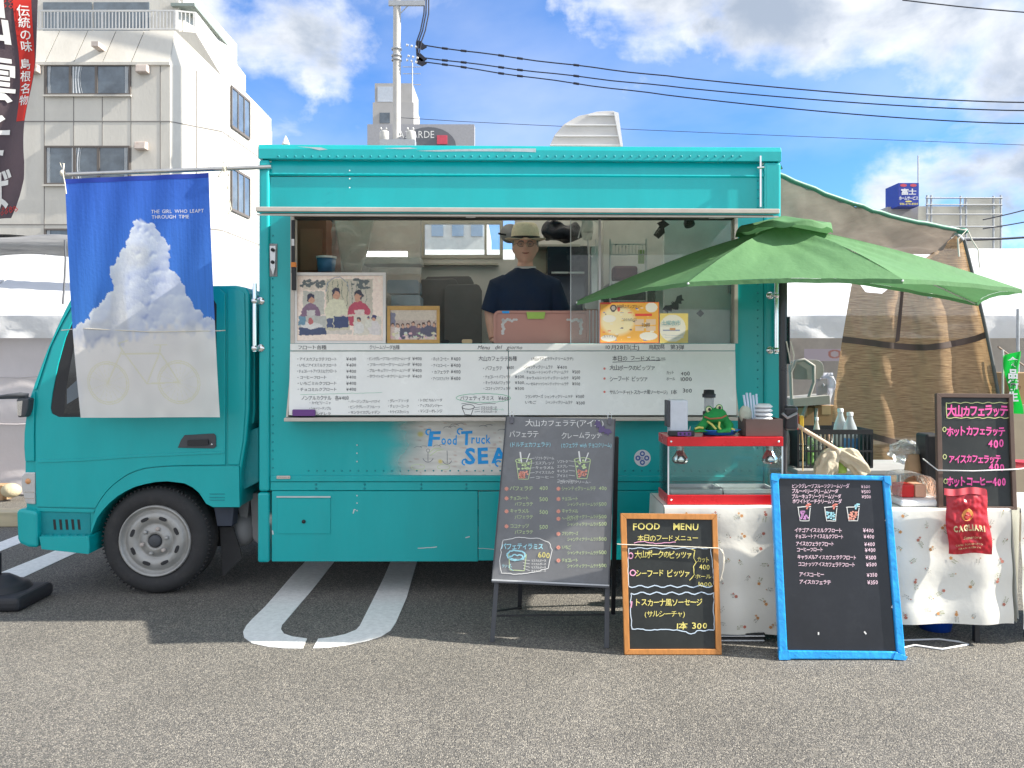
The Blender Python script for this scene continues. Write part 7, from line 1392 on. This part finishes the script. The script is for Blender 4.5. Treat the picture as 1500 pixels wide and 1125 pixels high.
# ---------------------------------------------------------------- things in the open tent
card = M('cardboard2', (.36, .23, .12), .8, var=.1); 
st_ = root('stall_table', V((2.9, 7.2, 0)), 'low table under cardboard boxes in the open tent', 'table'); put('table_top', MB().box((2.2, 6.9, .68), (4.6, 7.5, .71)), M('table_grey'), st_)
for X in (2.25, 4.55):
    for Y in (6.95, 7.45): put('leg', MB().box((X - .015, Y - .015, 0), (X + .015, Y + .015, .68)), steel, st_)
for i, (x0, y0, x1, y1, lb) in enumerate(((1160, 597, 1192, 626, 'brown cardboard box below the folded chair'), (1194, 594, 1226, 626, 'brown cardboard box beside the one below the folded chair'))):
    o = root('cardboard_box', P((x0 + x1) / 2, y1, 6.95), lb, 'box'); A = P(x0, y1, 6.95); B = P(x1, y0, 6.95); put('box_body', MB().box((A.x, 6.95, .712), (B.x, 7.35, B.z)), card, o, bevel=.004); put('box_tape', MB().box((A.x + .06, 6.948, B.z - .08), (A.x + .14, 6.9497, B.z - .001)), M('tape_tan', (.5, .38, .22), .4), o)
fc = root('folded_chair', P(1182, 595, 6.9), 'grey folding chair perched on cardboard boxes in the open tent', 'chair'); chM = M('chair_grey', (.33, .33, .30), .5)
put('backrest', MB().prism([P(x, y, 6.9) for x, y in rrect(1156, 527, 1207, 556, 12)], V((0, .03, 0))), chM, fc, bevel=.008); put('seat', MB().prism([P(x, y, 6.85) for x, y in ((1160, 584), (1216, 579), (1217, 592), (1162, 596))], V((0, .32, 0))), chM, fc, bevel=.006)
put('frame_tube', MB().tube([P(1160, 598, 6.88), P(1158, 545, 6.88), P(1166, 529, 6.88), P(1178, 527, 6.88), P(1192, 536, 6.88), P(1192, 560, 6.88), P(1174, 615, 6.88)], .016, 8), chM, fc); put('frame_tube', MB().tube([P(1196, 598, 6.9), P(1195, 612, 6.9)], .014, 8), chM, fc)
wbg = MB().grid(lambda u, v: P(1196 + 24 * u + 4 * math.sin(v * 5), 546 + 50 * v, 7.0) + V((0, .06 * noise.noise(V((u * 4, v * 4, 2))), 0)), 14, 20); tag(put('white_plastic_bag', wbg, M('bag_white', (.66, .68, .74), .5, transl=.4, bump=.02, bs=14)), 'white plastic shopping bag hanging beside the grey folded chair', 'bag')
gp = tag(put('paper_pack', MB().box(P(1196, 582, 7.0), P(1212, 555, 6.98)), M('pack_grey', (.35, .34, .36), .6)), 'small grey pack leaning inside the white plastic bag', 'pack')
def pinkp(U, Vv): return blend(blend(full(U, (.62, .55, .64)), ellm(U, Vv, .72, .42, .16, .36), (.55, .25, .22)), ellm(U, Vv, .72, .42, .10, .24), (.62, .55, .6))
PPn = Plane(P(1160, 510, 11.9), P(1240, 510, 11.9), P(1160, 530, 11.9)); tag(sheet('pink_poster', PPn.hit, [(1178, 511), (1240, 511), (1240, 529), (1178, 529)], 50, 20, pinkp), 'pale pink poster with a round emblem on the beige tent sheet', 'poster')
for i, (x, y0, y1, Y, lb) in enumerate(((1491, 500, 640, 7.4, 'thin grey upright pole between the shade cloth and the picture edge'),)): tag(put('upright_pole', MB().tube([V((P(x, 0, Y).x, Y, 0)), V((P(x, 0, Y).x, Y, 1.95))], .014, 8), galv), lb, 'pole')
tag(put('slanting_rope', MB().tube([P(1462, 508, 6.4), P(1484, 524, 6.6), P(1500, 536, 6.8)], .008, 6), M('rope_brown', (.25, .2, .16), .8)), 'brown rope slanting down beside the green flag', 'rope')
gf = root('green_flag', P(1482, 605, 6.1), 'bright green vertical flag with white characters beyond the shade cloth', 'flag'); GP = Plane(P(1480, 520, 6.1), P(1500, 520, 6.1), P(1480, 600, 6.1))
gv = lambda u, v: GP.hit(1470 + 10 * math.sin(v * 2) * (1 - u) - 3 * v + (22 + 7 * v) * u, 514 + 92 * v + 8 * (1 - u) * (1 - v)) + V((0, .03 * math.sin(u * 5 + v * 6), 0))
put('cloth', MB().grid(gv, 12, 26), M('flag_green', (.01, .5, .06), .6, transl=.35), gf); gi_ = Ink('white_characters', swhite, gf, lambda x, y, off=0: GP.hit(x, y, off + .04), .0); gi_.vert('食品衛生', 1484, 524, 15, 17, bold=.04); gi_.done(); put('pole', MB().tube([V((P(1469, 0, 6.15).x, 6.15, 0)), P(1469, 512, 6.15)], .008, 8), M('white_pole'), gf)
cbx = root('cardboard_box', P(1495, 590, 6.3), 'cardboard box printed with a small cup by the picture edge', 'box'); A = P(1480, 592, 6.3); B = P(1530, 546, 6.3); put('box_body', MB().box((A.x, 6.3, A.z), (B.x, 6.6, B.z)), card, cbx, bevel=.004); xx = Ink('cup_mark', M('mark_brown', (.2, .1, .05), .7), cbx, lambda x, y, off=0: P(x, y, 6.298 - off), .001); xx.arc(1491, 566, 4, 5, 1, 0, 180, 8).line([(1487, 566), (1495, 566)], 1).line([(1490, 562), (1490, 556)], .8); xx.done()
put('box_stand', MB().box((A.x - .05, 6.25, 0), (B.x + .1, 6.7, A.z - .002)), M('stand_tan', (.4, .33, .24), .7), cbx)
tag(put('red_dish', MB().lathe(P(1500, 686, 4.35), EZ, [(.001, 0), (.05, 0), (.075, .04), (.07, .04), (.001, .006)], 20), M('red_dish', (.55, .05, .07), .35)), 'red dish on the last table at the picture edge', 'dish')

# ---------------------------------------------------------------- the man behind the counter
YM = 5.24; k = YM / F; hx = (769.5 - CX) * k; hz = H + (CY - 362) * k
man = root('person', V((hx, YM, .60)), 'man in a straw hat, glasses and navy t-shirt standing in the serving window', 'person')
bd = MB(); HR = V((.083, .098, .120))
def headpt(d):
    x, y, z = d; p = V((d.x * HR.x, d.y * HR.y, d.z * HR.z)); low_ = max(0, -z)
    p.x *= 1 - .20 * low_ ** 1.6; p.y *= 1 - .10 * low_; fr = max(0, -y)
    g = lambda cx, cz, sx, sz: math.exp(-((x - cx) / sx) ** 2 - ((z - cz) / sz) ** 2) * (fr > 0)
    p.y -= .036 * g(0, -.12, .13, .15) + .010 * g(0, .06, .10, .18) - .010 * (g(.36, .08, .17, .10) + g(-.36, .08, .17, .10)) + .007 * g(0, -.42, .22, .06) + .006 * g(0, -.54, .2, .06) + .012 * g(0, -.82, .3, .14) + .006 * (g(.3, .22, .3, .07) + g(-.3, .22, .3, .07)) + .005 * (g(.5, -.2, .2, .2) + g(-.5, -.2, .2, .2)) - .005 * g(0, -.48, .25, .02)
    return V((hx, YM, hz)) + p
nv, nu = 60, 60; vs = []
for j in range(nv + 1):
    th = math.pi * j / nv
    for i in range(nu): a = 2 * math.pi * i / nu; vs.append(headpt(V((math.sin(th) * math.cos(a), math.sin(th) * math.sin(a), math.cos(th)))))
bd.add(vs, [(j * nu + i, (j + 1) * nu + i, (j + 1) * nu + (i + 1) % nu, j * nu + (i + 1) % nu) for j in range(nv) for i in range(nu)], True)
for s_ in (-1, 1):
    bd.ell((hx + s_ * .080, YM + .005, hz - .005), (.010, .020, .032), 12, 8)
bd.tube([(hx, YM + .015, hz - .05), (hx, YM + .02, hz - .11), (hx, YM + .02, hz - .17)], [.050, .052, .064], 20)
zs_ = hz - .176                                              # shoulder height
def loft(mb, rings, seg=28):
    vs = []
    for (cx, cy, z, a, b) in rings:
        for i in range(seg): t = 2 * math.pi * i / seg; c_, s2 = math.cos(t), math.sin(t); vs.append(V((cx + a * math.copysign(abs(c_) ** .85, c_), cy + b * math.copysign(abs(s2) ** .85, s2), z)))
    n_ = len(rings); mb.add(vs, [(j * seg + i, j * seg + (i + 1) % seg, (j + 1) * seg + (i + 1) % seg, (j + 1) * seg + i) for j in range(n_ - 1) for i in range(seg)] + [tuple(reversed(range(seg))), tuple(range((n_ - 1) * seg, n_ * seg))], True)
yb_ = YM + .02
loft(bd, [(hx, yb_, z, a * .93, b * .9) for z, a, b in ((1.50, .15, .10), (1.8, .17, .11), (zs_ - .03, .16, .10), (zs_ + .02, .07, .07))])
elb = {}
for s_ in (-1, 1):
    sh_ = V((hx + s_ * .178, yb_, zs_ - .085)); el = V((hx + s_ * .238, yb_ + .01, 1.79)); wr = V((hx + s_ * .215, yb_ - .10, 1.60 + .01)); elb[s_] = (sh_, el, wr)
    bd.tube([sh_, sh_.lerp(el, .5), el, el.lerp(wr, .4), wr], [.05, .046, .042, .040, .029], 16)
    hd_ = wr + V((-s_ * .02, -.06, -.012)); bd.ell(hd_, (.042, .055, .020), rot=Matrix.Rotation(s_ * .3, 3, 'Z'))
    for q in range(4):
        b0 = hd_ + V(((q - 1.5) * .020 - s_ * .005, -.035, .002)); ln = (.050, .058, .054, .042)[q if s_ > 0 else 3 - q]
        bd.tube([b0, b0 + V((-s_ * .004, -ln * .5, .006)), b0 + V((-s_ * .008, -ln, -.010))], [.0095, .009, .007], 8)
    b0 = hd_ + V((-s_ * .035, .01, 0)); bd.tube([b0, b0 + V((-s_ * .025, -.025, .002)), b0 + V((-s_ * .03, -.048, -.008))], [.012, .0105, .008], 8)
for s_ in (-1, 1): bd.tube([(hx + s_ * .09, yb_, 1.52), (hx + s_ * .10, yb_ - .01, 1.08), (hx + s_ * .11, yb_ + .02, .69), (hx + s_ * .115, yb_ - .08, .64)], [.085, .058, .042, .035], 16)
put('body', bd, skin, man, remesh=.0055, smooth_it=1)
sh = MB(); loft(sh, [(hx, yb_, z, a, b) for z, a, b in ((1.46, .185, .125), (1.60, .183, .125), (1.75, .188, .128), (1.88, .198, .128), (zs_ - .10, .205, .120), (zs_ - .05, .185, .108), (zs_ - .015, .145, .095), (zs_ + .012, .105, .082), (zs_ + .030, .076, .074), (zs_ + .038, .070, .070))], 36)
for s_ in (-1, 1):
    a_, b_, c_ = elb[s_]; sh.tube([a_ + V((-s_ * .05, 0, .012)), a_ + V((s_ * .005, 0, -.005)), a_.lerp(b_, .5), a_.lerp(b_, .98) + V((0, 0, 0))], [.070, .074, .071, .072], 24)
for v_ in sh.v: v_ += V((1, 1, .3)) * (.006 * noise.noise(V((v_.x * 6, v_.y * 6, v_.z * 14))) + .003 * noise.noise(v_ * 30))
put('t_shirt', sh, navy, man, remesh=.0075, smooth_it=3)
put('collar', MB().lathe((hx, yb_ - .006, zs_ + .032), (0, -.16, 1), [(.060, 0), (.074, .003), (.073, .015), (.060, .018)], 28), M('undershirt', (.55, .55, .55), .8), man)
tro = MB(); loft(tro, [(hx, yb_, z, a, b) for z, a, b in ((1.42, .165, .115), (1.52, .165, .112), (1.50, .16, .11))] )
for s_ in (-1, 1): tro.tube([(hx + s_ * .085, yb_, 1.48), (hx + s_ * .10, yb_ - .01, 1.08), (hx + s_ * .11, yb_ + .02, .70)], [.098, .078, .065], 18)
put('trousers', tro, M('trouser_grey', (.05, .05, .055), .8), man, remesh=.012)
for s_ in (-1, 1): put('shoe', MB().ell((hx + s_ * .115, yb_ - .05, .645), (.048, .13, .042)), blackp, man)
# hat, hair, glasses, face details
hatM = M('straw', (.74, .64, .48), .8, var=.12, vs=60, bump=.003, bs=180); hz0 = hz + .040; tilt = V((0, -.06, 1)).normalized()
put('hat_crown', MB().lathe((hx, YM + .005, hz0), tilt, [(.091, 0), (.090, .03), (.084, .08), (.072, .112), (.058, .122), (.035, .112), (.001, .105)], 36, sy=1.0, sx=1.12 if False else 1.08), hatM, man)
put('hat_brim', MB().grid(lambda u, v: V((hx, YM, hz0)) + V(((.089 + .050 * v) * math.cos(2 * math.pi * u), (.095 + .050 * v) * math.sin(2 * math.pi * u), .002 + v * (.018 * abs(math.cos(2 * math.pi * u)) - .006 * max(0, -math.sin(2 * math.pi * u)) + .010 * max(0, math.sin(2 * math.pi * u)) - .004))), 48, 5), hatM, man, solid=.003, weld=True)
put('hat_band', MB().lathe((hx, YM + .005, hz0 + .003), tilt, [(.093, 0), (.0925, .027)], 36, sx=1.08), blackp, man)
hair = MB()
for s_ in (-1, 1): hair.ell((hx + s_ * .076, YM + .012, hz + .022), (.014, .045, .038))
hair.ell((hx, YM + .06, hz + .0), (.066, .045, .06)); put('hair', hair, M('grey_hair', (.30, .29, .28), .8, bump=.01, bs=60), man, remesh=.005)
yf = lambda x, z: headpt(V((x / HR.x, -math.sqrt(max(.05, 1 - (x / HR.x) ** 2 - (z / HR.z) ** 2)), z / HR.z)).normalized()).y
for s_ in (-1, 1):
    e_ = V((hx + s_ * .029, yf(s_ * .029, .008) + .004, hz + .008)); put('eye', MB().ell(e_, (.012, .008, .0055), 12, 8), M('eye_white', (.5, .48, .46), .3), man); put('iris', MB().ell(e_ + V((0, -.0062, 0)), (.0045, .0025, .0045), 10, 6), blackp, man)
    put('eyebrow', MB().tube([(hx + s_ * .013, yf(s_ * .013, .026) - .003, hz + .025), (hx + s_ * .03, yf(s_ * .03, .03) - .003, hz + .030), (hx + s_ * .046, yf(s_ * .046, .026) - .002, hz + .026)], .003, 6), M('grey_hair'), man)
lpc = M('lips', (.34, .12, .10), .5); yl = yf(0, -.052) - .006
put('mouth', MB().tube([(hx - .024, yl + .006, hz - .050), (hx - .010, yl - .001, hz - .054), (hx, yl - .001, hz - .055), (hx + .010, yl - .001, hz - .054), (hx + .024, yl + .006, hz - .050)], [.002, .0042, .0045, .0042, .002], 8), lpc, man)
gls = MB(); yg = YM - .098
for s_ in (-1, 1):
    c_ = V((hx + s_ * .030, yg - .006, hz + .006)); gls.tube([c_ + V((.024 * math.cos(2 * math.pi * i / 20), .004 * abs(math.cos(2 * math.pi * i / 20)), .018 * math.sin(2 * math.pi * i / 20))) for i in range(21)], .0013, 6); gls.tube([c_ + V((s_ * .024, .003, .006)), V((hx + s_ * .076, YM - .06, hz + .010)), V((hx + s_ * .080, YM + .01, hz + .008))], .0013, 6)
gls.tube([(hx - .007, yg - .008, hz + .010), (hx, yg - .011, hz + .013), (hx + .007, yg - .008, hz + .010)], .0013, 6)
gls_o = put('glasses_frame', gls, darkgrey, man)
for s_ in (-1, 1): put('glasses_lens', MB().lathe((hx + s_ * .030, yg - .005, hz + .006), (0, 1, 0), [(.001, 0), (.0225, .0)], 20, sx=.78), M('lens_tint', (.12, .12, .14), .1, clear=.75), gls_o)

# things behind him
bgk = M('bag_black', (.015, .018, .03), .45, bump=.02, bs=12)
m_ = MB().ell(T(826, 343, 1.3), (.17, .12, .06)); m_.ell(T(803, 338, 1.3), (.05, .09, .08)); m_.ell(T(842, 338, 1.3), (.06, .08, .06)); m_.tube([T(806, 330, 1.25), T(812, 322, 1.25), T(822, 330, 1.25)], .02, 8)
for v_ in m_.v: v_ += V((1, 1, 1)) * (.035 * noise.noise(v_ * 11))
tag(put('black_bag', m_, bgk, remesh=.014, smooth_it=2), 'shiny black bag slumped on the inner shelf beside the man', 'bag')
tag(put('red_brown_bag', MB().box(T(899, 410, 1.0), T(935, 389, 1.0) + EY * .15), M('maroon', (.10, .03, .035), .6), bevel=.02), 'dark maroon packet on the wire rack inside', 'packet')
tag(put('green_card', MB().box(T(935, 386, .95), T(944, 366, .95) + EY * .01), M('card_green', (.30, .42, .16), .6)), 'small green card hanging on the wire rack', 'card')
po = root('steel_pan', T(748, 348, 1.3), 'round steel pan hanging behind the straw hat', 'pan'); put('pan_bowl', MB().lathe(T(747, 342, 1.35), (0, -1, .1), [(.001, .04), (.06, .035), (.078, 0), (.08, -.002)], 28), greyp, po); put('pan_handle', MB().tube([T(741, 344, 1.3), T(730, 342, 1.28)], .008, 8), blackp, po)

# ---------------------------------------------------------------- green plush frog on the blue tray
fg_ = root('frog_toy', V((P(1047, 0, 4.2).x, 4.2, z1 + .01)), 'green plush frog with big eyes sitting in the blue tray', 'toy')
Yf = 4.19; fgM = M('frog_green', (.015, .26, .06), .8, var=.15, vs=20, bump=.003, bs=120); yel = M('frog_yellow', (.62, .60, .16), .8); fw_ = lambda x, y, dy=0: P(x, y, Yf + dy)
b_ = MB(); b_.ell(fw_(1048, 611), (.070, .048, .036)); b_.ell(fw_(1049, 606), (.056, .045, .032)); b_.ell(fw_(1050, 626, .03), (.062, .05, .045))
for x, y in ((1038.5, 600), (1053.5, 597.5)): b_.ell(fw_(x, y, .0), (.020, .018, .021))
b_.tube([fw_(1036, 616, .01), fw_(1028, 624, -.02), fw_(1022, 628, -.02), fw_(1018, 633, -.03)], [.026, .022, .016, .013], 10); b_.tube([fw_(1060, 614, .01), fw_(1068, 624, -.02), fw_(1066, 632, -.05), fw_(1050, 634, -.06)], [.026, .026, .020, .014], 10)
b_.tube([fw_(1034, 634, -.02), fw_(1024, 632, -.04), fw_(1017, 635, -.05)], [.018, .014, .010], 10); b_.tube([fw_(1060, 634, -.02), fw_(1072, 630, -.02), fw_(1077, 633, -.03)], [.020, .016, .011], 10)
zmin = z1 + .012
for v_ in b_.v: v_.z = max(v_.z, zmin + .006)
put('frog_body', b_, fgM, fg_, remesh=.0042, smooth_it=2)
for (x, y) in ((1038.3, 600), (1053.3, 597.5)):
    e_ = put('eye', MB().ell(fw_(x, y, -.013), (.0155, .010, .0165), 14, 10), M('frog_eye', (.68, .66, .40), .3), fg_); put('pupil', MB().ell(fw_(x + 1, y - .3, -.022), (.008, .004, .009), 12, 8), blackp, e_)
mo = [fw_(1032, 610.5, -.034), fw_(1040, 613.5, -.046), fw_(1048, 613, -.051), (fw_(1057, 612, -.046)), fw_(1064, 608.5, -.032)]; put('mouth', MB().tube(mo, .0045, 8), M('frog_mouth', (.38, .14, .07), .7), fg_)
for pts in ([fw_(1036, 617, -.022), fw_(1043, 622, -.035), fw_(1049, 629, -.045)], [fw_(1054, 618, -.04), fw_(1053, 625, -.045), fw_(1056, 630, -.05)], [fw_(1018, 628, -.045), fw_(1024, 626, -.045), fw_(1030, 627, -.04)], [fw_(1066, 629, -.055), fw_(1072, 628, -.045), fw_(1076, 630, -.045)]): put('yellow_stripe', MB().tube(pts, .006, 8), yel, fg_)
